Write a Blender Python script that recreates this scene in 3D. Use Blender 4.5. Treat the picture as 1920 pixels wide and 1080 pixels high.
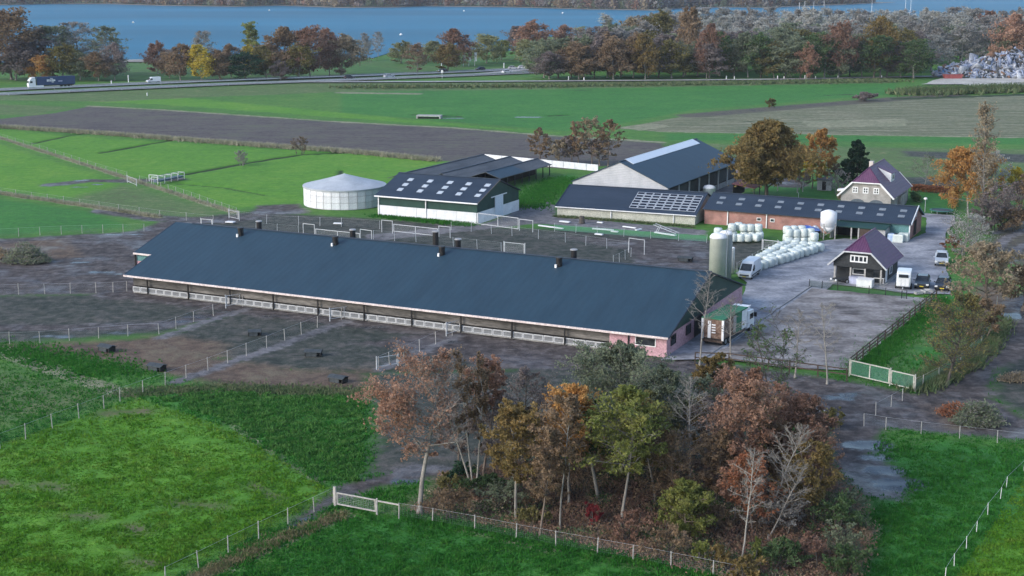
import bpy, math, random
import numpy as np
from mathutils import Vector, Matrix
R = math.radians
sc = bpy.context.scene
col = sc.collection
for o in list(bpy.data.objects): bpy.data.objects.remove(o)

# ------------------------------------------------------------------ camera, sky, sun, exposure
F, YH, CH = 2640.0, -50.0, 40.0            # focal length in px of a 1920 wide frame, horizon row, drone height in m
PITCH = math.atan((540 - YH) / F)
cd = bpy.data.cameras.new('camera'); cam = bpy.data.objects.new('camera', cd); col.objects.link(cam)
cd.sensor_width = 36; cd.lens = 36 * F / 1920; cd.clip_start = 1; cd.clip_end = 20000
cam.location = (0, 0, CH); cam.rotation_euler = (math.pi / 2 - PITCH, 0, 0)
sc.camera = cam
SUN_DIR = Vector((-0.80, -0.46, 0.52)).normalized()
w = bpy.data.worlds.new('World'); sc.world = w; w.use_nodes = True
nt = w.node_tree; bg = nt.nodes['Background']
sky = nt.nodes.new('ShaderNodeTexSky'); sky.sky_type = 'NISHITA'; sky.sun_disc = False
sky.sun_elevation = math.asin(SUN_DIR.z); sky.sun_rotation = math.atan2(SUN_DIR.x, SUN_DIR.y)
sky.altitude = 40; sky.air_density = 1.0; sky.dust_density = 1.5; sky.ozone_density = 1.6
nt.links.new(sky.outputs[0], bg.inputs[0]); bg.inputs[1].default_value = 0.15
sd = bpy.data.lights.new('sun', 'SUN'); sun = bpy.data.objects.new('sun', sd); col.objects.link(sun)
sd.energy = 1.1; sd.angle = R(28); sd.color = (1.0, 0.97, 0.94)
sun.rotation_euler = SUN_DIR.to_track_quat('Z', 'Y').to_euler()
sc.view_settings.view_transform = 'Standard'; sc.view_settings.look = 'None'
sc.view_settings.exposure = 1.02; sc.view_settings.gamma = 1.0; sc.view_settings.use_curve_mapping = False
sc.cycles.max_bounces = 5; sc.cycles.diffuse_bounces = 2; sc.cycles.glossy_bounces = 2
sc.cycles.transparent_max_bounces = 12; sc.cycles.transmission_bounces = 2; sc.cycles.volume_bounces = 0
sc.cycles.use_denoising = True

# ------------------------------------------------------------------ surveying: a pixel of the photograph to a place on the ground
CP, SP = math.cos(PITCH), math.sin(PITCH)
def gp(x, y, z=0.0):
    u, v = (x - 960) / F, (540 - y) / F
    d = (u, CP + v * SP, -SP + v * CP); t = (z - CH) / d[2]
    return Vector((d[0] * t, d[1] * t, z))
def row_at(d):                                       # image row of the ground at distance d
    return 540 - F * math.tan(PITCH - math.atan(CH / d))
def at(px, d): return gp(px, row_at(d))
def height_to(P, ypx):                               # height above P that reaches image row ypx
    v = (540 - ypx) / F
    return CH + P.y * (v * CP - SP) / (CP + v * SP)
def width_of(P, px): return px * (P.y * CP + CH * SP) / F

# ------------------------------------------------------------------ naming
def tag(o, label=None, cat=None, group=None, kind=None):
    if label: o['label'] = label
    if cat: o['category'] = cat
    if group: o['group'] = group
    if kind: o['kind'] = kind
    return o
def thing(name, label, cat, loc=(0, 0, 0), rz=0.0, group=None):
    o = bpy.data.objects.new(name, None); col.objects.link(o); o.empty_display_size = .5
    o.location = loc; o.rotation_euler = (0, 0, rz)
    return tag(o, label, cat, group)
ORD = ['first', 'second', 'third', 'fourth', 'fifth', 'sixth', 'seventh', 'eighth', 'ninth', 'tenth', 'eleventh', 'twelfth']
def ordinal(n): return ORD[n - 1] if n <= 12 else f'{n}' + ('th' if n % 100 in (11, 12, 13) else {1: 'st', 2: 'nd', 3: 'rd'}.get(n % 10, 'th'))
def link(name, me, parent=None, loc=None, rot=None, scale=None):
    o = bpy.data.objects.new(name, me); col.objects.link(o)
    if parent: o.parent = parent
    if loc is not None: o.location = loc
    if rot is not None: o.rotation_euler = rot
    if scale is not None: o.scale = scale
    return o

# ------------------------------------------------------------------ materials
MATS = {}
def _n(nt, t, **k):
    n = nt.nodes.new('ShaderNode' + t)
    for a, b in k.items():
        if a.startswith('i_'): n.inputs[int(a[2:])].default_value = b
        else: setattr(n, a, b)
    return n
def ramp(nt, cols, pos=None):
    n = nt.nodes.new('ShaderNodeValToRGB'); e = n.color_ramp.elements
    while len(e) < len(cols): e.new(0.5)
    for i, c in enumerate(cols):
        e[i].position = pos[i] if pos else .3 + .4 * i / max(1, len(cols) - 1)
        e[i].color = (*c, 1)
    return n
def sc_col(c, k): return tuple(min(1, v * k) for v in c)
def mat(name, cols, scale=1.5, rough=.8, bump=0.0, bscale=20, spec=.3, metal=0.0, transl=0.0, stretch=(1, 1, 1), wave=None, per_obj=0.0, fine=0.25, emis=0, contrast=1.0):
    """procedural surface: noise ramp through cols, fine grain, optional ribs (wave=(axis, metres, depth))"""
    if name in MATS: return MATS[name]
    m = bpy.data.materials.new(name); m.use_nodes = True; nt = m.node_tree; b = nt.nodes['Principled BSDF']; L = nt.links.new
    if not isinstance(cols[0], (tuple, list)): cols = (sc_col(cols, .82), cols, sc_col(cols, 1.14))
    tc = _n(nt, 'TexCoord'); mp = _n(nt, 'Mapping'); mp.inputs['Scale'].default_value = stretch; L(tc.outputs['Object'], mp.inputs[0])
    no = _n(nt, 'TexNoise'); no.inputs['Scale'].default_value = scale; no.inputs['Detail'].default_value = 5; no.inputs['Roughness'].default_value = .65
    L(mp.outputs[0], no.inputs['Vector'])
    rp = ramp(nt, cols, [.5 + (-.2 + .4 * i / max(1, len(cols) - 1)) / contrast for i in range(len(cols))]); L(no.outputs[0], rp.inputs[0]); out = rp.outputs[0]
    if fine:
        n2 = _n(nt, 'TexNoise'); n2.inputs['Scale'].default_value = scale * 9; n2.inputs['Detail'].default_value = 3; L(mp.outputs[0], n2.inputs['Vector'])
        mr = _n(nt, 'MapRange'); mr.inputs[1].default_value = .3; mr.inputs[2].default_value = .7; mr.inputs[3].default_value = 1 - fine; mr.inputs[4].default_value = 1 + fine
        L(n2.outputs[0], mr.inputs[0]); mx = _n(nt, 'VectorMath', operation='SCALE'); L(out, mx.inputs[0]); L(mr.outputs[0], mx.inputs['Scale']); out = mx.outputs[0]
    if per_obj:
        oi = _n(nt, 'ObjectInfo'); mr = _n(nt, 'MapRange'); mr.inputs[3].default_value = 1 - per_obj; mr.inputs[4].default_value = 1 + per_obj
        L(oi.outputs['Random'], mr.inputs[0]); mx = _n(nt, 'VectorMath', operation='SCALE'); L(out, mx.inputs[0]); L(mr.outputs[0], mx.inputs['Scale']); out = mx.outputs[0]
    L(out, b.inputs['Base Color']); b.inputs['Roughness'].default_value = rough; b.inputs['Metallic'].default_value = metal
    b.inputs['Specular IOR Level'].default_value = spec
    h = None
    if bump:
        n3 = _n(nt, 'TexNoise'); n3.inputs['Scale'].default_value = bscale; n3.inputs['Detail'].default_value = 4; L(mp.outputs[0], n3.inputs['Vector']); h = n3.outputs[0]
        bp = _n(nt, 'Bump'); bp.inputs['Strength'].default_value = .9; bp.inputs['Distance'].default_value = bump; L(h, bp.inputs['Height']); L(bp.outputs[0], b.inputs['Normal'])
    if wave:
        ax, per, dep = wave
        wv = _n(nt, 'TexWave', bands_direction=ax, wave_profile='SIN'); wv.inputs['Scale'].default_value = 6.2832 / per / 20; wv.inputs['Distortion'].default_value = 0
        L(tc.outputs['Object'], wv.inputs[0])
        bp2 = _n(nt, 'Bump'); bp2.inputs['Distance'].default_value = dep; bp2.inputs['Strength'].default_value = .8; L(wv.outputs['Fac'], bp2.inputs['Height'])
        if bump: L(bp.outputs[0], bp2.inputs['Normal'])
        L(bp2.outputs[0], b.inputs['Normal'])
    if transl:
        tr = _n(nt, 'BsdfTranslucent'); L(out, tr.inputs[0]); ms = _n(nt, 'MixShader'); ms.inputs[0].default_value = transl
        L(b.outputs[0], ms.inputs[1]); L(tr.outputs[0], ms.inputs[2]); L(ms.outputs[0], nt.nodes['Material Output'].inputs[0])
    if emis:
        b.inputs['Emission Color'].default_value = (*cols[-1], 1); b.inputs['Emission Strength'].default_value = emis
    MATS[name] = m
    return m
def net_mat(name, c, cell=.12, thick=.2):
    """wire netting: opaque threads of a grid in metres (UV), clear between them"""
    if name in MATS: return MATS[name]
    m = bpy.data.materials.new(name); m.use_nodes = True; nt = m.node_tree; L = nt.links.new; b = nt.nodes['Principled BSDF']
    b.inputs['Base Color'].default_value = (*c, 1); b.inputs['Roughness'].default_value = .5
    uv = _n(nt, 'UVMap'); sp = _n(nt, 'SeparateXYZ'); L(uv.outputs[0], sp.inputs[0]); outs = []
    for i in (0, 1):
        a = _n(nt, 'Math', operation='DIVIDE', i_1=cell); L(sp.outputs[i], a.inputs[0])
        f = _n(nt, 'Math', operation='FRACT'); L(a.outputs[0], f.inputs[0])
        g = _n(nt, 'Math', operation='LESS_THAN', i_1=thick); L(f.outputs[0], g.inputs[0]); outs.append(g)
    mx = _n(nt, 'Math', operation='MAXIMUM'); L(outs[0].outputs[0], mx.inputs[0]); L(outs[1].outputs[0], mx.inputs[1])
    tr = _n(nt, 'BsdfTransparent'); ms = _n(nt, 'MixShader'); L(mx.outputs[0], ms.inputs[0]); L(tr.outputs[0], ms.inputs[1]); L(b.outputs[0], ms.inputs[2])
    L(ms.outputs[0], nt.nodes['Material Output'].inputs[0]); MATS[name] = m
    return m

# ------------------------------------------------------------------ mesh building
class MB:
    def __init__(s): s.v = []; s.f = []; s.m = []
    def add(s, vs, fs, mi=0):
        k = len(s.v); s.v += [tuple(v) for v in vs]; s.f += [tuple(i + k for i in f) for f in fs]; s.m += [mi] * len(fs); return s
    def box(s, x0, x1, y0, y1, z0, z1, mi=0):
        return s.add([(x0, y0, z0), (x1, y0, z0), (x1, y1, z0), (x0, y1, z0), (x0, y0, z1), (x1, y0, z1), (x1, y1, z1), (x0, y1, z1)],
                     [(0, 3, 2, 1), (4, 5, 6, 7), (0, 1, 5, 4), (1, 2, 6, 5), (2, 3, 7, 6), (3, 0, 4, 7)], mi)
    def bar(s, a, b, wd, th=None, mi=0, up=(0, 0, 1)):
        th = th or wd; a, b = Vector(a), Vector(b); d = (b - a).normalized(); u = Vector(up)
        sd_ = d.cross(u)
        if sd_.length < 1e-4: sd_ = d.cross(Vector((1, 0, 0)))
        sd_.normalize(); u = sd_.cross(d).normalized(); c = []
        for p in (a, b):
            for i, j in ((-1, -1), (1, -1), (1, 1), (-1, 1)): c.append(p + sd_ * (i * wd / 2) + u * (j * th / 2))
        return s.add(c, [(3, 2, 1, 0), (4, 5, 6, 7), (0, 1, 5, 4), (1, 2, 6, 5), (2, 3, 7, 6), (3, 0, 4, 7)], mi)
    def cyl(s, p, r, h, n=16, r2=None, mi=0, cap=True):
        r2 = r if r2 is None else r2; x, y, z = p; k = []
        for zz, rr in ((z, r), (z + h, r2)):
            for i in range(n): a = 2 * math.pi * i / n; k.append((x + rr * math.cos(a), y + rr * math.sin(a), zz))
        fs = [(i, (i + 1) % n, n + (i + 1) % n, n + i) for i in range(n)]
        if cap: fs += [tuple(range(n - 1, -1, -1)), tuple(range(n, 2 * n))]
        return s.add(k, fs, mi)
    def lathe(s, prof, n=20, p=(0, 0, 0), mi=0):
        k = []
        for r, z in prof:
            for i in range(n): a = 2 * math.pi * i / n; k.append((p[0] + r * math.cos(a), p[1] + r * math.sin(a), p[2] + z))
        fs = []
        for j in range(len(prof) - 1):
            for i in range(n): fs.append((j * n + i, j * n + (i + 1) % n, (j + 1) * n + (i + 1) % n, (j + 1) * n + i))
        fs += [tuple(range(n - 1, -1, -1)), tuple(range((len(prof) - 1) * n, len(prof) * n))]
        return s.add(k, fs, mi)
    def loft(s, rings, mi=0, cap=True):
        n = len(rings[0]); k = [p for r in rings for p in r]; fs = []
        for j in range(len(rings) - 1):
            for i in range(n): fs.append((j * n + i, j * n + (i + 1) % n, (j + 1) * n + (i + 1) % n, (j + 1) * n + i))
        if cap: fs += [tuple(range(n - 1, -1, -1)), tuple(range((len(rings) - 1) * n, len(rings) * n))]
        return s.add(k, fs, mi)
    def slab(s, quad, t, mi=0):
        """thick sheet under a planar polygon"""
        q = [Vector(p) for p in quad]; nn = (q[1] - q[0]).cross(q[2] - q[0]).normalized()
        if nn.z < 0: q = q[::-1]; nn = -nn
        n = len(q); lo = [p - nn * t for p in q]
        return s.add(q + lo, [tuple(range(n)), tuple(range(2 * n - 1, n - 1, -1))] + [(i, n + i, n + (i + 1) % n, (i + 1) % n) for i in range(n)], mi)
    def wheel(s, x, y, r, wd, mi=0, n=14):
        k = []
        for yy in (y - wd / 2, y + wd / 2):
            for i in range(n): a = 2 * math.pi * i / n; k.append((x + r * math.cos(a), yy, r + r * math.sin(a)))
        return s.add(k, [(i, (i + 1) % n, n + (i + 1) % n, n + i) for i in range(n)] + [tuple(range(n)), tuple(range(2 * n - 1, n - 1, -1))], mi)
    def mesh(s, name, mats, smooth=False):
        me = bpy.data.meshes.new(name); me.from_pydata(s.v, [], s.f)
        for m in (mats if isinstance(mats, (list, tuple)) else [mats]): me.materials.append(m)
        me.polygons.foreach_set('material_index', s.m)
        if smooth: me.polygons.foreach_set('use_smooth', [True] * len(s.f))
        me.update(); return me
    def build(s, name, mats, parent=None, smooth=False, **k): return link(name, s.mesh(name, mats, smooth), parent, **k)
def np_mesh(name, V, quads=None, tris=None, mats=(), mi=None, smooth=False):
    me = bpy.data.meshes.new(name); V = np.asarray(V, np.float32)
    q = np.zeros((0, 4), np.int32) if quads is None else np.asarray(quads, np.int32)
    t = np.zeros((0, 3), np.int32) if tris is None else np.asarray(tris, np.int32)
    me.vertices.add(len(V)); me.vertices.foreach_set('co', V.ravel())
    nl = q.size + t.size; me.loops.add(nl); me.loops.foreach_set('vertex_index', np.concatenate([q.ravel(), t.ravel()]))
    npl = len(q) + len(t); me.polygons.add(npl)
    st = np.concatenate([np.arange(len(q)) * 4, q.size + np.arange(len(t)) * 3]); me.polygons.foreach_set('loop_start', st.astype(np.int32))
    for m in mats: me.materials.append(m)
    if mi is not None: me.polygons.foreach_set('material_index', np.asarray(mi, np.int32))
    if smooth: me.polygons.foreach_set('use_smooth', np.ones(npl, bool))
    me.update(calc_edges=True); me.validate(); return me
def poly_sheet(name, pts, z, m, kind='structure', jitter=0.0, step=None, seed=1, label=None):
    """flat ground sheet from an outline, edge subdivided and made slightly uneven"""
    rg = random.Random(seed); P = [Vector((p[0], p[1])) for p in pts]; out = []
    for i, a in enumerate(P):
        b = P[(i + 1) % len(P)]; n = max(1, int((b - a).length / step)) if step else 1
        for k in range(n):
            q = a.lerp(b, k / n); out.append((q.x + rg.uniform(-1, 1) * jitter, q.y + rg.uniform(-1, 1) * jitter, z))
    import bmesh
    bm = bmesh.new(); f = bm.faces.new([bm.verts.new(p) for p in out]); bm.normal_update()
    if f.normal.z < 0: f.normal_flip()
    bmesh.ops.triangulate(bm, faces=[f]); me = bpy.data.meshes.new(name); bm.to_mesh(me); bm.free(); me.materials.append(m)
    o = link(name, me); tag(o, label, None, None, kind); return o
def pxs(*pts): return [gp(x, y) for x, y in pts]
# ================================================================== ground
rng0 = np.random.default_rng(7)
def vnoise(x, y, s, seed=0):
    """smooth value noise, numpy"""
    x = x / s; y = y / s; xi = np.floor(x).astype(np.int64); yi = np.floor(y).astype(np.int64); fx = x - xi; fy = y - yi
    fx = fx * fx * (3 - 2 * fx); fy = fy * fy * (3 - 2 * fy)
    def h(a, b):
        n = (a * 374761393 + b * 668265263 + seed * 1442695041) & 0x7fffffff
        n = ((n ^ (n >> 13)) * 1274126177) & 0x7fffffff
        return ((n ^ (n >> 16)) & 0xffff) / 65535.0
    return (h(xi, yi) * (1 - fx) + h(xi + 1, yi) * fx) * (1 - fy) + (h(xi, yi + 1) * (1 - fx) + h(xi + 1, yi + 1) * fx) * fy
def seg_d(X, Y, a, b):
    dx, dy = b[0] - a[0], b[1] - a[1]; t = np.clip(((X - a[0]) * dx + (Y - a[1]) * dy) / (dx * dx + dy * dy + 1e-9), 0, 1)
    return np.hypot(X - a[0] - t * dx, Y - a[1] - t * dy)
def zone_sdf(X, Y, shapes, far=-25.0):
    """signed distance (inside positive, metres) of a union of outlines and strips"""
    out = np.full(X.shape, far)
    for s in shapes:
        P = [gp(*p) for p in s[1]]; xs = [p.x for p in P]; ys = [p.y for p in P]; mg = 25 + (s[2] if s[0] == 's' else 0)
        k = np.where((X > min(xs) - mg) & (X < max(xs) + mg) & (Y > min(ys) - mg) & (Y < max(ys) + mg))[0]
        if not len(k): continue
        x, y = X[k], Y[k]; d = np.full(len(k), 1e9); ins = np.zeros(len(k), bool); n = len(P)
        for i in range(n if s[0] == 'p' else n - 1):
            a, b = P[i], P[(i + 1) % n]; d = np.minimum(d, seg_d(x, y, a, b))
            if s[0] == 'p' and a.y != b.y:
                ins ^= ((a.y > y) != (b.y > y)) & (x < (b.x - a.x) * (y - a.y) / (b.y - a.y) + a.x)
        v = np.where(ins, d, -d) if s[0] == 'p' else s[2] - d
        out[k] = np.maximum(out[k], v)
    return out
G = {}
# ('p', outline) or ('s', path, half width m); pixels of the survey photograph
G['bright'] = [('p', [(-300, 235), (0, 243), (190, 258), (480, 276), (640, 287), (830, 302), (740, 345), (570, 380), (440, 392), (250, 335), (0, 262), (-300, 190)]),
               ('p', [(-300, 230), (0, 270), (235, 342), (260, 385), (0, 358), (-300, 330)]),
               ('p', [(-300, 880), (0, 830), (260, 745), (430, 800), (600, 905), (640, 925), (380, 1050), (280, 1110), (-300, 1300)]),
               ('p', [(1800, 1070), (1930, 880), (2200, 780), (2200, 1300), (1700, 1300)]),
               ('p', [(160, 190), (300, 195), (640, 220), (880, 238), (1060, 250), (1000, 245), (300, 178), (200, 180)])]
G['lush'] = [('p', [(-300, 345), (0, 372), (180, 398), (240, 424), (0, 438), (-300, 446)]),
             ('p', [(270, 740), (420, 725), (560, 735), (690, 735), (690, 900), (600, 905), (440, 800)]),
             ('p', [(1660, 850), (1760, 825), (1920, 840), (2200, 850), (2000, 900), (1790, 1060), (1700, 1200), (1500, 1200), (1640, 980), (1640, 920), (1700, 900)]),
             ('p', [(500, 1060), (650, 975), (760, 965), (1000, 1020), (1400, 1110), (1300, 1400), (300, 1400), (420, 1090)]),
             ('p', [(1590, 692), (1755, 560), (1775, 500), (1800, 545), (1810, 600), (1850, 640), (1715, 728)]),
             ('p', [(1000, 416), (1100, 412), (1330, 436), (1330, 452), (1180, 440), (1010, 430)]),
             ('p', [(980, 378), (1040, 330), (1080, 322), (1065, 350), (1000, 372)]),
             ('p', [(1440, 340), (1560, 350), (1560, 372), (1430, 360)]), ('p', [(1725, 360), (1790, 364), (1790, 405), (1725, 400)]),
             ('p', [(1518, 532), (1560, 534), (1700, 546), (1690, 558), (1560, 548), (1525, 542)]),
             ('p', [(1250, 250), (1920, 258), (2300, 262), (2300, 275), (1920, 270), (1560, 264), (1250, 262)]),
             ('p', [(640, 165), (1680, 152), (1685, 175), (1300, 205), (1160, 232), (1060, 245), (640, 210)])]
G['olive'] = [('s', [(1640, 704), (1690, 655), (1745, 600)], .9), ('p', [(230, 345), (420, 395), (400, 410), (290, 402), (180, 388), (130, 372)]), ('p', [(-100, 700), (0, 690), (160, 720), (220, 740), (0, 790), (-200, 850)]),
              ('p', [(1240, 268), (2200, 285), (2200, 345), (1700, 345), (1380, 300)]),
              ('p', [(-300, 200), (0, 195), (140, 200), (60, 215), (-300, 212)]), ('p', [(-300, 168), (0, 178), (640, 152), (1000, 152), (1680, 146), (1680, 154), (1000, 166), (640, 170), (200, 190), (-300, 185)])]
G['mudgrass'] = [('p', [(690, 696), (940, 690), (1240, 668), (1330, 690), (1420, 730), (1400, 860), (820, 890), (690, 886), (705, 800)]), ('p', [(-300, 560), (0, 552), (236, 547), (470, 572), (300, 624), (0, 640), (-300, 660)]),
                 ('p', [(300, 412), (470, 396), (720, 410), (890, 424), (1040, 428), (1330, 448), (1460, 452), (1400, 500), (1330, 520), (900, 470), (340, 430)]),
                 ('p', [(300, 628), (460, 575), (640, 590), (880, 612), (1140, 660), (1120, 690), (700, 700), (480, 690)]),
                 ('p', [(1880, 660), (1970, 640), (1970, 760), (1920, 780), (1850, 740)]), ('p', [(1690, 282), (1920, 288), (2000, 300), (1920, 304), (1700, 292)]),
                 ('p', [(1690, 330), (1800, 335), (1800, 352), (1700, 348)]), ('s', [(700, 880), (780, 862)], .6)]
G['mud'] = [('s', [(236, 547), (250, 500), (290, 440), (330, 420)], 4.0), ('p', [(-300, 452), (0, 446), (150, 437), (292, 432), (255, 470), (236, 547), (0, 552), (-300, 560)]),
            ('s', [(0, 612), (180, 612), (300, 608), (420, 585)], 1.6), ('s', [(236, 545), (480, 577), (660, 598), (880, 622), (1140, 655)], 3.0),
            ('p', [(660, 640), (860, 620), (1140, 662), (1250, 668), (1130, 690), (940, 690), (780, 660)]),
            ('p', [(1240, 664), (1330, 676), (1590, 712), (1715, 735), (1800, 700), (1855, 650), (1875, 560), (1950, 540), (2100, 640), (1960, 660), (1870, 690), (1860, 740), (2000, 830), (1800, 812), (1660, 800), (1640, 850), (1710, 900), (1690, 935), (1620, 925), (1550, 860), (1540, 790), (1400, 740), (1250, 690)]),
            ('s', [(100, 345), (170, 338), (240, 338), (330, 335)], 2.2), ('s', [(200, 395), (300, 408), (420, 412), (480, 405)], 2.6), ('s', [(1440, 330), (1480, 345)], 4),
            ('p', [(540, 975), (640, 905), (780, 870), (960, 880), (760, 900), (640, 935), (560, 985)]), ('p', [(480, 384), (560, 380), (580, 398), (470, 402)]),
            ('p', [(1040, 440), (1320, 450), (1330, 510), (1200, 500), (1180, 470)])]
G['litter'] = [('p', [(-60, 655), (0, 646), (200, 636), (320, 626), (420, 640), (420, 668), (300, 690), (150, 668)]), ('p', [(150, 655), (420, 668), (560, 690), (700, 690), (690, 735), (520, 738), (380, 718), (230, 680)]),
               ('p', [(760, 950), (820, 890), (1000, 860), (1540, 850), (1620, 930), (1640, 1000), (1600, 1100), (1420, 1110), (1000, 1010)]),
               ('p', [(1740, 760), (1830, 750), (1850, 790), (1780, 800)]), ('p', [(0, 455), (120, 445), (160, 480), (0, 492)]),
               ('s', [(80, 905), (110, 912)], .7), ('s', [(150, 962), (175, 968)], .6), ('s', [(325, 940), (410, 948)], .5), ('s', [(200, 772), (270, 768)], .8), ('s', [(0, 900), (14, 905)], .6), ('s', [(240, 985), (262, 990)], .4), ('s', [(250, 1050), (290, 1055)], .5), ('s', [(470, 905), (520, 930)], .4), ('s', [(1770, 700), (1830, 650), (1865, 590), (1860, 540)], 2.0)]
G['plough'] = [('p', [(-400, 212), (0, 222), (100, 212), (165, 199), (300, 206), (640, 229), (850, 240), (1000, 252), (1245, 268), (1260, 300), (1060, 316), (820, 300), (640, 283), (480, 271), (190, 250), (0, 237), (-400, 226)])]
G['stubble'] = [('p', [(1158, 240), (1300, 214), (1500, 197), (1690, 181), (2400, 160), (2400, 264), (1920, 258), (1230, 246)])]
G['soil'] = [('p', [(1846, 455), (1880, 425), (1920, 400), (2200, 340), (2200, 540), (1940, 520), (1890, 480)]), ('s', [(1300, 216), (1500, 199), (1690, 184), (1800, 178)], 5.0)]
G['track'] = [('p', [(680, 440), (760, 432), (900, 420), (985, 398), (985, 378), (1040, 380), (1042, 404), (1325, 430), (1325, 440), (1000, 418), (880, 432), (700, 450)]), ('s', [(1010, 372), (1000, 390), (960, 412)], 2.5),
              ('p', [(1385, 290), (1430, 310), (1430, 345), (1330, 372), (1290, 366)]),
              ('s', [(1960, 425), (1915, 432), (1885, 446), (1868, 468), (1860, 490)], .8), ('s', [(1960, 448), (1925, 455), (1903, 468), (1893, 490)], .7), ('s', [(1960, 410), (1900, 418), (1866, 436)], .6), ('s', [(300, 632), (390, 600), (470, 574)], .7), ('s', [(330, 714), (470, 664), (660, 596)], .8), ('s', [(715, 690), (860, 627)], .7)]
G['reed'] = [('s', [(-200, 232), (0, 238), (190, 250), (480, 272), (640, 283), (820, 300)], 1.6), ('s', [(165, 198), (300, 205), (640, 228), (850, 239), (1000, 251), (1240, 266)], 1.2),
             ('s', [(-60, 245), (0, 258), (240, 334), (440, 398)], .8), ('s', [(-60, 355), (0, 362), (150, 384), (300, 406)], .9), ('s', [(380, 1075), (520, 1010), (640, 962)], .9),
             ('s', [(640, 172), (780, 174)], 3.0), ('p', [(1160, 238), (1220, 230), (1260, 236), (1200, 244)]), ('p', [(1500, 226), (1700, 222), (1700, 236), (1520, 238)]),
             ('s', [(430, 790), (600, 900)], .35), ('s', [(0, 655), (90, 690), (220, 730)], 1.2), ('s', [(850, 985), (1050, 1030)], .5), ('s', [(1236, 246), (1920, 257)], 1.0)]
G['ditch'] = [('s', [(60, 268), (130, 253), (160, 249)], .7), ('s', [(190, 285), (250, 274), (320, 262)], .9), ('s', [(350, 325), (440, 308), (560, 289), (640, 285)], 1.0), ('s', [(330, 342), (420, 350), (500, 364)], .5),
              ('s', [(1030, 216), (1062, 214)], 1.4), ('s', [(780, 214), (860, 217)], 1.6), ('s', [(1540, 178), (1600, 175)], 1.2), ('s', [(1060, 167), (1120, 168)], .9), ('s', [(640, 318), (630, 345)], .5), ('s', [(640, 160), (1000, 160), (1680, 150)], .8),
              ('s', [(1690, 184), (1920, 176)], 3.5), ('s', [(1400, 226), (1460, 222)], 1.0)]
G['wet'] = [('s', [(1556, 742.0), (1588, 742.1)], 0.80), ('s', [(1579, 736.0), (1601, 736.1)], 0.60), ('s', [(1607, 832.0), (1643, 832.1)], 1.60), ('s', [(1668, 905.0), (1712, 905.1)], 1.30), ('s', [(1646, 880.0), (1674, 880.1)], 0.90), ('s', [(1627, 855.0), (1653, 855.1)], 1.00), ('s', [(1888, 590.0), (1922, 590.1)], 1.40), ('s', [(1867, 612.0), (1893, 612.1)], 0.80), ('s', [(353, 592.0), (387, 592.1)], 0.70), ('s', [(330, 600.0), (350, 600.1)], 0.40), ('s', [(174, 508.0), (206, 508.1)], 0.60), ('s', [(137, 490.0), (163, 490.1)], 0.50), ('s', [(207, 512.0), (223, 512.1)], 0.40), ('s', [(139, 483.0), (151, 483.1)], 0.40), ('s', [(321, 548.0), (339, 548.1)], 0.40), ('s', [(141, 350.0), (159, 350.1)], 0.80), ('s', [(176, 345.0), (188, 345.1)], 0.60), ('s', [(148, 338.0), (162, 338.1)], 0.60), ('s', [(236, 346.0), (244, 346.1)], 0.40), ('s', [(580, 972.0), (600, 972.1)], 0.70), ('s', [(553, 985.0), (567, 985.1)], 0.60), ('s', [(971, 219.0), (1009, 219.1)], 1.30), ('s', [(814, 221.0), (866, 221.1)], 1.00), ('s', [(161, 434.0), (179, 434.1)], 0.50), ('s', [(206, 438.0), (224, 438.1)], 0.40), ('s', [(251, 438.0), (269, 438.1)], 0.50), ('s', [(256, 443.0), (268, 443.1)], 0.30), ('s', [(745, 900.0), (775, 900.1)], 0.50), ('s', [(503, 590.0), (537, 590.1)], 0.40), ('s', [(680, 612.0), (720, 612.1)], 0.40), ('s', [(844, 640.0), (876, 640.1)], 0.40), ('s', [(409, 582.0), (431, 582.1)], 0.40), ('s', [(1303, 660.0), (1317, 660.1)], 0.40), ('s', [(72, 628.0), (128, 628.1)], 0.70), ('s', [(200, 622.0), (240, 622.1)], 0.60)]
ORDER = ['bright', 'lush', 'olive', 'mudgrass', 'mud', 'plough', 'stubble', 'soil', 'litter', 'track', 'reed', 'ditch', 'wet']
LOOK = {  # colours, edge unevenness m, softness m
    'bright': ([(.048, .165, .010), (.080, .222, .013), (.135, .250, .024)], 3.0, 2.5), 'lush': ([(.018, .108, .015), (.030, .155, .018), (.062, .190, .026)], 3.0, 1.2),
    'olive': ([(.09, .10, .045), (.075, .14, .035), (.15, .16, .075)], 6.0, 3.0), 'mudgrass': ([(.018, .026, .020), (.045, .051, .041), (.085, .077, .069)], 3.0, 1.6),
    'mud': ([(.034, .028, .028), (.070, .059, .057), (.120, .106, .104)], 2.4, .9), 'plough': ([(.052, .044, .044), (.088, .074, .070), (.095, .100, .064)], 3.0, 1.0),
    'stubble': ([(.085, .105, .05), (.125, .135, .072), (.25, .225, .15)], 3.0, 1.5), 'soil': ([(.05, .045, .042), (.09, .078, .06), (.08, .085, .045)], 3.0, 1.5),
    'litter': ([(.07, .048, .034), (.115, .078, .055), (.13, .105, .07)], 3.0, 1.5), 'track': ([(.085, .083, .088), (.135, .13, .135), (.19, .182, .185)], 1.0, .5),
    'reed': ([(.11, .14, .07), (.20, .20, .12), (.30, .28, .19)], 1.2, .5), 'wet': ([(.022, .026, .032), (.032, .037, .044), (.046, .050, .056)], 2.2, .5), 'ditch': ([(.012, .026, .010), (.02, .045, .012), (.04, .06, .02)], .6, .35)}
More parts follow.
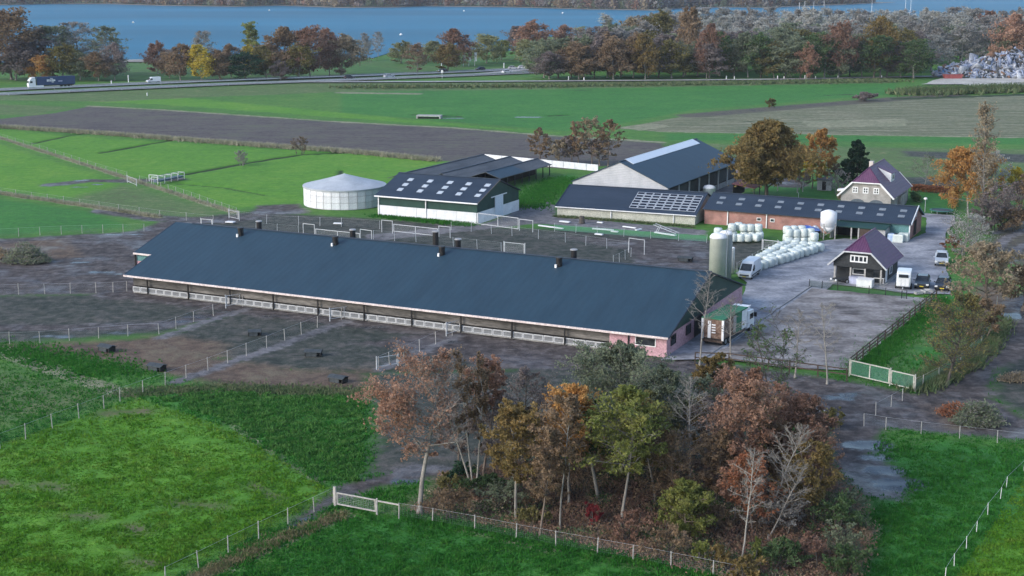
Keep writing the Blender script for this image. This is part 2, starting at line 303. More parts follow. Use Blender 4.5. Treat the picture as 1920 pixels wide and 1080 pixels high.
# polar sheet: rows follow distance so that near and far ground carry similar detail
rows = np.concatenate([[30, 45, 58], np.array([gp(960, y).y for y in np.concatenate([np.arange(1330, 620, -3.2), np.arange(620, 340, -2.2), np.arange(340, 150, -1.15)])]), np.array([gp(960, y).y for y in np.arange(150, 2, -4)]), [2600, 3200, 4200, 6000, 9000, 14000]])
us = np.concatenate([np.linspace(-1.0, -.46, 12)[:-1], np.linspace(-.46, .46, 420), np.linspace(.46, 1.0, 12)[1:]])
D, U = np.meshgrid(rows, us, indexing='ij'); GX = (U * (D + 12)).ravel(); GY = D.ravel(); nr, nu = D.shape
SD = {k: zone_sdf(GX, GY, G[k]) for k in ORDER}
rel = np.clip(1 - np.maximum.reduce([SD['track'], SD['plough'] * 0 - 5]) * 0 - (GY > 600), 0, 1)
GZ = -.05 - .12 * vnoise(GX, GY, 3.1, 1) * rel - .08 * vnoise(GX, GY, 1.1, 2) * (GY < 220) - np.clip(SD['ditch'] + .5, 0, 1.2) * .35
GZ = np.where(GY > 480, -.35, GZ)
GV = np.stack([GX, GY, GZ], 1)

def ground_material():
    m = bpy.data.materials.new('ground_surface'); m.use_nodes = True; nt = m.node_tree; L = nt.links.new; b = nt.nodes['Principled BSDF']
    ge = _n(nt, 'NewGeometry')
    def noise(s, det=4, ro=.6, stretch=None):
        n = _n(nt, 'TexNoise'); n.inputs['Scale'].default_value = s; n.inputs['Detail'].default_value = det; n.inputs['Roughness'].default_value = ro
        if stretch:
            mp = _n(nt, 'Mapping'); mp.inputs['Scale'].default_value = stretch[0]; mp.inputs['Rotation'].default_value = (0, 0, stretch[1]); L(ge.outputs['Position'], mp.inputs[0]); L(mp.outputs[0], n.inputs['Vector'])
        else: L(ge.outputs['Position'], n.inputs['Vector'])
        return n.outputs[0]
    big, mid, small, fine = noise(.022, 3), noise(.12, 5, .65), noise(.7, 5, .7), noise(4.5, 3, .7)
    streak = noise(1.0, 4, .65, ((.05, .9, 1), R(-26)))
    # mix of the scales, used for the colour ramps
    def comb(*ws):
        acc = None
        for o, k in ws:
            mm = _n(nt, 'Math', operation='MULTIPLY', i_1=k); L(o, mm.inputs[0])
            if acc is None: acc = mm.outputs[0]
            else:
                a = _n(nt, 'Math', operation='ADD'); L(acc, a.inputs[0]); L(mm.outputs[0], a.inputs[1]); acc = a.outputs[0]
        return acc
    mixn = comb((mid, .45), (small, .45), (fine, .1)); grassn = comb((big, .25), (mid, .3), (small, .25), (streak, .2)); rown = comb((streak, .75), (small, .25)); mudn = comb((mid, .25), (small, .6), (streak, .15)); plon = comb((streak, .35), (small, .2), (mid, .3), (big, .15))
    rp = ramp(nt, [(.034, .115, .016), (.054, .160, .019), (.095, .185, .028)], [.38, .5, .62]); L(grassn, rp.inputs[0]); cur = rp.outputs[0]
    rough = None
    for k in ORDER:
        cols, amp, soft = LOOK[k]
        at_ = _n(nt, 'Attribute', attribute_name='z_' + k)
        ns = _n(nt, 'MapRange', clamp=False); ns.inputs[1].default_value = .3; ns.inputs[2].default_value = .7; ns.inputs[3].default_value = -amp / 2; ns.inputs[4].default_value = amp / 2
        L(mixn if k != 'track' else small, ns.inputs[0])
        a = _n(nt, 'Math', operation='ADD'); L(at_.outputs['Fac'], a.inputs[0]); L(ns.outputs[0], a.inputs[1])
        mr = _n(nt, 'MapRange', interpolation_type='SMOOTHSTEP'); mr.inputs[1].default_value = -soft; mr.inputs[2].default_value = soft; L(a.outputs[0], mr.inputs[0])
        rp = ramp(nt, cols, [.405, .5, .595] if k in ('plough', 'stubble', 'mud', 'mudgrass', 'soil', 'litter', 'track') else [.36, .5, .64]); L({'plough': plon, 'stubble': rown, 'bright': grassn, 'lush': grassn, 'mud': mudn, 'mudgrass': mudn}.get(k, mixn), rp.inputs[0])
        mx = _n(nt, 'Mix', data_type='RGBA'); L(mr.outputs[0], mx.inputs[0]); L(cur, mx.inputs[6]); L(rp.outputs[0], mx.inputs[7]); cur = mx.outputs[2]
        if k == 'mud':   # wet mud shines a little
            wet = _n(nt, 'MapRange'); wet.inputs[1].default_value = .47; wet.inputs[2].default_value = .60; L(mid, wet.inputs[0])
            ww = _n(nt, 'Math', operation='MULTIPLY'); L(wet.outputs[0], ww.inputs[0]); L(mr.outputs[0], ww.inputs[1])
            rr = _n(nt, 'MapRange'); rr.inputs[3].default_value = .92; rr.inputs[4].default_value = .42; L(ww.outputs[0], rr.inputs[0]); rough = rr.outputs[0]
    g2 = _n(nt, 'MapRange'); g2.inputs[1].default_value = .3; g2.inputs[2].default_value = .7; g2.inputs[3].default_value = .68; g2.inputs[4].default_value = 1.32; L(comb((small, .5), (fine, .5)), g2.inputs[0])
    vm = _n(nt, 'VectorMath', operation='SCALE'); L(cur, vm.inputs[0]); L(g2.outputs[0], vm.inputs['Scale']); L(vm.outputs[0], b.inputs['Base Color'])
    rw = _n(nt, 'MapRange'); L(mr.outputs[0], rw.inputs[0]); L(rough, rw.inputs[3]); rw.inputs[4].default_value = .22; L(rw.outputs[0], b.inputs['Roughness']); sw = _n(nt, 'MapRange'); sw.inputs[3].default_value = .35; sw.inputs[4].default_value = .16; L(mr.outputs[0], sw.inputs[0]); L(sw.outputs[0], b.inputs['Specular IOR Level'])
    bp = _n(nt, 'Bump'); bp.inputs['Distance'].default_value = .35; bs = _n(nt, 'MapRange'); bs.inputs[3].default_value = .85; bs.inputs[4].default_value = .04; L(mr.outputs[0], bs.inputs[0]); L(bs.outputs[0], bp.inputs['Strength']); L(comb((small, .6), (fine, .3), (streak, .25)), bp.inputs['Height']); L(bp.outputs[0], b.inputs['Normal'])
    return m
M_GROUND = ground_material()
qi = (np.arange(nr - 1)[:, None] * nu + np.arange(nu - 1)[None, :]).ravel()
quads = np.stack([qi, qi + 1, qi + nu + 1, qi + nu], 1)
fc = {k: SD[k][quads].mean(1) for k in ORDER}
cls = np.zeros(len(quads), int)
cls[(fc['mud'] > 0) | (fc['mudgrass'] > 0)] = 1; cls[fc['plough'] > 0] = 2; cls[(fc['stubble'] > 0)] = 3; cls[fc['litter'] > 0] = 4
for ci, nm in enumerate(['grassland', 'muddy_paddocks', 'ploughed_field', 'stubble_field', 'leaf_litter_ground']):
    q = quads[cls == ci]; used, inv = np.unique(q.ravel(), return_inverse=True)
    me = np_mesh(nm, GV[used], quads=inv.reshape(-1, 4), mats=[M_GROUND], smooth=True)
    for k in ORDER:
        a = me.attributes.new('z_' + k, 'FLOAT', 'POINT'); a.data.foreach_set('value', SD[k][used].astype(np.float32))
    tag(link(nm, me), kind='structure')

# ---- lake, far bank, roads
def water_material(name, c, rough=.12, bump=.05, s=.35):
    m = bpy.data.materials.new(name); m.use_nodes = True; nt = m.node_tree; L = nt.links.new; b = nt.nodes['Principled BSDF']
    ge = _n(nt, 'NewGeometry'); mp = _n(nt, 'Mapping'); mp.inputs['Scale'].default_value = (.5, 1.6, 1); L(ge.outputs[0], mp.inputs[0])
    n = _n(nt, 'TexNoise'); n.inputs['Scale'].default_value = s; n.inputs['Detail'].default_value = 5; L(mp.outputs[0], n.inputs['Vector'])
    n2 = _n(nt, 'TexNoise'); n2.inputs['Scale'].default_value = s * .03; n2.inputs['Detail'].default_value = 3; L(mp.outputs[0], n2.inputs['Vector'])
    rp = ramp(nt, [sc_col(c, .8), c, sc_col(c, 1.2)]); L(n2.outputs[0], rp.inputs[0]); L(rp.outputs[0], b.inputs['Base Color'])
    b.inputs['Roughness'].default_value = rough; b.inputs['IOR'].default_value = 1.33; b.inputs['Specular IOR Level'].default_value = .16
    bp = _n(nt, 'Bump'); bp.inputs['Distance'].default_value = bump; L(n.outputs[0], bp.inputs['Height']); L(bp.outputs[0], b.inputs['Normal'])
    return m
M_LAKE = water_material('lake_water', (.010, .125, .215), .5, .6, .12)
M_PUD = water_material('puddle_water', (.035, .04, .045), .12, .01, 1.5)
lake = poly_sheet('lake', pxs((-900, 125), (200, 116), (700, 108), (740, 96), (960, 94), (1000, 70), (1200, 60), (1330, 32), (1460, 34), (1900, 40), (2700, 40)) + [Vector((2600, 5200, 0)), Vector((-2600, 5200, 0))], -.10, M_LAKE)
M_SAND = mat('bank_sand', [(.16, .15, .13), (.27, .25, .22), (.36, .33, .29)], scale=.06, rough=.95)
M_FARG = mat('far_meadow', [(.05, .10, .03), (.08, .12, .05), (.14, .13, .08)], scale=.02, rough=.95)
bankpx = [(-700, 8), (0, 10), (90, 8), (200, 8), (300, 11), (440, 13), (520, 11), (640, 15), (750, 14), (790, 12), (960, 14), (1100, 18), (1230, 20), (1290, 15), (1370, 14), (1440, 15), (1500, 12), (1560, 10), (1650, 6)]
bank = pxs(*bankpx)
poly_sheet('sandy_shore', [p for p in bank] + [Vector((bank[-1].x + 40, bank[-1].y + 60, 0)), Vector((bank[0].x, bank[0].y + 90, 0))], .3, M_SAND, jitter=3, step=20)
poly_sheet('far_bank', [Vector((p.x, p.y + 26, 0)) for p in bank] + [Vector((bank[-1].x + 60, bank[-1].y + 420, 0)), Vector((-200, 3600, 0)), Vector((-1800, 3600, 0))], .6, M_FARG, jitter=4, step=25)
poly_sheet('opposite_shore', [Vector((560, 3000, 0)), Vector((2200, 2900, 0)), Vector((2600, 4200, 0)), Vector((560, 4200, 0))], .5, M_FARG)
poly_sheet('lakeside_lawn', pxs((190, 150), (230, 116), (640, 118), (760, 108), (960, 104), (1000, 128), (700, 140), (400, 150)), -.25, mat('lawn', [(.03, .10, .02), (.05, .13, .025), (.07, .12, .03)], scale=.03, rough=.95), jitter=2, step=15)
poly_sheet('sand_beach', pxs((220, 117), (420, 114), (420, 111), (220, 112)), .1, M_SAND, jitter=1.5, step=12)

M_ASPH = mat('asphalt', [(.10, .105, .11), (.135, .14, .145), (.17, .175, .18)], scale=.15, rough=.9, stretch=(.2, 1, 1))
M_WHITE = mat('white_paint', [(.62, .62, .62), (.72, .72, .72), (.8, .8, .8)], rough=.6)
M_GALV = mat('galvanised_steel', [(.38, .40, .42), (.48, .50, .52), (.56, .58, .6)], rough=.5, metal=.4)
def offset(path, o):
    out = []
    for i, p in enumerate(path):
        a = path[max(0, i - 1)]; b = path[min(len(path) - 1, i + 1)]; d = (b - a).normalized(); out.append(p + Vector((-d.y, d.x, 0)) * o)
    return out
def strip(name, path, o0, o1, z, m, kind='structure', parent=None):
    A, B = offset(path, o0), offset(path, o1); mb = MB(); n = len(path)
    mb.add([(p.x, p.y, z) for p in A] + [(p.x, p.y, z) for p in B], [(i, i + 1, n + i + 1, n + i) for i in range(n - 1)])
    o = mb.build(name, m, parent)
    if kind and not parent: tag(o, kind=kind)
    return o
def dense(path, step):
    out = []
    for a, b in zip(path[:-1], path[1:]):
        n = max(1, int((b - a).length / step)); out += [a.lerp(b, k / n) for k in range(n)]
    return out + [path[-1]]
hw = dense(pxs((-500, 187), (0, 172), (200, 163), (400, 154.5), (640, 146), (850, 138), (1000, 131.5), (1150, 124), (1400, 112)), 15)
for nm, o0, o1 in (('highway_carriageway', -15.5, -4), ('highway_carriageway', 4, 15.5)):
    c_ = strip(nm, hw, o0, o1, .05, M_ASPH)
    strip('edge_line', hw, o0 + .6, o0 + 1.0, .06, M_WHITE, parent=c_); strip('edge_line', hw, o1 - 1.0, o1 - .6, .06, M_WHITE, parent=c_)
    mid_ = (o0 + o1) / 2; A = offset(hw, mid_ - .1); B = offset(hw, mid_ + .1)
    for k in range(2, len(hw) - 1, 1):
        if k % 2: continue
        MB().add([(A[k].x, A[k].y, .06), (A[k + 1].x, A[k + 1].y, .06), (B[k + 1].x, B[k + 1].y, .06), (B[k].x, B[k].y, .06)], [(0, 1, 2, 3)]).build('lane_dash', M_WHITE, c_)
def guard_rail(path, o, label):
    P = offset(path, o); t = thing('guard_rail', label, 'guard rail', P[0]); b0 = P[0]; mb = MB()
    for a, b in zip(P[:-1], P[1:]): mb.bar((a.x - b0.x, a.y - b0.y, .68), (b.x - b0.x, b.y - b0.y, .68), .08, .36)
    mb.build('rail', M_GALV, t); me = MB().box(-.06, .06, -.06, .06, 0, .7).mesh('post', M_GALV)
    for p in P[::1]: link('post', me, t, (p.x - b0.x, p.y - b0.y, 0))
guard_rail(hw, -17, 'steel guard rail on the near side of the highway'); guard_rail(hw[::2], 0, 'steel guard rail along the middle of the highway')
M_ROAD2 = mat('pale_road', [(.24, .24, .23), (.30, .30, .29), (.36, .36, .34)], scale=.1, rough=.9)
dk = dense(pxs((560, 153.5), (800, 153), (1000, 152), (1300, 150), (1500, 148), (1690, 144), (1900, 140), (2400, 126)), 20)
strip('dike_road', dk, -2.6, 2.6, .06, M_ROAD2)
strip('service_road', dense(pxs((900, 139), (960, 133), (1010, 129)), 10), -3, 3, .07, M_ROAD2)
# ---- yard, arena, garden path
M_YARD = mat('yard_paving', [(.135, .14, .16), (.235, .24, .262), (.34, .34, .36)], scale=.3, contrast=1.5, rough=.75, bump=.01, bscale=6, stretch=(.8, 1.1, 1))
M_YARD2 = mat('drive_paving', [(.20, .19, .185), (.26, .25, .245), (.31, .30, .295)], scale=.3, rough=.85, bump=.01, bscale=6)
M_ARENA = mat('arena_sand', [(.085, .076, .074), (.20, .185, .178), (.31, .295, .29)], scale=.28, contrast=1.4, rough=.9, bump=.25, bscale=.55, stretch=(.75, 1.1, 1), fine=.25)
poly_sheet('farmyard', pxs((1240, 676), (1262, 650), (1392, 556), (1400, 530), (1380, 512), (1462, 462), (1540, 452), (1582, 447), (1700, 452), (1736, 436), (1738, 408), (1716, 404), (1722, 399), (1790, 404), (1792, 418), (1772, 436), (1774, 500), (1784, 552), (1700, 550), (1640, 541), (1562, 533), (1545, 545), (1360, 672)), .02, M_YARD, jitter=.12, step=1.5)
poly_sheet('riding_arena', pxs((1524, 541), (1690, 556), (1752, 560), (1590, 694), (1480, 690), (1332, 670)), .028, M_ARENA, jitter=.15, step=1.5)
kb = pxs((1322, 671), (1421, 605), (1521, 537))
o = MB(); [o.bar((a.x, a.y, .04), (b.x, b.y, .04), .14, .16) for a, b in zip(kb[:-1], kb[1:])]
tag(o.build('arena_kerb', mat('kerb_concrete', [(.2, .2, .2), (.28, .28, .28)], rough=.9)), kind='structure')
# ================================================================== buildings
M_ROOF = mat('blue_black_sheet_roof', [(.013, .034, .053), (.0155, .040, .062), (.018, .046, .070)], scale=.5, rough=.55, spec=.4, wave=('X', .9, .008), fine=.08, stretch=(1.2, .12, 1))
M_ROOF2 = mat('dark_fibre_roof', [(.016, .027, .046), (.021, .034, .055), (.028, .042, .066)], scale=.3, rough=.6, spec=.35, wave=('X', .3, .012), fine=.1, stretch=(.3, 1, 1))
M_ROOF3 = mat('weathered_grey_roof', [(.055, .06, .068), (.085, .092, .10), (.115, .12, .13)], scale=.4, rough=.7, wave=('X', .3, .03), fine=.15, stretch=(.3, 1.5, 1))
M_TILE = mat('purple_roof_tiles', [(.070, .026, .066), (.090, .032, .080), (.110, .040, .092)], scale=1.5, rough=.55, spec=.45, fine=.2, wave=('Y', .33, .05))
M_PINK = mat('pink_render', [(.40, .235, .265), (.46, .28, .31), (.51, .32, .35)], scale=.6, rough=.9)
M_CREAM = mat('cream_render', [(.33, .335, .28), (.42, .42, .36), (.48, .475, .41)], scale=.7, rough=.9)
M_GREENC = mat('dark_green_cladding', [(.010, .038, .030), (.015, .052, .040), (.020, .062, .048)], scale=.6, rough=.6, wave=('X', .25, .02), fine=.1)
M_GREENG = mat('dark_green_gable_cladding', [(.010, .038, .030), (.015, .050, .040), (.020, .060, .048)], scale=.6, rough=.6, wave=('Y', .25, .02), fine=.1)
M_TEAL = mat('teal_boards', [(.07, .17, .175), (.095, .215, .22), (.12, .25, .255)], scale=.8, rough=.7)
M_WCON = mat('white_concrete', [(.56, .58, .60), (.68, .69, .70), (.76, .765, .77)], scale=.8, rough=.85, fine=.08)
M_GREYCL = mat('grey_metal_cladding', [(.36, .37, .385), (.42, .43, .445), (.47, .48, .495)], scale=.5, rough=.6, wave=('Z', .3, .03), fine=.06)
M_TRIM = mat('white_trim', [(.62, .62, .62), (.72, .72, .72), (.8, .8, .8)], scale=1, rough=.6, fine=.06)
M_PTRIM = mat('pinkish_fascia', [(.50, .42, .41), (.60, .52, .50), (.68, .60, .58)], scale=.6, rough=.7)
M_GLASS = mat('dark_glass', [(.012, .015, .018), (.02, .025, .03), (.035, .04, .045)], scale=2, rough=.08, spec=.6, fine=0)
M_BLACK = mat('black_plastic', (.012, .012, .014), rough=.5)
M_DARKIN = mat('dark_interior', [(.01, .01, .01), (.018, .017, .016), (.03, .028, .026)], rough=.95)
M_SKYL = mat('skylight_sheet', [(.34, .38, .42), (.44, .48, .52), (.52, .56, .6)], scale=2, rough=.3)
M_STEEL = M_GALV; M_GATE = mat('dull_white_gate_paint', [(.36, .37, .38), (.46, .47, .48), (.54, .55, .56)], rough=.7)
M_DWOOD = mat('dark_timber', [(.022, .024, .026), (.032, .035, .037), (.045, .048, .05)], scale=2, rough=.8, wave=('Z', .2, .02))
M_WOODB = mat('brown_timber', [(.045, .032, .025), (.07, .05, .04), (.10, .075, .06)], scale=2, rough=.9)
M_WOODP = mat('pale_post_timber', [(.26, .25, .23), (.36, .345, .32), (.46, .445, .42)], scale=3, rough=.9)
M_CONC = mat('grey_concrete', [(.24, .24, .235), (.32, .32, .31), (.40, .395, .385)], scale=.7, rough=.9)
def brick_mat(name, c1, c2, mortar):
    m = bpy.data.materials.new(name); m.use_nodes = True; nt = m.node_tree; L = nt.links.new; b = nt.nodes['Principled BSDF']; tc = _n(nt, 'TexCoord'); sp = _n(nt, 'SeparateXYZ'); L(tc.outputs['Object'], sp.inputs[0])
    ad = _n(nt, 'Math', operation='ADD'); L(sp.outputs[0], ad.inputs[0]); L(sp.outputs[1], ad.inputs[1]); cb = _n(nt, 'CombineXYZ'); L(ad.outputs[0], cb.inputs[0]); L(sp.outputs[2], cb.inputs[1])
    br = _n(nt, 'TexBrick'); br.inputs['Color1'].default_value = (*c1, 1); br.inputs['Color2'].default_value = (*c2, 1); br.inputs['Mortar'].default_value = (*mortar, 1); br.inputs['Scale'].default_value = 1; br.inputs['Brick Width'].default_value = .22; br.inputs['Row Height'].default_value = .07; br.inputs['Mortar Size'].default_value = .008
    L(cb.outputs[0], br.inputs[0]); no = _n(nt, 'TexNoise'); no.inputs['Scale'].default_value = .9; no.inputs['Detail'].default_value = 5; L(tc.outputs['Object'], no.inputs['Vector']); mr = _n(nt, 'MapRange'); mr.inputs[1].default_value = .3; mr.inputs[2].default_value = .7; mr.inputs[3].default_value = .75; mr.inputs[4].default_value = 1.25; L(no.outputs[0], mr.inputs[0])
    vm = _n(nt, 'VectorMath', operation='SCALE'); L(br.outputs[0], vm.inputs[0]); L(mr.outputs[0], vm.inputs['Scale']); L(vm.outputs[0], b.inputs['Base Color']); b.inputs['Roughness'].default_value = .9
    return m
M_BRICK = brick_mat('red_brick', (.29, .115, .09), (.34, .15, .12), (.28, .24, .22)); M_GBRICK = brick_mat('grey_brick', (.27, .25, .235), (.34, .315, .29), (.34, .33, .32))
def gable_roof(t, x0, x1, y0, y1, ze, zr, m, th=.12, name='roof'):
    ym = (y0 + y1) / 2; rings = [[(x, y0, ze), (x, ym, zr), (x, y1, ze), (x, y1, ze - th), (x, ym, zr - th), (x, y0, ze - th)] for x in (x0, x1)]
    o = MB().loft(rings).build(name, m, t)
    MB().bar((x0 - .02, ym, zr + .03), (x1 + .02, ym, zr + .03), .35, .08).build('ridge_cap', M_ROOF2, o); return o
def gable_body(t, x0, x1, y0, y1, zw, zr, m, name='wall'):
    ym = (y0 + y1) / 2; rings = [[(x, y0, -.1), (x, y1, -.1), (x, y1, zw), (x, ym, zr), (x, y0, zw)] for x in (x0, x1)]
    return MB().loft(rings).build(name, m, t)
def win(t, p, w_, h, axis, sg, frame=None, pane=None, mull=0, name='window', fw=.08, bars=0):
    """window or door on a wall plane: axis 'x' (wall faces x) or 'y', sg the outward sign"""
    frame, pane = frame or M_TRIM, pane or M_GLASS; x, y, z = p
    def bx_(mb, a0, a1, z0, z1, d0, d1):
        d0, d1 = sorted((sg * d0, sg * d1))
        if axis == 'y': mb.box(x + a0, x + a1, y + d0, y + d1, z + z0, z + z1)
        else: mb.box(x + d0, x + d1, y + a0, y + a1, z + z0, z + z1)
    f = MB(); a = w_ / 2
    bx_(f, -a, a, 0, fw, -.02, .06); bx_(f, -a, a, h - fw, h, -.02, .06); bx_(f, -a, -a + fw, fw, h - fw, -.02, .06); bx_(f, a - fw, a, fw, h - fw, -.02, .06)
    for k in range(mull): q = -a + (k + 1) * w_ / (mull + 1); bx_(f, q - fw * .45, q + fw * .45, fw, h - fw, -.02, .058)
    for k in range(bars): q = (k + 1) * h / (bars + 1); bx_(f, -a + fw, a - fw, q - fw * .3, q + fw * .3, -.02, .056)
    o = f.build(name, frame, t); pb = MB(); bx_(pb, -a + fw * .5, a - fw * .5, fw * .5, h - fw * .5, -.02, .03); pb.build('pane', pane, o); return o
def slope_pt(W, ze, zr, s, off=0.0):
    """point on the front slope, s metres in plan from the eave"""
    k = (zr - ze) / (W / 2); n = math.hypot(1, k); return s - off * k / n, ze + k * s + off / n
def slope_rect(t, name, m, x0, x1, s0, s1, W, ze, zr, proud=.05, th=.06):
    ya, za = slope_pt(W, ze, zr, s0, proud); yb, zb = slope_pt(W, ze, zr, s1, proud)
    return MB().slab([(x0, ya, za), (x1, ya, za), (x1, yb, zb), (x0, yb, zb)], th).build(name, m, t)

# ---- the long livestock barn
L_, W_, ZE, ZR = 73.6, 28.78, 2.30, 6.70
t = thing('livestock_barn', 'very long barn with blue black roof and open netted side, in the middle', 'barn', (-49.75, 176.45, 0), R(-25.70)); BARN = t
o = gable_roof(t, 0, L_, 0, W_, ZE, ZR, M_ROOF)
MB().slab([(-2.9, W_ / 2 - .02, ZR), (.0, W_ / 2 - .02, ZR), (.0, W_ * .19, ZE + (ZR - ZE) * .38), (-2.9, W_ * .19, ZE + (ZR - ZE) * .38)], .12).build('roof_extension', M_ROOF, t)
MB().slab([(-2.9, W_ / 2 + .02, ZR), (.0, W_ / 2 + .02, ZR), (.0, W_, ZE), (-2.9, W_, ZE)], .12).build('roof_extension', M_ROOF, t)
MB().bar((-2.95, W_ * .19 - .05, ZE + (ZR - ZE) * .38 - .1), (0.05, W_ * .19 - .05, ZE + (ZR - ZE) * .38 - .1), .1, .22).build('fascia', M_PTRIM, t)
MB().bar((0, -.06, ZE - .1), (L_, -.06, ZE - .1), .12, .22).build('gutter', M_PTRIM, t)
for x, k0, k1 in ((-.03, 0, .36), (-2.93, .38, 1), (L_ + .03, 0, 1)): MB().loft([[(q, k0 * W_ / 2, ZE + k0 * (ZR - ZE) + .02), (q, k1 * W_ / 2, ZE + k1 * (ZR - ZE) + .03), (q, k1 * W_ / 2, ZE + k1 * (ZR - ZE) - .2), (q, k0 * W_ / 2, ZE + k0 * (ZR - ZE) - .2)] for q in (x - .05, x + .05)]).build('verge_board', M_ROOF2, t)
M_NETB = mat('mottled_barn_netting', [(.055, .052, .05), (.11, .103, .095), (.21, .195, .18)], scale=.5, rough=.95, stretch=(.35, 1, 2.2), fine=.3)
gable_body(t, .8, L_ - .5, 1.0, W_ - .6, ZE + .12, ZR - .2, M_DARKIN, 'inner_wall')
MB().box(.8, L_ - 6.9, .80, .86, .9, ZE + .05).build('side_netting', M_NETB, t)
MB().box(.8, L_ - 6.9, .74, .9, -.1, .35).build('plinth', M_CONC, t)
MB().box(-2.75, .82, W_ * .2, W_ * .8, -.1, 2.85).build('end_wall', M_PINK, t); MB().box(-2.72, .8, W_ * .201, W_ * .798, 2.85, 3.86).build('end_cladding', M_TEAL, t); MB().box(-2.9, -2.74, W_ * .192, W_ * .199, 0, 3.8).build('post', M_BLACK, t)
pan = MB()
pan.box(0, 1.2, 0, .07, .12, .20, 0).box(0, 1.2, 0, .07, .68, .78, 0).box(0, .09, .002, .068, .2, .68, 0).box(1.11, 1.2, .002, .068, .2, .68, 0)
for k in range(6): pan.box(.09, 1.11, .02, .05, .225 + k * .075, .272 + k * .075, 1)
pan = pan.mesh('fence_panel', [M_GATE, mat('grey_slats', (.24, .25, .26), rough=.7)]); x = .9
while x < L_ - 8.2: link('fence_panel', pan, t, (x, .52, 0)); x += 1.26
pm = MB().box(-.07, .07, -.07, .07, 0, ZE - .1).mesh('post', M_BLACK); x = 3.4
while x < L_ - 8: link('post', pm, t, (x, .40, 0)); x += 6.45
MB().box(L_ - 6.9, L_ - .35, .55, 7.0, -.1, ZE + .03).build('rendered_wall', M_PINK, t)
MB().box(L_ - .62, L_ - .33, 7.0, W_ - .5, -.1, 2.3).build('rendered_wall', M_PINK, t)
gz = lambda y: ZE + (ZR - ZE) * (1 - abs(y - W_ / 2) / (W_ / 2)) - .14
MB().loft([[(x, .6, 2.31), (x, W_ - .6, 2.31), (x, W_ - .6, gz(.6)), (x, W_ / 2, gz(W_ / 2)), (x, .6, gz(.6))] for x in (L_ - .5, L_ - .28)]).build('gable_cladding', M_GREENG, t)
win(t, (L_ - 2.75, .55, .95), 2.35, 1.0, 'y', -1, mull=0); win(t, (L_ - .33, 2.6, .9), 1.6, 1.1, 'x', 1, frame=M_BLACK); win(t, (L_ - .33, 7.6, .9), 1.6, 1.1, 'x', 1, frame=M_BLACK); win(t, (L_ - .33, 11.2, 0), 3.0, 2.25, 'x', 1, frame=M_BLACK, pane=M_DARKIN, name='door')
MB().box(L_ - 4.75, L_ - 4.62, .40, .52, 0, ZE - .1).build('downpipe', M_BLACK, t)
def vent(x, s, back=False, h=.95, hood=True):
    y, z = slope_pt(W_, ZE, ZR, s)
    if back: y = W_ - y
    v = thing('roof_vent', None, None, (0, 0, 0)); v.parent = t; v.location = (x, y, z); 
    MB().cyl((0, 0, -.3), .38, h + .3, 14).build('shaft', M_BLACK, v); MB().cyl((0, 0, h), .46, .12, 14, .42).build('rim', mat('grey_plastic', (.30, .30, .31), rough=.6) if back else M_BLACK, v)
    if not back: MB().box(-.34, -.10, -.56, -.36, -.18, .22).build('control_box', M_TRIM, v)
for x in (9.3, 24.1, 39.6, 55.4): vent(x, W_ / 2 - 1.9); vent(x + .3, W_ / 2 - 1.8, True, 1.25)
vent(37.2, W_ / 2 - .9, True, 1.9)

# ---- green and white barn
L_, W_, ZE, ZR = 19.42, 16.48, 3.42, 6.29
t = thing('machine_barn', 'green and white barn with fifteen skylights beside the round tank', 'barn', (-23.14, 235.33, 0), R(-26.14))
o = gable_roof(t, -.1, L_ + .1, 0, W_, ZE, ZR, M_ROOF2); gable_body(t, .3, L_ - .25, .45, W_ - .45, ZE - .02, ZR - .18, M_GREENC)
MB().loft([[(x, .5, 1.8), (x, W_ - .5, 1.8), (x, W_ - .5, ZE - .05), (x, W_ / 2, ZR - .2), (x, .5, ZE - .05)] for x in (L_ - .25, L_ - .2)]).build('gable_cladding', M_GREENG, t)
cp = MB().box(0, 3.72, 0, .1, -.1, 1.78).mesh('concrete_panel', M_WCON)
for k in range(5): link('concrete_panel', cp, t, (.3 + k * 3.772, .35, 0))
cp = MB().box(0, .12, 0, 5.12, -.1, 1.78).mesh('concrete_panel', M_WCON)
for k in range(3): link('concrete_panel', cp, t, (L_ - .25, .46 + k * 5.2, 0))
for x in (.45, 9.6): MB().box(x, x + .16, .2, .34, 0, ZE - .2).build('downpipe', M_TRIM, t)
MB().bar((-.1, -.08, ZE - .08), (L_ + .1, -.08, ZE - .08), .16, .2).build('gutter', M_TRIM, t)
MB().loft([[(x, 0, ZE + .03), (x, W_ / 2, ZR + .04), (x, W_ / 2, ZR - .12), (x, 0, ZE - .13)] for x in (L_ + .1, L_ + .16)]).build('verge_board', mat('dull_brown_trim', (.16, .13, .11), rough=.7), t)
for c in range(5):
    for r_ in range(3): x = 3.0 + (c * 3.85 if c < 3 else 7.7 + (c - 2) * 3.55); slope_rect(t, 'skylight', M_SKYL, x, x + .95, 2.1 + r_ * 1.75, 3.0 + r_ * 1.75, W_, ZE, ZR)
dm = MB().box(L_ - .1, L_ + .0, 6.6, 9.6, .05, 3.55).build('sliding_door', mat('pale_steel_door', [(.55, .6, .64), (.63, .68, .72)], rough=.6, wave=('Y', .3, .02)), t); MB().bar((L_ + .02, 5.1, 3.68), (L_ + .02, 10.9, 3.68), .1, .16).build('door_rail', M_TRIM, dm)

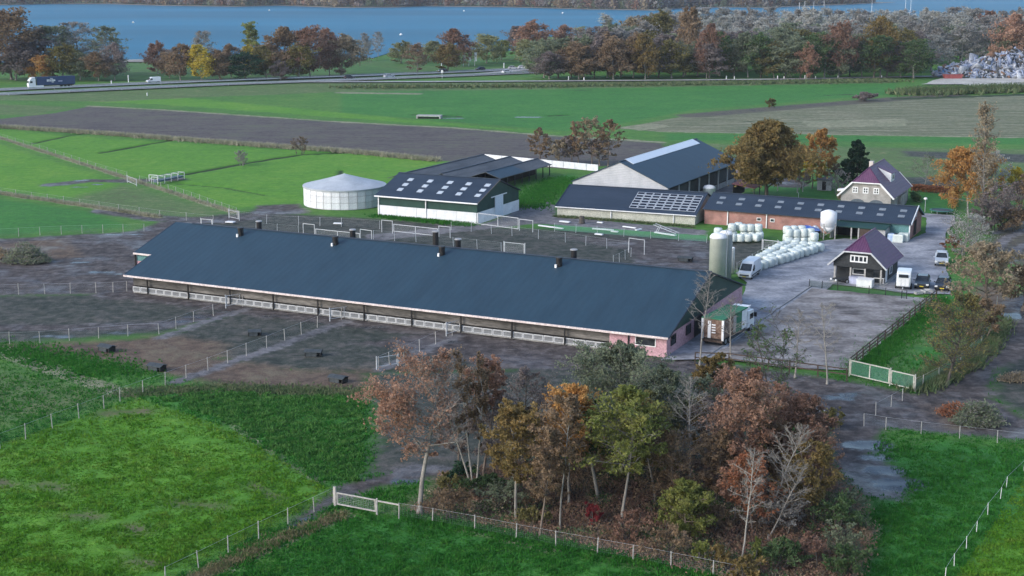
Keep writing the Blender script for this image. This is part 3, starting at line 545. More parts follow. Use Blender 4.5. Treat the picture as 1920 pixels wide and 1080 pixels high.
# ---- round concrete tank with tent roof
TC = gp(647, 381); t = thing('slurry_tank', 'round white concrete tank with pointed grey tent roof', 'tank', TC); RT, HT = width_of(TC, 76.5), 3.35
seg = 30; a = math.pi / seg; pm = MB().loft([[(RT * math.cos(q), RT * math.sin(q), z), (RT * math.cos(-q), RT * math.sin(-q), z), ((RT - .2) * math.cos(-q), (RT - .2) * math.sin(-q), z), ((RT - .2) * math.cos(q), (RT - .2) * math.sin(q), z)] for q in (a * .94,) for z in (0, HT / 3 - .05)]).mesh('concrete_panel', mat('weathered_white_panel', [(.46, .47, .49), (.60, .61, .63), (.70, .71, .72)], scale=1.2, rough=.9, fine=.15, stretch=(1, 1, .5), per_obj=.07))
for k in range(seg):
    for r_ in range(3): link('concrete_panel', pm, t, (0, 0, r_ * HT / 3), (0, 0, 2 * math.pi * k / seg))
MB().cyl((0, 0, -.1), RT - .1, HT, 60, cap=False).build('tank_joint', M_CONC, t); M_TENT = mat('grey_tent_fabric', [(.30, .33, .36), (.38, .41, .44), (.44, .47, .5)], scale=.4, rough=.6, fine=.06)
prof = [(RT + .12, HT - .25), (RT + .14, HT + .02), (RT * .75, HT + .02 + .235 * (height_to(TC, 325) - HT)), (RT * .5, HT + .475 * (height_to(TC, 325) - HT)), (RT * .25, HT + .73 * (height_to(TC, 325) - HT)), (.3, height_to(TC, 325) - .12), (.05, height_to(TC, 325))]; MB().lathe(prof, 40).build('tent_roof', M_TENT, t)
me = MB().bar((RT * .99, 0, HT + .06), (.3, 0, height_to(TC, 327) - .04), .03, .03).mesh('roof_seam', M_TENT)

# ---- row of three low open sheds behind
A, B = gp(938, 335, 2.2), gp(1035, 308.5, 2.2); dv = B - A; th = math.atan2(dv.y, dv.x); LS = dv.length; WS = 6.5
for k, (lab, m_, ex) in enumerate([('rightmost low open shed behind the green barn, dark near half', M_ROOF3, 0), ('middle low open shed behind the green barn', M_ROOF3, 9), ('leftmost low open shed behind the green barn', M_ROOF3, 15)]):
    org = Vector((A.x, A.y, 0)) + Vector((-math.sin(th), math.cos(th), 0)) * WS * k; t = thing('open_shed', lab, 'shed', org, th)
    o = gable_roof(t, -ex * .6, LS + k * .5, 0, WS - .04, 2.2, 3.25, m_, .08)
    if k == 0: slope_rect(t, 'dark_roof_sheets', M_ROOF, .0, LS * .48, .05, WS / 2 - .1, WS, 2.2, 3.25, .03, .03)
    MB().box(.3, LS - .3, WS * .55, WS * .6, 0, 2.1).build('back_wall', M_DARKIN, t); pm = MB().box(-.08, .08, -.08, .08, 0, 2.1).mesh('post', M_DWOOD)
    for j in range(8): link('post', pm, t, (.5 + j * (LS - 1) / 7, .3, 0))
t = thing('bunker_wall', 'long low white panel wall behind the open sheds', 'wall', gp(905, 300)); wp = [gp(905, 300), gp(1015, 310.5), gp(1122, 321)]; b0 = wp[0]
for a_, b_ in zip(wp[:-1], wp[1:]):
    n = int((b_ - a_).length / 2.6)
    for k in range(n): p, q = a_.lerp(b_, k / n) - b0, a_.lerp(b_, (k + .965) / n) - b0; MB().bar((p.x, p.y, .65), (q.x, q.y, .65), .12, 1.35).build('wall_panel', M_WCON, t)

# ---- big grey barn with light strip
L_, W_, ZE, ZR = 39.3, 18.5, 4.0, 8.04
t = thing('grey_barn', 'big grey clad barn with white light strip along its ridge', 'barn', (26.95, 239.7, 0), R(63.0))
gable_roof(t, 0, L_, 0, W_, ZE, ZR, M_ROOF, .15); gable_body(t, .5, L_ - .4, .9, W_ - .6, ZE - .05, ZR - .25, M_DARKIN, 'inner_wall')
MB().loft([[(x, .25, -.1), (x, W_ - .25, -.1), (x, W_ - .25, ZE - .1), (x, W_ / 2, ZR - .18), (x, .25, ZE - .1)] for x in (.2, .5)]).build('gable_wall', M_GREYCL, t)
win(t, (.2, 9.6, 0), 3.9, 3.55, 'x', -1, frame=M_ROOF2, pane=mat('grey_door_sheet', (.26, .27, .28), rough=.6), name='door', fw=.15)
for sgn in (0, 1):
    ya, za = slope_pt(W_, ZE, ZR, W_ / 2 - 1.55, .06); yb, zb = slope_pt(W_, ZE, ZR, W_ / 2, .08); f = (lambda y: W_ - y) if sgn else (lambda y: y)
    MB().slab([(2.6, f(ya), za), (L_ - 2.2, f(ya), za), (L_ - 2.2, f(yb), zb + .06), (2.6, f(yb), zb + .06)], .08).build('ridge_light', mat('white_light_strip', [(.66, .7, .73), (.74, .77, .8)], rough=.4, fine=.04), t)
pm = MB().box(-.12, .12, -.12, .12, 0, ZE - .2).mesh('post', M_STEEL)
for k in range(8): link('post', pm, t, (1.0 + k * 5.3, .5, 0))
MB().box(.9, L_ - .9, .6, .68, 1.2, 3.4).build('side_netting', mat('dark_grey_netting', [(.03, .035, .04), (.05, .055, .06), (.07, .075, .08)], rough=.9, scale=.5), t); MB().box(.9, L_ - .9, .62, .8, -.1, .9).build('plinth', M_CONC, t)
poly_sheet('feeding_yard', pxs((1258, 378), (1300, 370), (1440, 318), (1425, 300), (1380, 308), (1262, 362)), .015, mat('reddish_paving', [(.19, .13, .125), (.25, .17, .16), (.29, .21, .2)], scale=.4, rough=.9), jitter=.1, step=2)

t = thing('lean_to_shed', 'low dark red roofed lean to under the big bronze tree', 'shed', gp(1404, 366), R(63)); MB().slab([(-3.6, -2.2, 1.9), (3.6, -2.2, 1.9), (3.6, 2.2, 2.5), (-3.6, 2.2, 2.5)], .1).build('roof', mat('dark_red_roof', [(.11, .04, .045), (.15, .055, .06)], rough=.7), t); MB().box(-3.4, 3.4, 1.9, 2.0, 0, 2.3).build('back_wall', M_DARKIN, t)
for x in (-3.4, 0, 3.4): MB().box(x - .08, x + .08, -2.1, -1.94, 0, 1.85).build('post', M_DWOOD, t)
# ---- cream barn with solar panels
L_, W_, ZE, ZR = 24.55, 14.5, 1.52, 4.27
t = thing('solar_barn', 'low cream walled barn with solar panels on dark roof', 'barn', (7.3, 235.55, 0), R(-22.6))
gable_roof(t, 0, L_, 0, W_, ZE, ZR, M_ROOF2); gable_body(t, .25, L_ - .25, .35, W_ - .35, ZE - .02, ZR - .2, M_CREAM); MB().bar((0, -.05, ZE - .06), (L_, -.05, ZE - .06), .1, .14).build('gutter', M_TRIM, t)
for x in (9.8, 20.6): MB().box(x, x + .14, .16, .30, 0, ZE - .1).build('downpipe', M_TRIM, t)
M_PV = mat('solar_cells', [(.006, .008, .014), (.010, .012, .020), (.016, .018, .028)], scale=3, rough=.25, spec=.5, fine=.1); pw, ph = 1.36, .80
for c in range(8):
    for r_ in range(6):
        x0, s0 = 12.75 + c * (pw + .06), 1.0 + r_ * (ph + .05); f = slope_rect(t, 'solar_panel', M_STEEL, x0, x0 + pw, s0, s0 + ph, W_, ZE, ZR, .09, .05); slope_rect(f, 'cells', M_PV, x0 + .11, x0 + pw - .11, s0 + .11, s0 + ph - .11, W_, ZE, ZR, .095, .02)
MB().bar((-.02, 0, ZE + .02), (-.02, W_ / 2, ZR + .02), .1, .16).build('verge_board', M_ROOF2, t)

# ---- brick and teal barn
L_, W_, ZE, ZR = 33.5, 10.3, 2.44, 4.47
t = thing('brick_barn', 'long low barn, red brick left and teal boards right', 'barn', (31.2, 227.6, 0), R(-26.45))
gable_roof(t, 0, L_, 0, W_, ZE, ZR, M_ROOF2); gable_body(t, .2, L_ - .3, .4, W_ - .4, ZE - .02, ZR - .2, M_BRICK); MB().box(22.4, L_ - .35, .3, .42, .0, ZE - .02).build('board_wall', M_TEAL, t)
MB().bar((0, -.05, ZE - .06), (L_, -.05, ZE - .06), .1, .12).build('gutter', M_ROOF2, t)
for x in (4.1, 10.6, 22.3, L_ - .35): MB().box(x, x + .16, .2, .3, 0, ZE - .1).build('downpipe', M_TRIM, t)
for i in range(10):
    x = 1.7 + 3.26 * i; [slope_rect(t, 'skylight', mat('grey_skylight', [(.13, .155, .18), (.18, .205, .23), (.23, .255, .28)], rough=.35), x - .6 * k, x + 1.0 - .6 * k * 0 - .0, s0, s0 + .62, W_, ZE, ZR) for k, s0 in ((0, 3.3), (0, 1.75))]
MB().bar((L_ + .04, -.05, ZE + .0), (L_ + .04, W_ / 2, ZR + .06), .1, .34).build('verge_board', M_TRIM, t); MB().bar((L_ + .04, W_ / 2, ZR + .06), (L_ + .04, W_ + .05, ZE), .1, .2).build('verge_board', M_TEAL, t)
win(t, (9.4, .4, 1.05), .75, .55, 'y', -1); win(t, (11.6, .4, 1.05), .75, .55, 'y', -1); win(t, (L_ - .3, 4.6, 0), 2.6, 2.5, 'x', 1, frame=M_BRICK, pane=M_DARKIN, name='door'); win(t, (L_ - .3, 5.2, 2.9), .6, .6, 'x', 1)
MB().slab([(21.9, -3.6, 1.95), (30.4, -3.6, 1.95), (30.4, .3, 2.22), (21.9, .3, 2.22)], .1).build('lean_to_roof', M_GREENC, t)
MB().box(22.0, 22.2, -3.4, .3, 0, 1.85).build('lean_to_wall', M_CONC, t); MB().box(22.2, 30.2, .0, .28, 0, 1.9).build('lean_to_back', M_DARKIN, t); MB().box(28.4, 30.3, -3.4, .0, 0, 1.85).build('lean_to_wall', M_CONC, t); pm = MB().box(-.1, .1, -.1, .1, 0, 1.86).mesh('post', M_WOODP)
for x in (22.0, 25.2, 26.3, 28.3): link('post', pm, t, (x, -3.5, 0))
MB().box(26.3, 28.3, -3.46, -3.4, 0, 1.75).build('lean_to_wall', M_WOODB, t)

# ---- houses with half hipped purple roofs
def half_hip(t, L, W, ze, zr, yk, hd, hdb, m, th=.12, M_TRIM=M_TRIM, vb=.28):
    k = (zr - ze) / (W / 2); zk = ze + k * yk
    for f in (lambda y: y, lambda y: W - y):
        MB().slab([(0, f(0), ze), (L, f(0), ze), (L, f(yk), zk), (L - hdb, f(W / 2), zr), (hd, f(W / 2), zr), (0, f(yk), zk)], th).build('roof_slope', m, t)
        for x, xr in ((-.03, 0), (L + .03, 0)): MB().bar((x, f(-.02), ze - .06), (x, f(yk), zk - .06), .09, vb).build('verge_board', M_TRIM, t)
    MB().slab([(0, yk, zk + .004), (hd, W / 2, zr + .004), (0, W - yk, zk + .004)], th).build('roof_hip', m, t); MB().slab([(L, yk, zk + .004), (L - hdb, W / 2, zr + .004), (L, W - yk, zk + .004)], th).build('roof_hip', m, t)
    MB().bar((-.05, yk - .05, zk - .05), (-.05, W - yk + .05, zk - .05), .1, .18).build('fascia', M_TRIM, t); MB().bar((hd, W / 2, zr + .03), (L - hdb, W / 2, zr + .03), .22, .1).build('ridge_tiles', m, t)
    for f in (lambda y: y, lambda y: W - y): MB().bar((0, f(yk), zk + .03), (hd, W / 2, zr + .03), .2, .1).build('hip_tiles', m, t)
    return zk
def house_body(t, x0, x1, y0, y1, W, ze, zr, yk, m, name='wall', z0=-.1):
    k = (zr - ze) / (W / 2); za = ze + k * y0 - .16; zk = ze + k * yk - .16
    return MB().loft([[(x, y0, z0), (x, y1, z0), (x, y1, za), (x, W - yk, zk), (x, yk, zk), (x, y0, za)] for x in (x0, x1)]).build(name, m, t)
t = thing('farmhouse', 'grey brick farmhouse with purple roof and white dormer', 'house', (64.96, 237.06, 0), R(64.16)); L_, W_, ZE, ZR, YK = 16.6, 9.64, 2.5, 7.4, 2.45
half_hip(t, L_, W_, ZE, ZR, YK, 2.0, 2.0, M_TILE); house_body(t, .4, L_ - .4, .55, W_ - .55, W_, ZE, ZR, YK, M_GBRICK)
for y in (3.1, 4.9, 6.7): win(t, (.4, y, 3.1), .95, 1.05, 'x', -1, mull=1, bars=1, fw=.16)
for y in (3.0, 6.2):
    a_ = MB(); pts = [(1.25 * math.cos(q), 1.35 + .75 * math.sin(q)) for q in np.linspace(0, math.pi, 9)]; a_.loft([[(x, y + p, z) for p, z in [(1.25, 0)] + pts + [(-1.25, 0)]] for x in (.34, .42)]); a_.build('arched_door', mat('blue_grey_door', (.09, .11, .13), rough=.6), t)
ch = MB().box(6.0, 7.0, W_ / 2 + .2, W_ / 2 + .9, ZR - .6, ZR + .55).build('chimney', mat('pale_chimney', (.5, .46, .42), rough=.9), t)
k = (ZR - ZE) / (W_ / 2); dz = lambda s: ZE + k * s
MB().loft([[(x, 1.9, dz(1.9) - .1), (x, 1.9, dz(1.9) + 1.5), (x, 4.3, dz(4.3) + .02), (x, 4.3, dz(4.3) - .2)] for x in (6.6, 9.6)]).build('dormer', M_TRIM, t); win(t, (8.4, 1.9, dz(1.9) + .25), 1.7, .85, 'y', -1, mull=1)
MB().slab([(6.6, 1.7, dz(1.9) + 1.5), (9.9, 1.7, dz(1.9) + 1.5), (9.9, 4.4, dz(4.4) + .06), (6.6, 4.4, dz(4.4) + .06)], .08).build('dormer_roof', M_TILE, t)
MB().slab([(3.5, W_ - .6, ZE + .7), (3.5, W_ + .9, ZE + .5), (5.0, W_ + .9, ZE + .5), (5.0, W_ - .6, ZE + .7)], .3).build('porch_roof', M_TRIM, t)
win(t, (5.0, .55, .8), 1.3, 1.2, 'y', -1, mull=1); win(t, (10.0, .55, .1), 1.0, 2.0, 'y', -1, name='door'); MB().box(7.2, 12.6, .1, .5, 0, 2.0).build('side_wall', M_GBRICK, t)
t = thing('timber_cottage', 'dark timber cottage with purple half hipped roof and porch', 'house', (48.76, 179.48, 0), R(62.46)); L_, W_, ZE, ZR, YK = 10.4, 7.74, 2.3, 6.0, 2.1
half_hip(t, L_, W_, ZE, ZR, YK, 3.0, 1.0, M_TILE, .14, M_GATE, .2); house_body(t, .45, L_ - .4, .65, W_ - .65, W_, ZE, ZR, YK, M_DWOOD, 'upper_wall', 2.12); MB().box(1.9, L_ - .45, .7, W_ - .7, -.1, 2.12).build('lower_wall', M_DWOOD, t)
win(t, (.45, 3.75, 2.85), 2.3, .95, 'x', -1, mull=3, fw=.17); win(t, (1.9, 4.0, .9), 1.7, .85, 'x', -1, fw=.12); win(t, (1.9, 1.7, 0), .9, 2.0, 'x', -1, frame=M_DWOOD, name='door')
pm = MB().box(-.1, .1, -.1, .1, 0, 2.12).mesh('porch_post', M_WOODP)
for y in (.8, 2.9, 4.8, 6.9): link('porch_post', pm, t, (.62, y, 0))
win(t, (5.6, .65, .7), 1.4, 1.1, 'y', -1, fw=.1); win(t, (3.0, .65, .05), .9, 1.95, 'y', -1, pane=M_TRIM, name='door')
MB().box(.1, L_ - .3, .2, W_ - .2, -.05, .06).build('terrace', M_CONC, t)
# ================================================================== trees and shrubs
def unit(v): return v / (np.linalg.norm(v, axis=-1, keepdims=True) + 1e-9)
def tubes(A, B, ra, rb, n):
    """many tapered tube pieces at once -> verts, quads"""
    A, B = np.asarray(A, float), np.asarray(B, float); ra, rb = np.asarray(ra, float), np.asarray(rb, float); M = len(A)
    d = unit(B - A); ref = np.where(np.abs(d[:, 2:3]) > .9, np.array([[1., 0, 0]]), np.array([[0., 0, 1]])); u = unit(np.cross(d, ref)); w_ = np.cross(d, u)
    an = 2 * np.pi * np.arange(n) / n; ring = np.cos(an)[None, :, None] * u[:, None] + np.sin(an)[None, :, None] * w_[:, None]
    V = np.concatenate([A[:, None] + ring * ra[:, None, None], B[:, None] + ring * rb[:, None, None]], 1).reshape(-1, 3)
    i = np.arange(n); j = (i + 1) % n; q = np.stack([i, j, n + j, n + i], 1); Q = (np.arange(M)[:, None, None] * 2 * n + q[None]).reshape(-1, 4)
    return V, Q
def leaf_quads(C, s, rg, flat=.0):
    M = len(C); a = rg.normal(size=(M, 3)); a[:, 2] *= (1 - flat); a = unit(a); b = unit(np.cross(a, rg.normal(size=(M, 3)))); s = s * rg.uniform(.6, 1.4, (M, 1))
    V = np.stack([C - a * s, C + b * s * .6, C + a * s, C - b * s * .6], 1).reshape(-1, 3)
    return V, np.arange(M * 4).reshape(-1, 4)
def leafm(name, *cols, fine=.35, transl=.5, scale=.6, po=.12): return mat('leaves_' + name, list(cols), scale=scale, rough=.85, transl=transl, fine=fine, per_obj=po, spec=.12)
LM = {
 'rust': leafm('rust', (0.256, 0.147, 0.100), (0.397, 0.237, 0.166), (0.486, 0.314, 0.230)), 'orange': leafm('orange', (0.320, 0.166, 0.058), (0.486, 0.269, 0.096), (0.563, 0.358, 0.141)),
 'brown': leafm('brown', (0.166, 0.118, 0.077), (0.262, 0.186, 0.118), (0.346, 0.250, 0.160)), 'redbrown': leafm('redbrown', (0.186, 0.109, 0.079), (0.275, 0.166, 0.122), (0.346, 0.218, 0.154)),
 'olive': leafm('olive', (0.109, 0.109, 0.044), (0.192, 0.173, 0.067), (0.269, 0.224, 0.090)), 'oak': leafm('oak', (0.134, 0.109, 0.046), (0.230, 0.173, 0.070), (0.333, 0.224, 0.092)),
 'yellow': leafm('yellow', (0.307, 0.243, 0.038), (0.486, 0.384, 0.058), (0.576, 0.461, 0.090)), 'yellowgreen': leafm('yellowgreen', (0.128, 0.160, 0.044), (0.218, 0.243, 0.070), (0.333, 0.320, 0.102)),
 'green': leafm('green', (0.058, 0.102, 0.044), (0.096, 0.154, 0.064), (0.141, 0.192, 0.083)), 'greygreen': leafm('greygreen', (0.128, 0.160, 0.102), (0.198, 0.230, 0.147), (0.269, 0.294, 0.192)),
 'dark': leafm('dark', (0.018, 0.046, 0.028), (0.033, 0.074, 0.044), (0.054, 0.100, 0.056)), 'grey': leafm('grey', (0.205, 0.198, 0.186), (0.301, 0.288, 0.269), (0.384, 0.371, 0.346)),
 'purple': leafm('purple', (0.160, 0.134, 0.128), (0.237, 0.198, 0.186), (0.307, 0.256, 0.237)), 'palegrey': leafm('palegrey', (0.282, 0.282, 0.256), (0.397, 0.390, 0.358), (0.486, 0.474, 0.435)),
 'tan': leafm('tan', (0.243, 0.198, 0.141), (0.346, 0.282, 0.192), (0.435, 0.352, 0.243)), 'copper': leafm('copper', (0.218, 0.096, 0.058), (0.320, 0.141, 0.077), (0.384, 0.179, 0.102)), 'red': leafm('red', (0.230, 0.038, 0.045), (0.333, 0.064, 0.070), (0.384, 0.102, 0.090)),
 'palegreen': leafm('palegreen', (0.192, 0.211, 0.096), (0.282, 0.288, 0.141), (0.371, 0.358, 0.192))}
def barkm(n, *c): return mat('bark_' + n, list(c), scale=2.5, rough=.95, bump=.02, bscale=9, stretch=(1, 1, .3))
BK = {'grey': barkm('grey', (.14, .13, .115), (.22, .205, .185), (.29, .27, .245)), 'dark': barkm('dark', (.05, .045, .04), (.085, .075, .066), (.12, .105, .09)), 'pale': barkm('pale', (.17, .155, .14), (.25, .235, .21), (.34, .32, .29)), 'brown': barkm('brown', (.11, .085, .07), (.17, .135, .11), (.22, .18, .15))}
# ================================================================== silos, bales, tarps
def silo(label, px, py, topy, wpx, m_body):
    P = gp(px, py); r = width_of(P, wpx) / 2; h = height_to(P, topy); t = thing('feed_silo', label, 'silo', P)
    MB().lathe([(r, 0), (r, h - r * .62), (r * 1.02, h - r * .6)], 28).build('body', m_body, t, True); MB().lathe([(r * 1.03, h - r * .6), (r * 1.03, h - r * .42), (r * .8, h - r * .12), (r * .35, h), (r * .1, h)], 28).build('cap', M_TRIM, t, True)
    return t, r, h
M_SILO = mat('pale_silo_shell', [(.40, .42, .37), (.47, .49, .43), (.52, .54, .48)], scale=.8, rough=.6, fine=.05); M_SILO2 = mat('grey_silo_shell', [(.30, .33, .34), (.36, .39, .40), (.41, .44, .45)], scale=.8, rough=.6, fine=.05)
t, r, h = silo('tall pale feed silo, front one of the pair behind the barn', 1344, 532, 437, 31, M_SILO)
lb = MB()
for s in (-.22, .22): lb.bar((r * .92 + .1, -.35 + s, .3), (r * .92 + .1, -.35 + s, h + .15), .05)
lb.build('ladder', M_STEEL, t); hp = MB(); pts = [(r * .9 + .9 * (1 - math.cos(q)) * .5, .3, h - .4 + 1.0 * math.sin(q)) for q in np.linspace(0, math.pi, 9)]
for a_, b_ in zip(pts[:-1], pts[1:]): hp.bar(a_, b_, .09)
hp.build('filling_hoop', M_STEEL, t)
silo('tall grey feed silo, rear one of the pair behind the barn', 1359, 522, 432, 24, M_SILO2); silo('short slim white silo behind the tall pair', 1372, 512, 463, 9, M_TRIM); silo('small white silo top behind the solar barn roof', 1329, 372, 347, 23, M_TRIM)
P = gp(1552, 447); t = thing('hopper_silo', 'white hopper silo on legs in front of the brick barn', 'silo', P); r = width_of(P, 30) / 2; h = height_to(P, 393); z1 = height_to(P, 424)
MB().lathe([(r, z1), (r, h - .45), (r * .5, h - .12), (.1, h), (.05, h)], 24).build('body', M_TRIM, t, True); MB().lathe([(.18, z1 - 1.1), (r * .98, z1 - .01)], 24).build('hopper', M_TRIM, t, True); pm = MB().box(-.08, .08, -.08, .08, 0, z1 + .5).mesh('leg', M_WOODP)
for q in range(4): a_ = math.pi / 4 + q * math.pi / 2; link('leg', pm, t, (r * 1.0 * math.cos(a_), r * 1.0 * math.sin(a_), 0))
for q in range(4): a_ = math.pi / 4 + q * math.pi / 2; b_ = a_ + math.pi / 2; MB().bar((r * math.cos(a_), r * math.sin(a_), .5), (r * math.cos(b_), r * math.sin(b_), z1 - .2), .05).build('brace', M_WOODP, t)
M_BALE = mat('pale_green_bale_film', [(.46, .52, .48), (.56, .61, .57), (.64, .68, .645)], scale=1.4, rough=.38, spec=.5, fine=.1, bump=.03, bscale=3, per_obj=.07)
def bale_mesh(seed):
    r_ = random.Random(seed); prof = [(.30, .0), (.52, .03), (.61, .14), (.64, .40), (.645, .7), (.63, 1.0), (.55, 1.15), (.34, 1.2)]; mb = MB(); mb.lathe(prof, 18)
    mb.v = [(x * (1 + .04 * math.sin(3 * math.atan2(y, x) + z * 2 + seed)), y * (1 + .04 * math.cos(2 * math.atan2(y, x) + seed)), z + .03 * math.sin(5 * math.atan2(y, x) + seed) * (z > .9)) for x, y, z in mb.v]
    return mb.mesh('wrap', M_BALE, True)
BALES = [bale_mesh(i) for i in range(5)]; rb = random.Random(3)
def bale(P, label, group, z=0, lying=False):
    t = thing('wrapped_bale', label, 'bale', (P.x, P.y, z), rb.uniform(0, 6.28), group); o = link('wrap', rb.choice(BALES), t); o.scale = (1, 1, rb.uniform(.94, 1.06))
    if lying: o.rotation_euler = (math.pi / 2, 0, 0); o.location = (0, .6, .62)
# big field of bales: rows between a left and a right line, widening to the back
lf0, lf1, rt0, rt1 = gp(1404, 503), gp(1478, 463), gp(1421, 507), gp(1536, 471); nrow = 13
for i in range(nrow):
    f = i / (nrow - 1); a_, b_ = lf0.lerp(lf1, f), rt0.lerp(rt1, f); n = max(2, int((b_ - a_).length / 1.28) + 1)
    for k in range(n):
        p = a_.lerp(b_, k / max(1, n - 1)); p.x += rb.uniform(-.1, .1); p.y += rb.uniform(-.1, .1)
        lab = f'wrapped round bale, {ordinal(i + 1)} from the white van, ' + ('on the yard side edge' if k == n - 1 else ('on the fence side edge' if k == 0 else 'inside the bale field'))
        bale(p, lab, 'bales laid out beside the yard')
for c, x in enumerate((1479, 1492, 1506, 1519)):
    P = gp(x, 459 - c * .3); [bale(P, f'{("lower", "upper")[k]} wrapped bale of stack {("first", "second", "third", "last")[c]} from the left behind the bale field', 'bale stacks behind the bale field', k * 1.19) for k in (0, 1)]
    P2 = gp(x - 4, 452 - c * .3)
    if c < 3: [bale(P2, 'wrapped bale in the rear row of stacks behind the bale field', 'rear bale stacks', k * 1.19) for k in (0, 1)]
bale(gp(1526, 466), 'lower wrapped bale of the pair right of the stacks', None); bale(gp(1526, 466), 'upper wrapped bale of the pair right of the stacks', None, 1.19); bale(gp(1536, 471), 'wrapped bale tipped on its side at the right end', None, 0, True)
for c, x in enumerate((1374, 1388, 1402, 1417, 1424)): bale(gp(x, 453 - (c == 4) * 3), f'wrapped bale, {("first", "second", "third", "fourth", "fifth")[c]} from the left in the front bottom row near the silos', 'bottom row of the left bale stack', 0, c == 3)
for c, x in enumerate((1371, 1392, 1405, 1420)): bale(gp(x + 1, 448), f'upper wrapped bale, {("first", "second", "third", "last")[c]} from the left in the stack near the silos', 'top row of the left bale stack', 1.19); bale(gp(x + 3, 447.6), 'wrapped bale under the upper row of the stack near the silos', 'hidden lower bales of the left stack')
bale(gp(1384, 446), 'wrapped bale at the back of the stack near the silos', 'rear bales of the left stack', 1.19); bale(gp(1346, 449), 'single wrapped bale peeking out left behind the tall silo', None, 0.6)
def box_bale(px, py, label, ang, blue=False):
    P = gp(px, py); t = thing('square_bale', label, 'bale', P, ang); mb = MB(); q = [(-.75, -.55), (.75, -.55), (.75, .55), (-.75, .55)]
    rings = [[(x * k, y * k, z) for x, y in q] for z, k in ((0, .94), (.12, 1), (1.1, 1), (1.25, .92))]; mb.loft(rings).build('wrap', mat('blue_white_film', [(.14, .26, .52), (.4, .5, .62), (.55, .62, .66)], scale=1.5, rough=.4) if blue else M_BALE, t)
box_bale(1684, 454, 'square white wrapped bale left of the barn corner', R(-26)); box_bale(1694, 452, 'square white wrapped bale against the barn corner', R(-26)); box_bale(1674, 453, 'blue and white wrapped square bale behind the cottage', R(-26), True)
def crumple(name, label, px, py, z0, w_, h, m, seed, cat='tarp'):
    P = gp(px, py); r_ = np.random.default_rng(seed); n = 14; V = []; Q = []
    for i in range(n):
        for j in range(n):
            u, v = i / (n - 1) * 2 - 1, j / (n - 1) * 2 - 1; k = max(0, 1 - (u * u + v * v) ** .8); V.append((u * w_ + r_.normal() * .06, v * w_ * .7 + r_.normal() * .06, z0 + h * k * r_.uniform(.55, 1.1) + .02))
    Q = [(i * n + j, i * n + j + 1, (i + 1) * n + j + 1, (i + 1) * n + j) for i in range(n - 1) for j in range(n - 1)]; o = link(name, np_mesh(name, V, quads=Q, mats=[m]), None, P); tag(o, label, cat)
M_BTARP = mat('blue_tarp', [(.03, .07, .28), (.06, .14, .45), (.45, .5, .6)], scale=1.4, rough=.4)
crumple('tarp_heap', 'crumpled blue and white tarp beside the bale stacks', 1512, 446, 1.3, 1.9, .7, M_BTARP, 1); crumple('film_heap', 'crumpled white film heap right of the blue tarp', 1527, 441, .9, .9, .7, mat('white_film', [(.4, .45, .5), (.6, .62, .65), (.7, .72, .74)], rough=.35), 2); crumple('film_heap', 'crumpled black film beside the white film heap', 1533, 443, .5, .8, .7, M_BLACK, 3)
def feed_tub(px, py, label): t = thing('tub', label, 'tub', gp(px, py)); MB().lathe([(.3, 0), (.36, .1), (.38, .75), (.33, .78)], 16).build('body', M_TRIM, t, True); MB().lathe([(.4, .76), (.4, .83), (.1, .86)], 16).build('lid', M_TRIM, t)
feed_tub(1488, 440, 'white plastic drum left of the blue tarp')

# ================================================================== fences and gates
NET = net_mat('wire_netting', (.24, .29, .31), .15, .022); NETG = net_mat('green_netting', (.10, .28, .20), .1, .2); NETW = net_mat('gate_mesh', (.42, .46, .48), .15, .05)
def sheet(name, P, z0, z1, m, parent, b0):
    V = []; uv = []; Q = []; s = 0.0
    for i, p in enumerate(P):
        if i: s += (p - P[i - 1]).length
        V += [(p.x - b0.x, p.y - b0.y, z0), (p.x - b0.x, p.y - b0.y, z1)]; uv += [(s, z0), (s, z1)]
    Q = [(2 * i, 2 * i + 2, 2 * i + 3, 2 * i + 1) for i in range(len(P) - 1)]; me = np_mesh(name, V, quads=Q, mats=[m]); ul = me.uv_layers.new(name='UVMap')
    vi = np.zeros(len(me.loops), np.int32); me.loops.foreach_get('vertex_index', vi); ul.data.foreach_set('uv', np.array(uv)[vi].astype(np.float32).ravel()); return link(name, me, parent)
def fence(label, path, spacing=None, h=1.25, m=None, pw=.085, net=NET, rails=(), rail_m=None, name='wire_fence', top=True, round_=True):
    P = pxs(*path); b0 = P[0]; t = thing(name, label, 'fence', b0); m = m or M_WOODP; rf = random.Random(len(label) * 7 + int(path[0][0]))
    pm = (MB().cyl((0, 0, -.35), pw / 2, h + .35, 8) if round_ else MB().box(-pw / 2, pw / 2, -pw / 2, pw / 2, -.35, h)).mesh('post', m)
    Q = P if spacing is None else dense(P, spacing)
    for p in Q: o = link('post', pm, t, (p.x - b0.x, p.y - b0.y, 0), (rf.uniform(-.05, .05), rf.uniform(-.05, .05), 0)); o.scale = (1, 1, rf.uniform(.92, 1.06))
    if net: sheet('netting', P, .05, h * .82, net, t, b0)
    for z in rails:
        for a_, b_ in zip(Q[:-1], Q[1:]): MB().bar((a_.x - b0.x, a_.y - b0.y, z), (b_.x - b0.x, b_.y - b0.y, z), .04, .12).build('rail', rail_m or m, t)
    if not rails and top:
        w_ = MB(); [w_.bar((a_.x - b0.x, a_.y - b0.y, z), (b_.x - b0.x, b_.y - b0.y, z), .012) for a_, b_ in zip(Q[:-1], Q[1:]) for z in (h * .95,)]; w_.build('wire', M_STEEL, t)
    return t
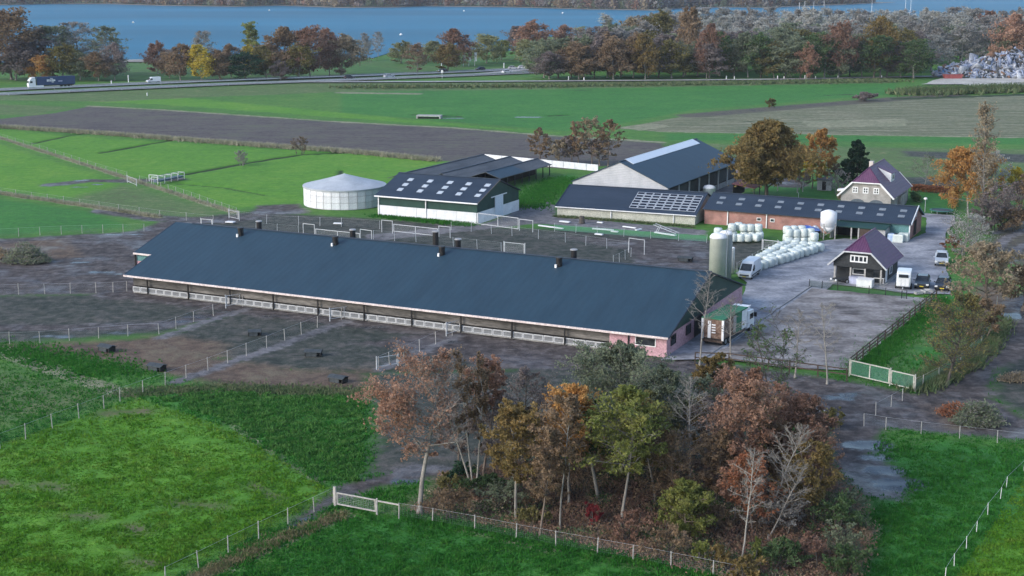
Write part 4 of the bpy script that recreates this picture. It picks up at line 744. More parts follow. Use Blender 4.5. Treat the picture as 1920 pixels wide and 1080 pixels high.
def gate(label, p0, p1, h=1.2, m=None, net=None, bars=(), th=.06, name='field_gate', posts=True, z0=.15, midpost=0):
    A, B = gp(*p0), gp(*p1); t = thing(name, label, 'gate', A); d = B - A; L = d.length; t.rotation_euler = (0, 0, math.atan2(d.y, d.x)); m = m or M_GATE; f = MB()
    f.bar((0, 0, z0), (L, 0, z0), th).bar((0, 0, h), (L, 0, h), th).bar((th / 2, 0, z0), (th / 2, 0, h), th * .98).bar((L - th / 2, 0, z0), (L - th / 2, 0, h), th * .98); f.build('frame', m, t)
    for b_ in bars: MB().bar((0, 0, z0 + (h - z0) * b_), (L, 0, z0 + (h - z0) * b_), th * .7).build('bar', m, t)
    for k in range(midpost): MB().bar((L * (k + 1) / (midpost + 1), 0, z0), (L * (k + 1) / (midpost + 1), 0, h), th * 1.1).build('upright', m, t)
    if net: sheet('mesh', [Vector((0, 0, 0)), Vector((L, 0, 0))], z0, h, net, t, Vector((0, 0, 0)))
    if posts: [MB().cyl((x, 0, -.3), .07, h + .45, 8).build('post', m, t) for x in (-.1, L + .1)]
    return t
fence('wire fence running diagonally over the far left pasture', [(-60, 240), (0, 259), (60, 277), (120, 296), (180, 316), (238, 333)], 5, 1.2); fence('wire fence from the feeding rack down to the barn pens', [(262, 340), (330, 362), (390, 383), (444, 402)], 3.2, 1.2)
fence('wire fence on tan grass above the dark green field', [(-60, 354), (0, 363), (60, 372), (150, 385), (300, 407), (400, 417)], 4.5, 1.2); fence('post fence between dark green field and brown mud', [(-40, 446), (35, 441), (75, 439), (115, 437), (154, 436), (193, 435), (231, 434), (270, 433)], None, 1.2)
fence('post fence across the mud to the left barn end', [(-40, 553), (35, 550), (84, 549), (132, 548), (180, 547), (212, 546), (238, 544)], None, 1.25); fence('wire fence along the muddy paddock at the left edge', [(-40, 645), (18, 643), (75, 641), (130, 637), (185, 632), (240, 628), (298, 625), (330, 614), (363, 602), (400, 590), (455, 572)], None, 1.25)
fence('long wire fence running diagonally from bottom left to the barn', [(-50, 855), (0, 838), (48, 820), (98, 800), (148, 782), (195, 764), (225, 750), (268, 735), (310, 720), (349, 706), (390, 692), (427, 678), (462, 664), (500, 650), (534, 636), (565, 624), (595, 612), (640, 596), (664, 590)], None, 1.25)
fence('wire fence dividing the muddy runs right of the middle', [(710, 690), (730, 681), (757, 670), (787, 657), (817, 643), (848, 628), (884, 612)], None, 1.3); gate('white framed mesh gate at the near end of the middle run', (708, 690), (745, 684), 1.1, net=NETW)
for lab, a_, b_ in (('white mesh gate against the barn side, left one', (425, 575), (474, 568)), ('white mesh gate against the barn side, middle one', (620, 600), (671, 592)), ('white mesh gate against the barn side, right one', (838, 628), (886, 614))): gate(lab, a_, b_, 1.35, net=NETW, midpost=1)
fence('wire fence with pale posts in the near left corner', [(310, 1092), (372, 1062), (428, 1034), (485, 1006), (540, 980), (589, 957), (625, 940)], None, 1.15); t = gate('white railed field gate beside the leftmost grove tree', (632, 948), (705, 962), 1.05, m=M_WOODP, net=NETW, th=.09); MB().box(-.25, -.05, -.1, .1, -.3, 1.5).build('gate_post', M_WOODP, t)
fence('short white railing from the field gate to the grove', [(706, 962), (748, 970)], None, 1.05, net=NET, rails=(1.0,), name='railing'); fence('wire fence with pale posts in front of the grove', [(748, 968), (811, 978), (890, 992), (968, 1008), (1042, 1022), (1120, 1036), (1187, 1048), (1258, 1062), (1337, 1078), (1420, 1095)], None, 1.1)
fence('wire fence along the mud beyond the puddle path', [(1620, 796), (1661, 803), (1727, 812), (1799, 820), (1870, 828), (1950, 838)], None, 1.1); fence('white tape fence at the bottom right corner', [(1772, 1086), (1789, 1058), (1812, 1026), (1831, 996), (1852, 962), (1876, 933), (1887, 912), (1920, 880), (1960, 845)], None, .85, M_TRIM, .05, net=None, rails=(), name='tape_fence')
fence('dark brown wooden rail fence on the right side of the arena', [(1755, 562), (1715, 594), (1672, 629), (1630, 662), (1592, 694)], 2.2, 1.3, M_WOODB, .12, None, (.45, .85, 1.22), round_=False, name='wooden_fence'); fence('dark brown wooden rail fence below the arena', [(1303, 680), (1366, 682), (1440, 692), (1480, 697), (1588, 712)], 2.6, 1.2, M_WOODB, .12, None, (.55, 1.1), round_=False, name='wooden_fence')
fence('low dark fence on the grass strip before the cottage', [(1517, 538), (1541, 541), (1571, 544), (1629, 551), (1660, 554), (1690, 560), (1700, 561)], None, 1.1, M_BLACK, .1, net_mat('dark_netting', (.03, .06, .04), .12, .2), name='garden_fence')
gate('wide green mesh gate with white frame at the lane', (1594, 704), (1667, 721), 1.6, m=M_CREAM, net=NETG, th=.1, midpost=1); gate('smaller green mesh gate right of the wide one', (1670, 722), (1713, 732), 1.5, m=M_CREAM, net=NETG, th=.1)
fence('green netting fence along the overgrown ditch', [(1716, 734), (1730, 728), (1760, 712), (1800, 688), (1840, 650), (1862, 612), (1869, 575)], None, 1.4, net=NETG); fence('short post row beside the small puddle path bush', [(1642, 776), (1671, 760), (1692, 748)], None, 1.1, net=NET)
fence('white rail half hidden behind the dark red brown tree', [(1465, 772), (1500, 776), (1546, 783)], None, .7, net=None, rails=(.65,), rail_m=M_TRIM, name='railing')
# pens north of the barn
fence('wire fence along the top of the barn pens, left part', [(446, 410), (500, 418), (560, 421), (640, 424), (712, 428)], 3.6, 1.35, M_STEEL, .07); fence('wire fence across the pens from gate to gate', [(846, 430), (960, 440), (1060, 452), (1178, 470)], 3.4, 1.35, M_STEEL, .07); fence('fence of netting before the green strip with planks', [(1040, 432), (1120, 438), (1220, 446), (1325, 454)], 3.2, 1.2, M_STEEL, .06, NETG)
fence('wire fence closing the pens behind the barn ridge', [(480, 432), (560, 438)], 3.0, 1.3, M_STEEL, .07); fence('wire fence right of the white pen gate', [(700, 447), (780, 452), (850, 460), (940, 470)], 3.4, 1.3, M_STEEL, .07); fence('wire fence along the bales beside the yard', [(1382, 508), (1420, 486), (1458, 464)], 2.2, 1.2, M_STEEL, .06)
def portal(label, p0, p1, h=1.8):
    A, B = gp(*p0), gp(*p1); d = B - A; L = d.length; t = thing('gate_portal', label, 'gate portal', A, math.atan2(d.y, d.x))
    for x in (0, L): MB().box(x - .04, x + .04, -.04, .04, -.2, h).build('post', M_GATE, t)
    MB().bar((-.05, 0, h + .05), (L + .05, 0, h + .05), .08).build('lintel', M_GATE, t); return t
portal('white pen portal left of the first white gate', (569, 441), (590, 443)); gate('long white gate behind the barn ridge, left one', (592, 444), (675, 453), 1.25, th=.09, midpost=1, net=NETW, posts=False); portal('white pen portal right of the first white gate', (676, 452), (697, 455)); portal('white pen portal left of the second white gate', (716, 434), (736, 436)); gate('long white gate in front of the green barn', (738, 435), (821, 444), 1.25, th=.09, midpost=1, net=NETW, posts=False); portal('small white portal right of the second white gate', (823, 442), (844, 444), 1.5)
gate('long white mesh gate at the green barn corner', (896, 421), (972, 431), 1.9, th=.09, net=NETW, midpost=1, posts=False); portal('thin portal right of the mesh gate', (974, 431), (999, 434), 1.7); gate('white mesh gate above the barn ridge near the middle', (946, 474), (983, 478), 1.6, th=.07, net=NETW); portal('pale portal on the pen path right of the middle', (1179, 472), (1208, 476), 2.0); fence('pen fence running from the portal towards the barn', [(1183, 480), (1150, 496)], 2.0, 1.3, M_STEEL, .07); gate('white gate frame beside the left bale stack', (1430, 467), (1458, 470), 1.4, th=.08, net=NETW)
gate('white gate in the diagonal pasture fence', (239, 341), (256, 348), 1.2, net=NETW); gate('small gate at the left top of the long barn', (378, 424), (398, 426), 1.2, th=.08); gate('grey gate group at the pasture corner', (430, 408), (448, 412), 1.3, net=NETW, m=M_STEEL)
# feeding rack in the pasture
A, B = gp(296, 346), gp(346, 336); d = B - A; t = thing('feeding_rack', 'row of steel feeding racks in the left pasture', 'feeding rack', A, math.atan2(d.y, d.x)); LL = d.length; MB().box(0, LL, .3, 1.2, .35, .75).build('trough', mat('blue_grey_steel', [(.06, .09, .13), (.10, .14, .19)], rough=.6), t)
for k in range(5): x = LL * k / 4; f = MB(); f.bar((x, 0, 0), (x, 0, 1.4), .1).bar((x, 1.5, 0), (x, 1.5, 1.4), .1).bar((x, 0, 1.4), (x, 1.5, 1.4), .1); f.build('hoop', M_STEEL, t)
for y in (0, 1.5): MB().bar((0, y, 1.38), (LL, y, 1.38), .07).build('top_rail', M_STEEL, t); MB().bar((0, y, .8), (LL, y, .8), .05).build('rail', M_STEEL, t)
C_ = gp(280, 340); t = thing('feeding_rack', 'empty white hoop frame left of the feeding racks', 'feeding rack', C_, R(-20)); MB().bar((0, 0, 1.3), (1.9, 0, 1.3), .09).build('top_rail', M_TRIM, t); [MB().bar((x, 0, 0), (x, 0, 1.3), .09).build('post', M_TRIM, t) for x in (0, 1.9)]; MB().bar((0, 0, .5), (1.9, 0, .5), .07).build('rail', M_TRIM, t)
# shelters on the mud
M_HUT = mat('dark_hut_sheet', [(.028, .036, .042), (.045, .055, .062), (.065, .075, .08)], scale=2, rough=.7)
for px, py, lab, wd in ((200, 656, 'on bare mud at the left', 1.9), (294, 692, 'at the brown mud edge beside the diagonal fence', 1.9), (478, 627, 'far up the run near the barn', 1.5), (588, 665, 'in the middle run', 1.9), (634, 714, 'on brown mud above the leafy crop', 1.9), (1285, 488, 'behind the barn on the bare pen', 2.2)):
    t = thing('hide_hut', f'low dark animal hide hut {lab}', 'animal hut', gp(px, py), R(random.Random(px).uniform(-35, 5))); a_ = wd / 2
    MB().loft([[(x, -.55, .42), (x, 0, .62), (x, .6, .45), (x, .6, .38), (x, 0, .54), (x, -.55, .35)] for x in (-a_, a_)]).build('roof', M_HUT, t)
    for x in (-a_ * .85, a_ * .85): MB().box(x - .05, x + .05, -.45, .5, -.1, .4).build('side_panel', M_DARKIN, t)
    MB().box(-a_ * .8, a_ * .8, .4, .46, -.1, .4).build('back_panel', M_DARKIN, t); MB().box(-a_ * .8, a_ * .45, -.46, -.4, -.1, .36).build('front_panel', M_HUT, t)
# planks, slabs and trestle on the grass strip
for px0, py0, px1, py1, wd, lab in ((1010, 424, 1056, 430, .35, 'leftmost long white plank on the grass strip'), (1111, 430, 1150, 433, .4, 'long white plank in the middle of the grass strip'), (1116, 440, 1130, 441.5, .55, 'short thick white slab on the pen side'), (1168, 426, 1192, 429, .3, 'thin tan plank on the grass strip'), (1228, 437, 1267, 443, .45, 'white plank under the metal trestle'), (1146, 435, 1159, 436, .5, 'grey slab right of the middle plank'), (1192, 433, 1202, 431, .4, 'tilted pale slab near the thin tan plank'), (1050, 416, 1068, 418, .6, 'grey slab lying by the track'), (1120, 418, 1130, 419, .4, 'small tan slab by the cream wall'), (425, 417, 439, 418, .9, 'white trough at the pasture corner'), (626, 420, 641, 420.5, .6, 'white trough behind the first white gate'), (905, 472, 935, 475, .3, 'white plank on the barn ridge side')):
    A, B = gp(px0, py0), gp(px1, py1); d = B - A; t = link('plank', MB().bar((0, 0, .14), (d.length, 0, .14), wd, .16).mesh('plank', M_WCON), None, A, (0, 0, math.atan2(d.y, d.x))); tag(t, lab, 'plank')
t = thing('trestle', 'grey metal trestle frame leaning on the grass strip', 'trestle', gp(1248, 437), R(-25)); f = MB()
for y in (-.6, .6): MB().bar((-1.9, y, 1.3), (1.9, y, .15), .09).build('side_rail', M_STEEL, t); MB().bar((-1.0, y, 1.0), (-1.5, y, 0), .08).build('leg', M_STEEL, t)
for k in range(5): x = -1.7 + k * .85; MB().bar((x, -.6, 1.3 - (x + 1.9) * .303), (x, .6, 1.3 - (x + 1.9) * .303), .06).build('rung', M_STEEL, t)
t = thing('stump', 'dark tree stump at the track below the cream wall', 'stump', gp(1091, 418)); MB().lathe([(.55, 0), (.45, .3), (.42, 1.1), (.3, 1.15)], 12).build('trunk', BK['dark'] if 'BK' in globals() else M_WOODB, t)
# garden: lamp, trampoline, hedge, kennel, swing posts
t = thing('street_lamp', 'white globe lamp on thin pole beside the trampoline', 'street lamp', gp(1734, 398)); h = height_to(gp(1734, 398), 374); MB().cyl((0, 0, 0), .05, h, 8).build('pole', M_STEEL, t); MB().lathe([(.05, h - .1), (.3, h), (.34, h + .18), (.2, h + .32), (.05, h + .36)], 14).build('globe', M_TRIM, t, True)
P = gp(1765, 399); r = width_of(P, 40) / 2; t = thing('trampoline', 'round green edged trampoline on the garden lawn', 'trampoline', P); o_ = MB(); [o_.bar((r * math.cos(q * .19635), r * math.sin(q * .19635), .5), (r * math.cos((q + 1.04) * .19635), r * math.sin((q + 1.04) * .19635), .5), .3, .08) for q in range(32)]; o_.build('rim', mat('green_padding', (.04, .16, .13), rough=.6), t); MB().cyl((0, 0, .44), r - .1, .03, 32).build('mat', M_BLACK, t)
for q in range(6): MB().bar((r * .9 * math.cos(q), r * .9 * math.sin(q), 0), (r * .95 * math.cos(q), r * .95 * math.sin(q), .5), .06).build('leg', M_STEEL, t)
t = thing('dog_kennel', 'small grey timber hut with dark doorway behind the swing posts', 'hut', gp(1546, 356), R(-20)); MB().box(-1.3, 1.3, -.9, .9, 0, 2.0).build('wall', M_CONC, t); MB().slab([(-1.5, -1.1, 2.05), (1.5, -1.1, 2.05), (1.5, 1.1, 2.3), (-1.5, 1.1, 2.3)], .1).build('roof', M_ROOF3, t); win(t, (0, -.9, 0), .9, 1.8, 'y', -1, frame=M_CONC, pane=M_DARKIN, name='doorway')
for px, py, ty, lab in ((1495, 361, 347, 'left'), (1505, 359, 340, 'right'), (1458, 357, 340, 'left, beside the big bronze tree')):
    P = gp(px, py); o = link('garden_post', MB().box(-.09, .09, -.09, .09, -.2, height_to(P, ty)).mesh('garden_post', M_WOODP), None, P); tag(o, f'pale timber post in the garden lawn, {lab}', 'post')
t = thing('parasol_base', 'small white pole with foot on the lawn', 'pole', gp(1497, 372)); MB().cyl((0, 0, 0), .03, 1.1, 8).build('pole', M_TRIM, t); MB().cyl((0, 0, 0), .3, .08, 12).build('foot', M_TRIM, t)
t = thing('field_bridge', 'small grey concrete bridge over the meadow ditch', 'bridge', gp(805, 221), R(-8)); MB().box(-3.5, 3.5, -1.5, 1.5, .5, .8).build('deck', M_CONC, t); MB().box(-3.5, -3.1, -1.5, 1.5, -.3, .5).build('abutment', M_CONC, t); MB().box(3.1, 3.5, -1.5, 1.5, -.3, .5).build('abutment', M_CONC, t); MB().box(-3.1, 3.1, -1.3, 1.3, -.3, .1).build('culvert', M_DARKIN, t)
# ================================================================== vehicles
def paint(n, c): return mat('paint_' + n, [sc_col(c, .92), c, sc_col(c, 1.06)], scale=1, rough=.25, spec=.6, fine=.04)
M_TYRE = mat('tyre_rubber', (.018, .018, .018), rough=.9); M_RIM = mat('wheel_rim', (.32, .33, .34), rough=.35, metal=.6); M_LAMP = mat('lamp_glass', (.7, .7, .68), rough=.15); M_RED = mat('tail_lamp', (.3, .02, .02), rough=.2); M_PLATE = mat('number_plate', (.55, .42, .04), rough=.5)
def wheels(t, xs, y, r=.33, wd=.22):
    for x in xs:
        for s in (-1, 1):
            o = MB().wheel(x, s * y, r, wd).build('wheel', M_TYRE, t); MB().wheel(x, s * (y + .012), r * .6, wd).build('rim', M_RIM, o).location = (0, 0, r * .4)
def side_loft(prof, w_, ins=.06, taper=None):
    """body from a side outline (x,z), rounded in across its width; taper(z) narrows it with height"""
    tp = taper or (lambda z: 1.0); cx = sum(p[0] for p in prof) / len(prof); cz = sum(p[1] for p in prof) / len(prof); rings = []
    for y, k in ((-w_ / 2, .965), (-w_ / 2 + ins, 1), (w_ / 2 - ins, 1), (w_ / 2, .965)): rings.append([(cx + (x - cx) * k, y * tp(z), cz + (z - cz) * k) for x, z in prof])
    return rings
def car(label, P, rz, m, kind='hatch', group=None, cat='car', name='parked_car'):
    t = thing(name, label, cat, P, rz, group); w_ = 1.8
    tp = lambda z: 1.0 if z < .8 else 1 - .26 * (z - .8) / .7
    if kind == 'pickup':
        body = [(-2.6, .38), (2.45, .38), (2.6, .55), (2.55, .95), (1.55, 1.1), (1.5, 1.12), (-2.6, 1.12)]; cab = [(1.45, 1.08), (.75, 1.72), (-.75, 1.76), (-1.0, 1.08)]; ax = (1.65, -1.6)
    elif kind == 'suv':
        body = [(-2.2, .36), (2.1, .36), (2.25, .55), (2.2, .9), (1.1, 1.06), (-2.15, 1.08), (-2.25, .7)]; cab = [(1.15, 1.04), (.45, 1.62), (-1.7, 1.62), (-2.1, 1.04)]; ax = (1.35, -1.35)
    else:
        body = [(-2.05, .30), (2.05, .30), (2.15, .5), (2.1, .76), (1.05, .96), (-1.95, .98), (-2.1, .65)]; cab = [(1.1, .93), (.35, 1.44), (-1.2, 1.46), (-1.85, .94)]; ax = (1.3, -1.3)
    b = MB().loft(side_loft(body, w_, .09)).build('body', m, t, False); MB().loft(side_loft(cab, w_ * .95, .1, tp)).build('glasshouse', M_GLASS, t)
    zt = cab[1][1]; xa, xb = cab[1][0], cab[2][0]; MB().loft([[(xb - .06, y * .74, zt - .01), (xa + .05, y * .74, zt - .02), (xa - .02, y * .70, zt + .05), (xb + .1, y * .70, zt + .05)] for y in (-w_ / 2, w_ / 2)]).build('roof', m, t)
    for s in (-1, 1):
        for i, j in ((0, 1), (3, 2)): a_, c_ = cab[i], cab[j]; MB().bar((a_[0], s * w_ * .475, a_[1]), (c_[0], s * w_ * .355, c_[1]), .08).build('pillar', m, t)
        MB().bar((xb * .3, s * w_ * .47, cab[0][1]), (xb * .3, s * w_ * .352, zt), .07).build('pillar', m, t); MB().box(body[2][0] - .14, body[2][0] + .01, s * .72 - .17, s * .72 + .17, body[2][1] + .10, body[2][1] + .28).build('headlight', M_LAMP, t); MB().box(body[0][0] - .02, body[0][0] + .08, s * .75 - .12, s * .75 + .12, .68, .9).build('tail_light', M_RED, t); MB().box(cab[0][0] - .35, cab[0][0] - .2, s * 1.02 - .1, s * 1.02 + .1, cab[0][1], cab[0][1] + .14).build('mirror', m, t)
    MB().box(body[2][0] - .02, body[2][0] + .03, -.26, .26, body[2][1] - .1, body[2][1] + .02).build('number_plate', M_PLATE, t); MB().box(body[2][0] - .04, body[2][0] + .02, -.5, .5, body[2][1] + .06, body[2][1] + .2).build('grille', M_BLACK, t); wheels(t, ax, .8, .33 if kind == 'hatch' else .38); return t
def heading(p0, p1): a_, b_ = gp(*p0), gp(*p1); return math.atan2(b_.y - a_.y, b_.x - a_.x)
YD = heading((1767, 480), (1766, 506))     # cars face the camera
car('silver pickup parked at the right edge of the yard', gp(1765, 494), YD, paint('silver', (.42, .46, .50)), 'pickup', cat='pickup'); car('dark grey car beside the horse trailer', gp(1729, 537), heading((1733, 520), (1726, 545)), paint('dark_grey', (.022, .026, .030))); car('black car at the corner of the arena fence', gp(1768, 541), heading((1773, 526), (1763, 550)), paint('black', (.014, .015, .018)))
def van(label, P, rz, name='van'):
    t = thing(name, label, 'van', P, rz); t.scale = (.9, .9, .9); m = paint('white', (.70, .71, .72)); body = [(-2.9, .38), (2.75, .38), (2.9, .6), (2.85, 1.05), (2.2, 1.28), (1.35, 2.2), (.9, 2.5), (-2.8, 2.55), (-2.95, 2.0)]
    tp = lambda z: 1 if z < 1.2 else 1 - .10 * (z - 1.2) / 1.3; MB().loft(side_loft(body, 2.0, .1, tp)).build('body', m, t)
    MB().loft([[(2.22, y * .84, 1.31), (2.30, y * .84, 1.31), (1.46, y * .76, 2.18), (1.38, y * .76, 2.18)] for y in (-1, 1)]).build('windscreen', M_GLASS, t)
    for s in (-1, 1): MB().loft([[(.55, y, 1.3), (1.95, y, 1.3), (1.3, y - s * .07, 2.0), (.6, y - s * .07, 2.0)] for y in (s * .985, s * 1.01)]).build('side_window', M_GLASS, t); MB().box(2.62, 2.9, s * .72 - .2, s * .72 + .2, .82, 1.05).build('headlight', M_LAMP, t); MB().box(1.75, 1.95, s * 1.12 - .12, s * 1.12 + .12, 1.3, 1.6).build('mirror', M_BLACK, t); MB().box(-2.6, 2.4, s * 1.0 - .03, s * 1.0 + .03, .55, .72).build('trim_strip', M_BLACK, t)
    MB().box(2.86, 2.93, -.7, .7, .62, .8).build('grille', M_BLACK, t); MB().box(2.9, 2.95, -.26, .26, .45, .57).build('number_plate', M_PLATE, t); wheels(t, (1.9, -1.75), .9, .36); return t
van('white van parked at the near end of the bale field', gp(1405, 518), heading((1424, 505), (1394, 526))); van('white van parked beside the grey barn under the big tree', gp(1397, 338), heading((1400, 325), (1395, 345)))
# horse trailer
t = thing('horse_trailer', 'white horse trailer between the cottage and the dark grey car', 'trailer', gp(1694, 540), heading((1698, 525), (1692, 545))); body = [(-1.6, .5), (1.5, .5), (1.62, 1.1), (1.55, 1.75), (1.2, 2.25), (.8, 2.4), (-1.5, 2.4), (-1.65, 2.0)]; MB().loft(side_loft(body, 1.75, .14)).build('body', paint('trailer_white', (.62, .64, .64)), t)
MB().box(1.5, 1.63, -.6, .6, 1.7, 2.1).build('window', M_GLASS, t); [MB().box(1.56, 1.645, y - .22, y + .22, .6, 1.5).build('door_panel', M_TRIM, t) for y in (-.5, 0, .5)]; wheels(t, (-.4, .4), .95, .3, .18); MB().bar((1.6, 0, .45), (2.7, 0, .45), .1).build('drawbar', M_STEEL, t)
# flat trailer, boxes and furniture at the cottage porch
t = thing('flat_trailer', 'small dark flat trailer with white lamps by the cottage', 'trailer', gp(1578, 530), R(-155)); MB().box(-1.3, 1.3, -.7, .7, .5, .62).build('bed', M_DWOOD, t); MB().bar((1.3, 0, .5), (2.3, 0, .5), .08).build('drawbar', M_STEEL, t); wheels(t, (-.2,), .8, .3, .16); [MB().box(1.28, 1.4, y - .15, y + .15, .45, .65).build('lamp', M_LAMP, t) for y in (-.5, .5)]
for px, py, sx, sy, sz, lab, c in ((1622, 537, 1.0, .8, .95, 'big white crate on the cottage terrace', M_TRIM), (1606, 531, .9, .6, .8, 'pale violet crate left of the big white crate', mat('pale_violet_plastic', (.42, .44, .56), rough=.5)), (1601, 530, .3, .3, .7, 'blue barrel like crate beside the porch post', mat('blue_plastic', (.06, .12, .38), rough=.4))):
    o = MB().box(-sx, sx, -sy, sy, 0, sz).box(-sx - .04, sx + .04, -sy - .04, sy + .04, sz, sz + .1); t = link('crate', o.mesh('crate', c), None, gp(px, py), (0, 0, R(-26))); tag(t, lab, 'crate')
for px, lab in ((1636, 'left white folded chair on the porch'), (1641, 'right white folded chair on the porch')):
    t = thing('folding_chair', lab, 'chair', gp(px, 529), R(-26)); MB().bar((0, -.2, 0), (0, .15, 1.1), .4, .05).build('back', M_TRIM, t); MB().bar((0, .2, 0), (0, -.1, .7), .36, .05).build('seat', M_TRIM, t)
t = thing('garden_table', 'white garden table on the cottage porch', 'table', gp(1648, 531), R(-26)); MB().box(-.7, .7, -.4, .4, .68, .74).build('top', M_TRIM, t); [MB().box(x - .04, x + .04, y - .04, y + .04, 0, .68).build('leg', M_TRIM, t) for x in (-.6, .6) for y in (-.3, .3)]
for px, py, lab in ((1722, 551, 'first'), (1733, 549, 'second'), (1740, 546, 'third'), (1745, 547, 'fourth')): o = link('rubble_block', MB().loft([[(x, -.3, 0), (x, .3, 0), (x, .25, .3), (x, -.22, .34)] for x in (-.5, .5)]).mesh('rubble_block', M_CONC), None, gp(px, py), (0, 0, px)); tag(o, f'pale rubble block at the arena corner, {lab} from the left', 'rubble')
# lorry at the barn gable
A, B = gp(1335, 648), gp(1400, 612); rz = math.atan2(B.y - A.y, B.x - A.x); C_ = gp(1366, 631); t = thing('livestock_lorry', 'lorry with green roof and rusty rear parked at the barn gable', 'lorry', C_, rz); t.scale = (1, 1, .84); mw = paint('white', (.70, .71, .72)); mg = mat('green_tarpaulin', [(.025, .13, .07), (.035, .16, .085), (.05, .19, .105)], scale=1.2, rough=.75); M_RUST = mat('rusty_slats', [(.07, .045, .035), (.16, .10, .075), (.34, .27, .22)], scale=2.5, rough=.9, fine=.3)
MB().box(-4.6, 2.2, -1.2, 1.2, 1.0, 3.55).build('box_body', M_RUST, t); MB().slab([(-4.75, -1.3, 3.72), (2.3, -1.3, 3.72), (2.3, 1.3, 3.72), (-4.75, 1.3, 3.72)], .14).build('roof', mg, t); MB().box(-4.6, 2.2, -1.1, 1.1, .75, 1.0).build('chassis', M_BLACK, t)
for s in (-1, 1): MB().box(-4.72, -4.58, s * 1.2 - .12, s * 1.2 + .12, .8, 3.56).build('rear_post', M_TRIM, t)
MB().box(-4.72, -4.62, .2, .55, 1.0, 3.3).build('rear_rail', M_TRIM, t); [MB().box(-4.70, -4.63, -.35, .1, 1.7 + k * .35, 1.85 + k * .35).build('rung', M_TRIM, t) for k in range(4)]; MB().box(-4.9, -4.6, -1.25, 1.25, .55, .85).build('tail_board', M_WOODB, t)
MB().box(.7, 2.2, -1.26, -1.2, 1.0, 3.5).build('side_panel', M_TRIM, t); MB().box(-1.0, .7, -1.25, -1.2, 1.0, 3.5).build('side_panel', mg, t); MB().box(-1.7, -1.0, -1.28, -1.2, 1.2, 3.4).build('side_flap', M_WOODP, t)
cab = [(2.5, .6), (4.55, .6), (4.65, 1.3), (4.5, 2.1), (4.3, 2.95), (2.5, 3.05)]; MB().loft(side_loft(cab, 2.4, .12)).build('cab', mw, t); MB().box(3.2, 4.2, -1.215, -1.19, 1.75, 2.5).build('side_window', M_GLASS, t); MB().loft([[(4.56, y, 1.75), (4.62, y, 1.75), (4.40, y, 2.65), (4.36, y, 2.65)] for y in (-1.05, 1.05)]).build('windscreen', M_GLASS, t); MB().box(2.8, 4.0, -.9, .9, 3.02, 3.5).build('wind_deflector', mw, t); MB().box(4.3, 4.5, -1.55, -1.25, 1.9, 2.5).build('mirror', M_BLACK, t); wheels(t, (3.7, -2.6, -3.7), 1.05, .5, .3); MB().bar((2.3, -1.3, 3.78), (3.1, -1.3, 3.78), .08).build('roof_rail', M_TRIM, t)
# ---- traffic on the highway
def on_hw(px, off):
    best = min(range(len(hw) - 1), key=lambda k: abs(960 + F * hw[k].x / hw[k].y - px)); a_, b_ = hw[best], hw[best + 1]; d = (b_ - a_).normalized(); p = a_ + Vector((-d.y, d.x, 0)) * off; return Vector((p.x, p.y, .05)), math.atan2(d.y, d.x)
P, rz = on_hw(92, 7); t = thing('semi_lorry', 'dark blue articulated lorry with white cab on the highway', 'lorry', P, rz + math.pi); mb_ = paint('navy', (.018, .045, .12))
MB().box(-9.3, 4.2, -1.27, 1.27, 1.15, 4.0).build('trailer_box', mb_, t); MB().box(-9.0, 3.5, -1.0, 1.0, .8, 1.15).build('chassis', M_BLACK, t); cab = [(4.7, .5), (7.1, .5), (7.25, 1.3), (7.15, 2.2), (6.8, 3.0), (6.0, 3.9), (4.9, 4.0), (4.7, 3.2)]; MB().loft(side_loft(cab, 2.45, .12)).build('cab', mw, t); wheels(t, (6.2, 3.0, -5.0, -6.3, -7.6), 1.05, .5, .3); MB().box(2.0, 4.9, 1.0, 1.25, .45, 1.1).build('side_skirt', mw, t); MB().box(7.0, 7.22, -1.1, 1.1, 2.0, 2.7).build('windscreen', M_GLASS, t); MB().box(5.8, 6.7, 1.21, 1.235, 2.0, 2.7).build('side_window', M_GLASS, t)
for k, (x, w1, h1, z) in enumerate([(.6, .35, .75, 2.7), (.1, .3, .75, 2.7), (-.4, .32, .75, 2.7), (-.9, .22, .75, 2.7), (-1.35, .35, .75, 2.7), (-1.9, .6, .45, 2.7), (-4.0, 1.4, .3, 2.35), (-.9, .9, .16, 3.4), (-1.3, .9, .16, 2.1)]): MB().box(x - w1 / 2, x + w1 / 2, 1.27, 1.28, z - h1 / 2, z + h1 / 2).build('lettering', M_TRIM if k != 6 else mat('lilac_lettering', (.4, .4, .55), rough=.5), t)
P, rz = on_hw(350, 8.5); van('white van driving on the highway', P, rz + math.pi, 'van')
for px, off, rev, c, lab in ((632, -8, 0, (.02, .022, .03), 'dark car on the highway left of the silver one'), (690, -9, 0, (.40, .44, .48), 'silver car in the near lane of the highway'), (845, 9, 1, (.02, .02, .025), 'first dark car in the far lane behind the trees'), (905, 11, 1, (.03, .035, .05), 'second dark car in the far lane near the flags'), (952, -10, 0, (.66, .68, .70), 'white car in the near lane right of the flags')):
    P, rz = on_hw(px, off); car(lab, P, rz + math.pi * rev, paint('traffic' + str(px), c), 'hatch', name='car')
for px, py, c, lab in ((962, 130, (.5, .5, .5), 'pale car parked on the service road'), (980, 129, (.7, .7, .7), 'white car parked at the wood end of the service road')): car(lab, gp(px, py), R(10), paint('roadside' + str(px), c), name='parked_car')
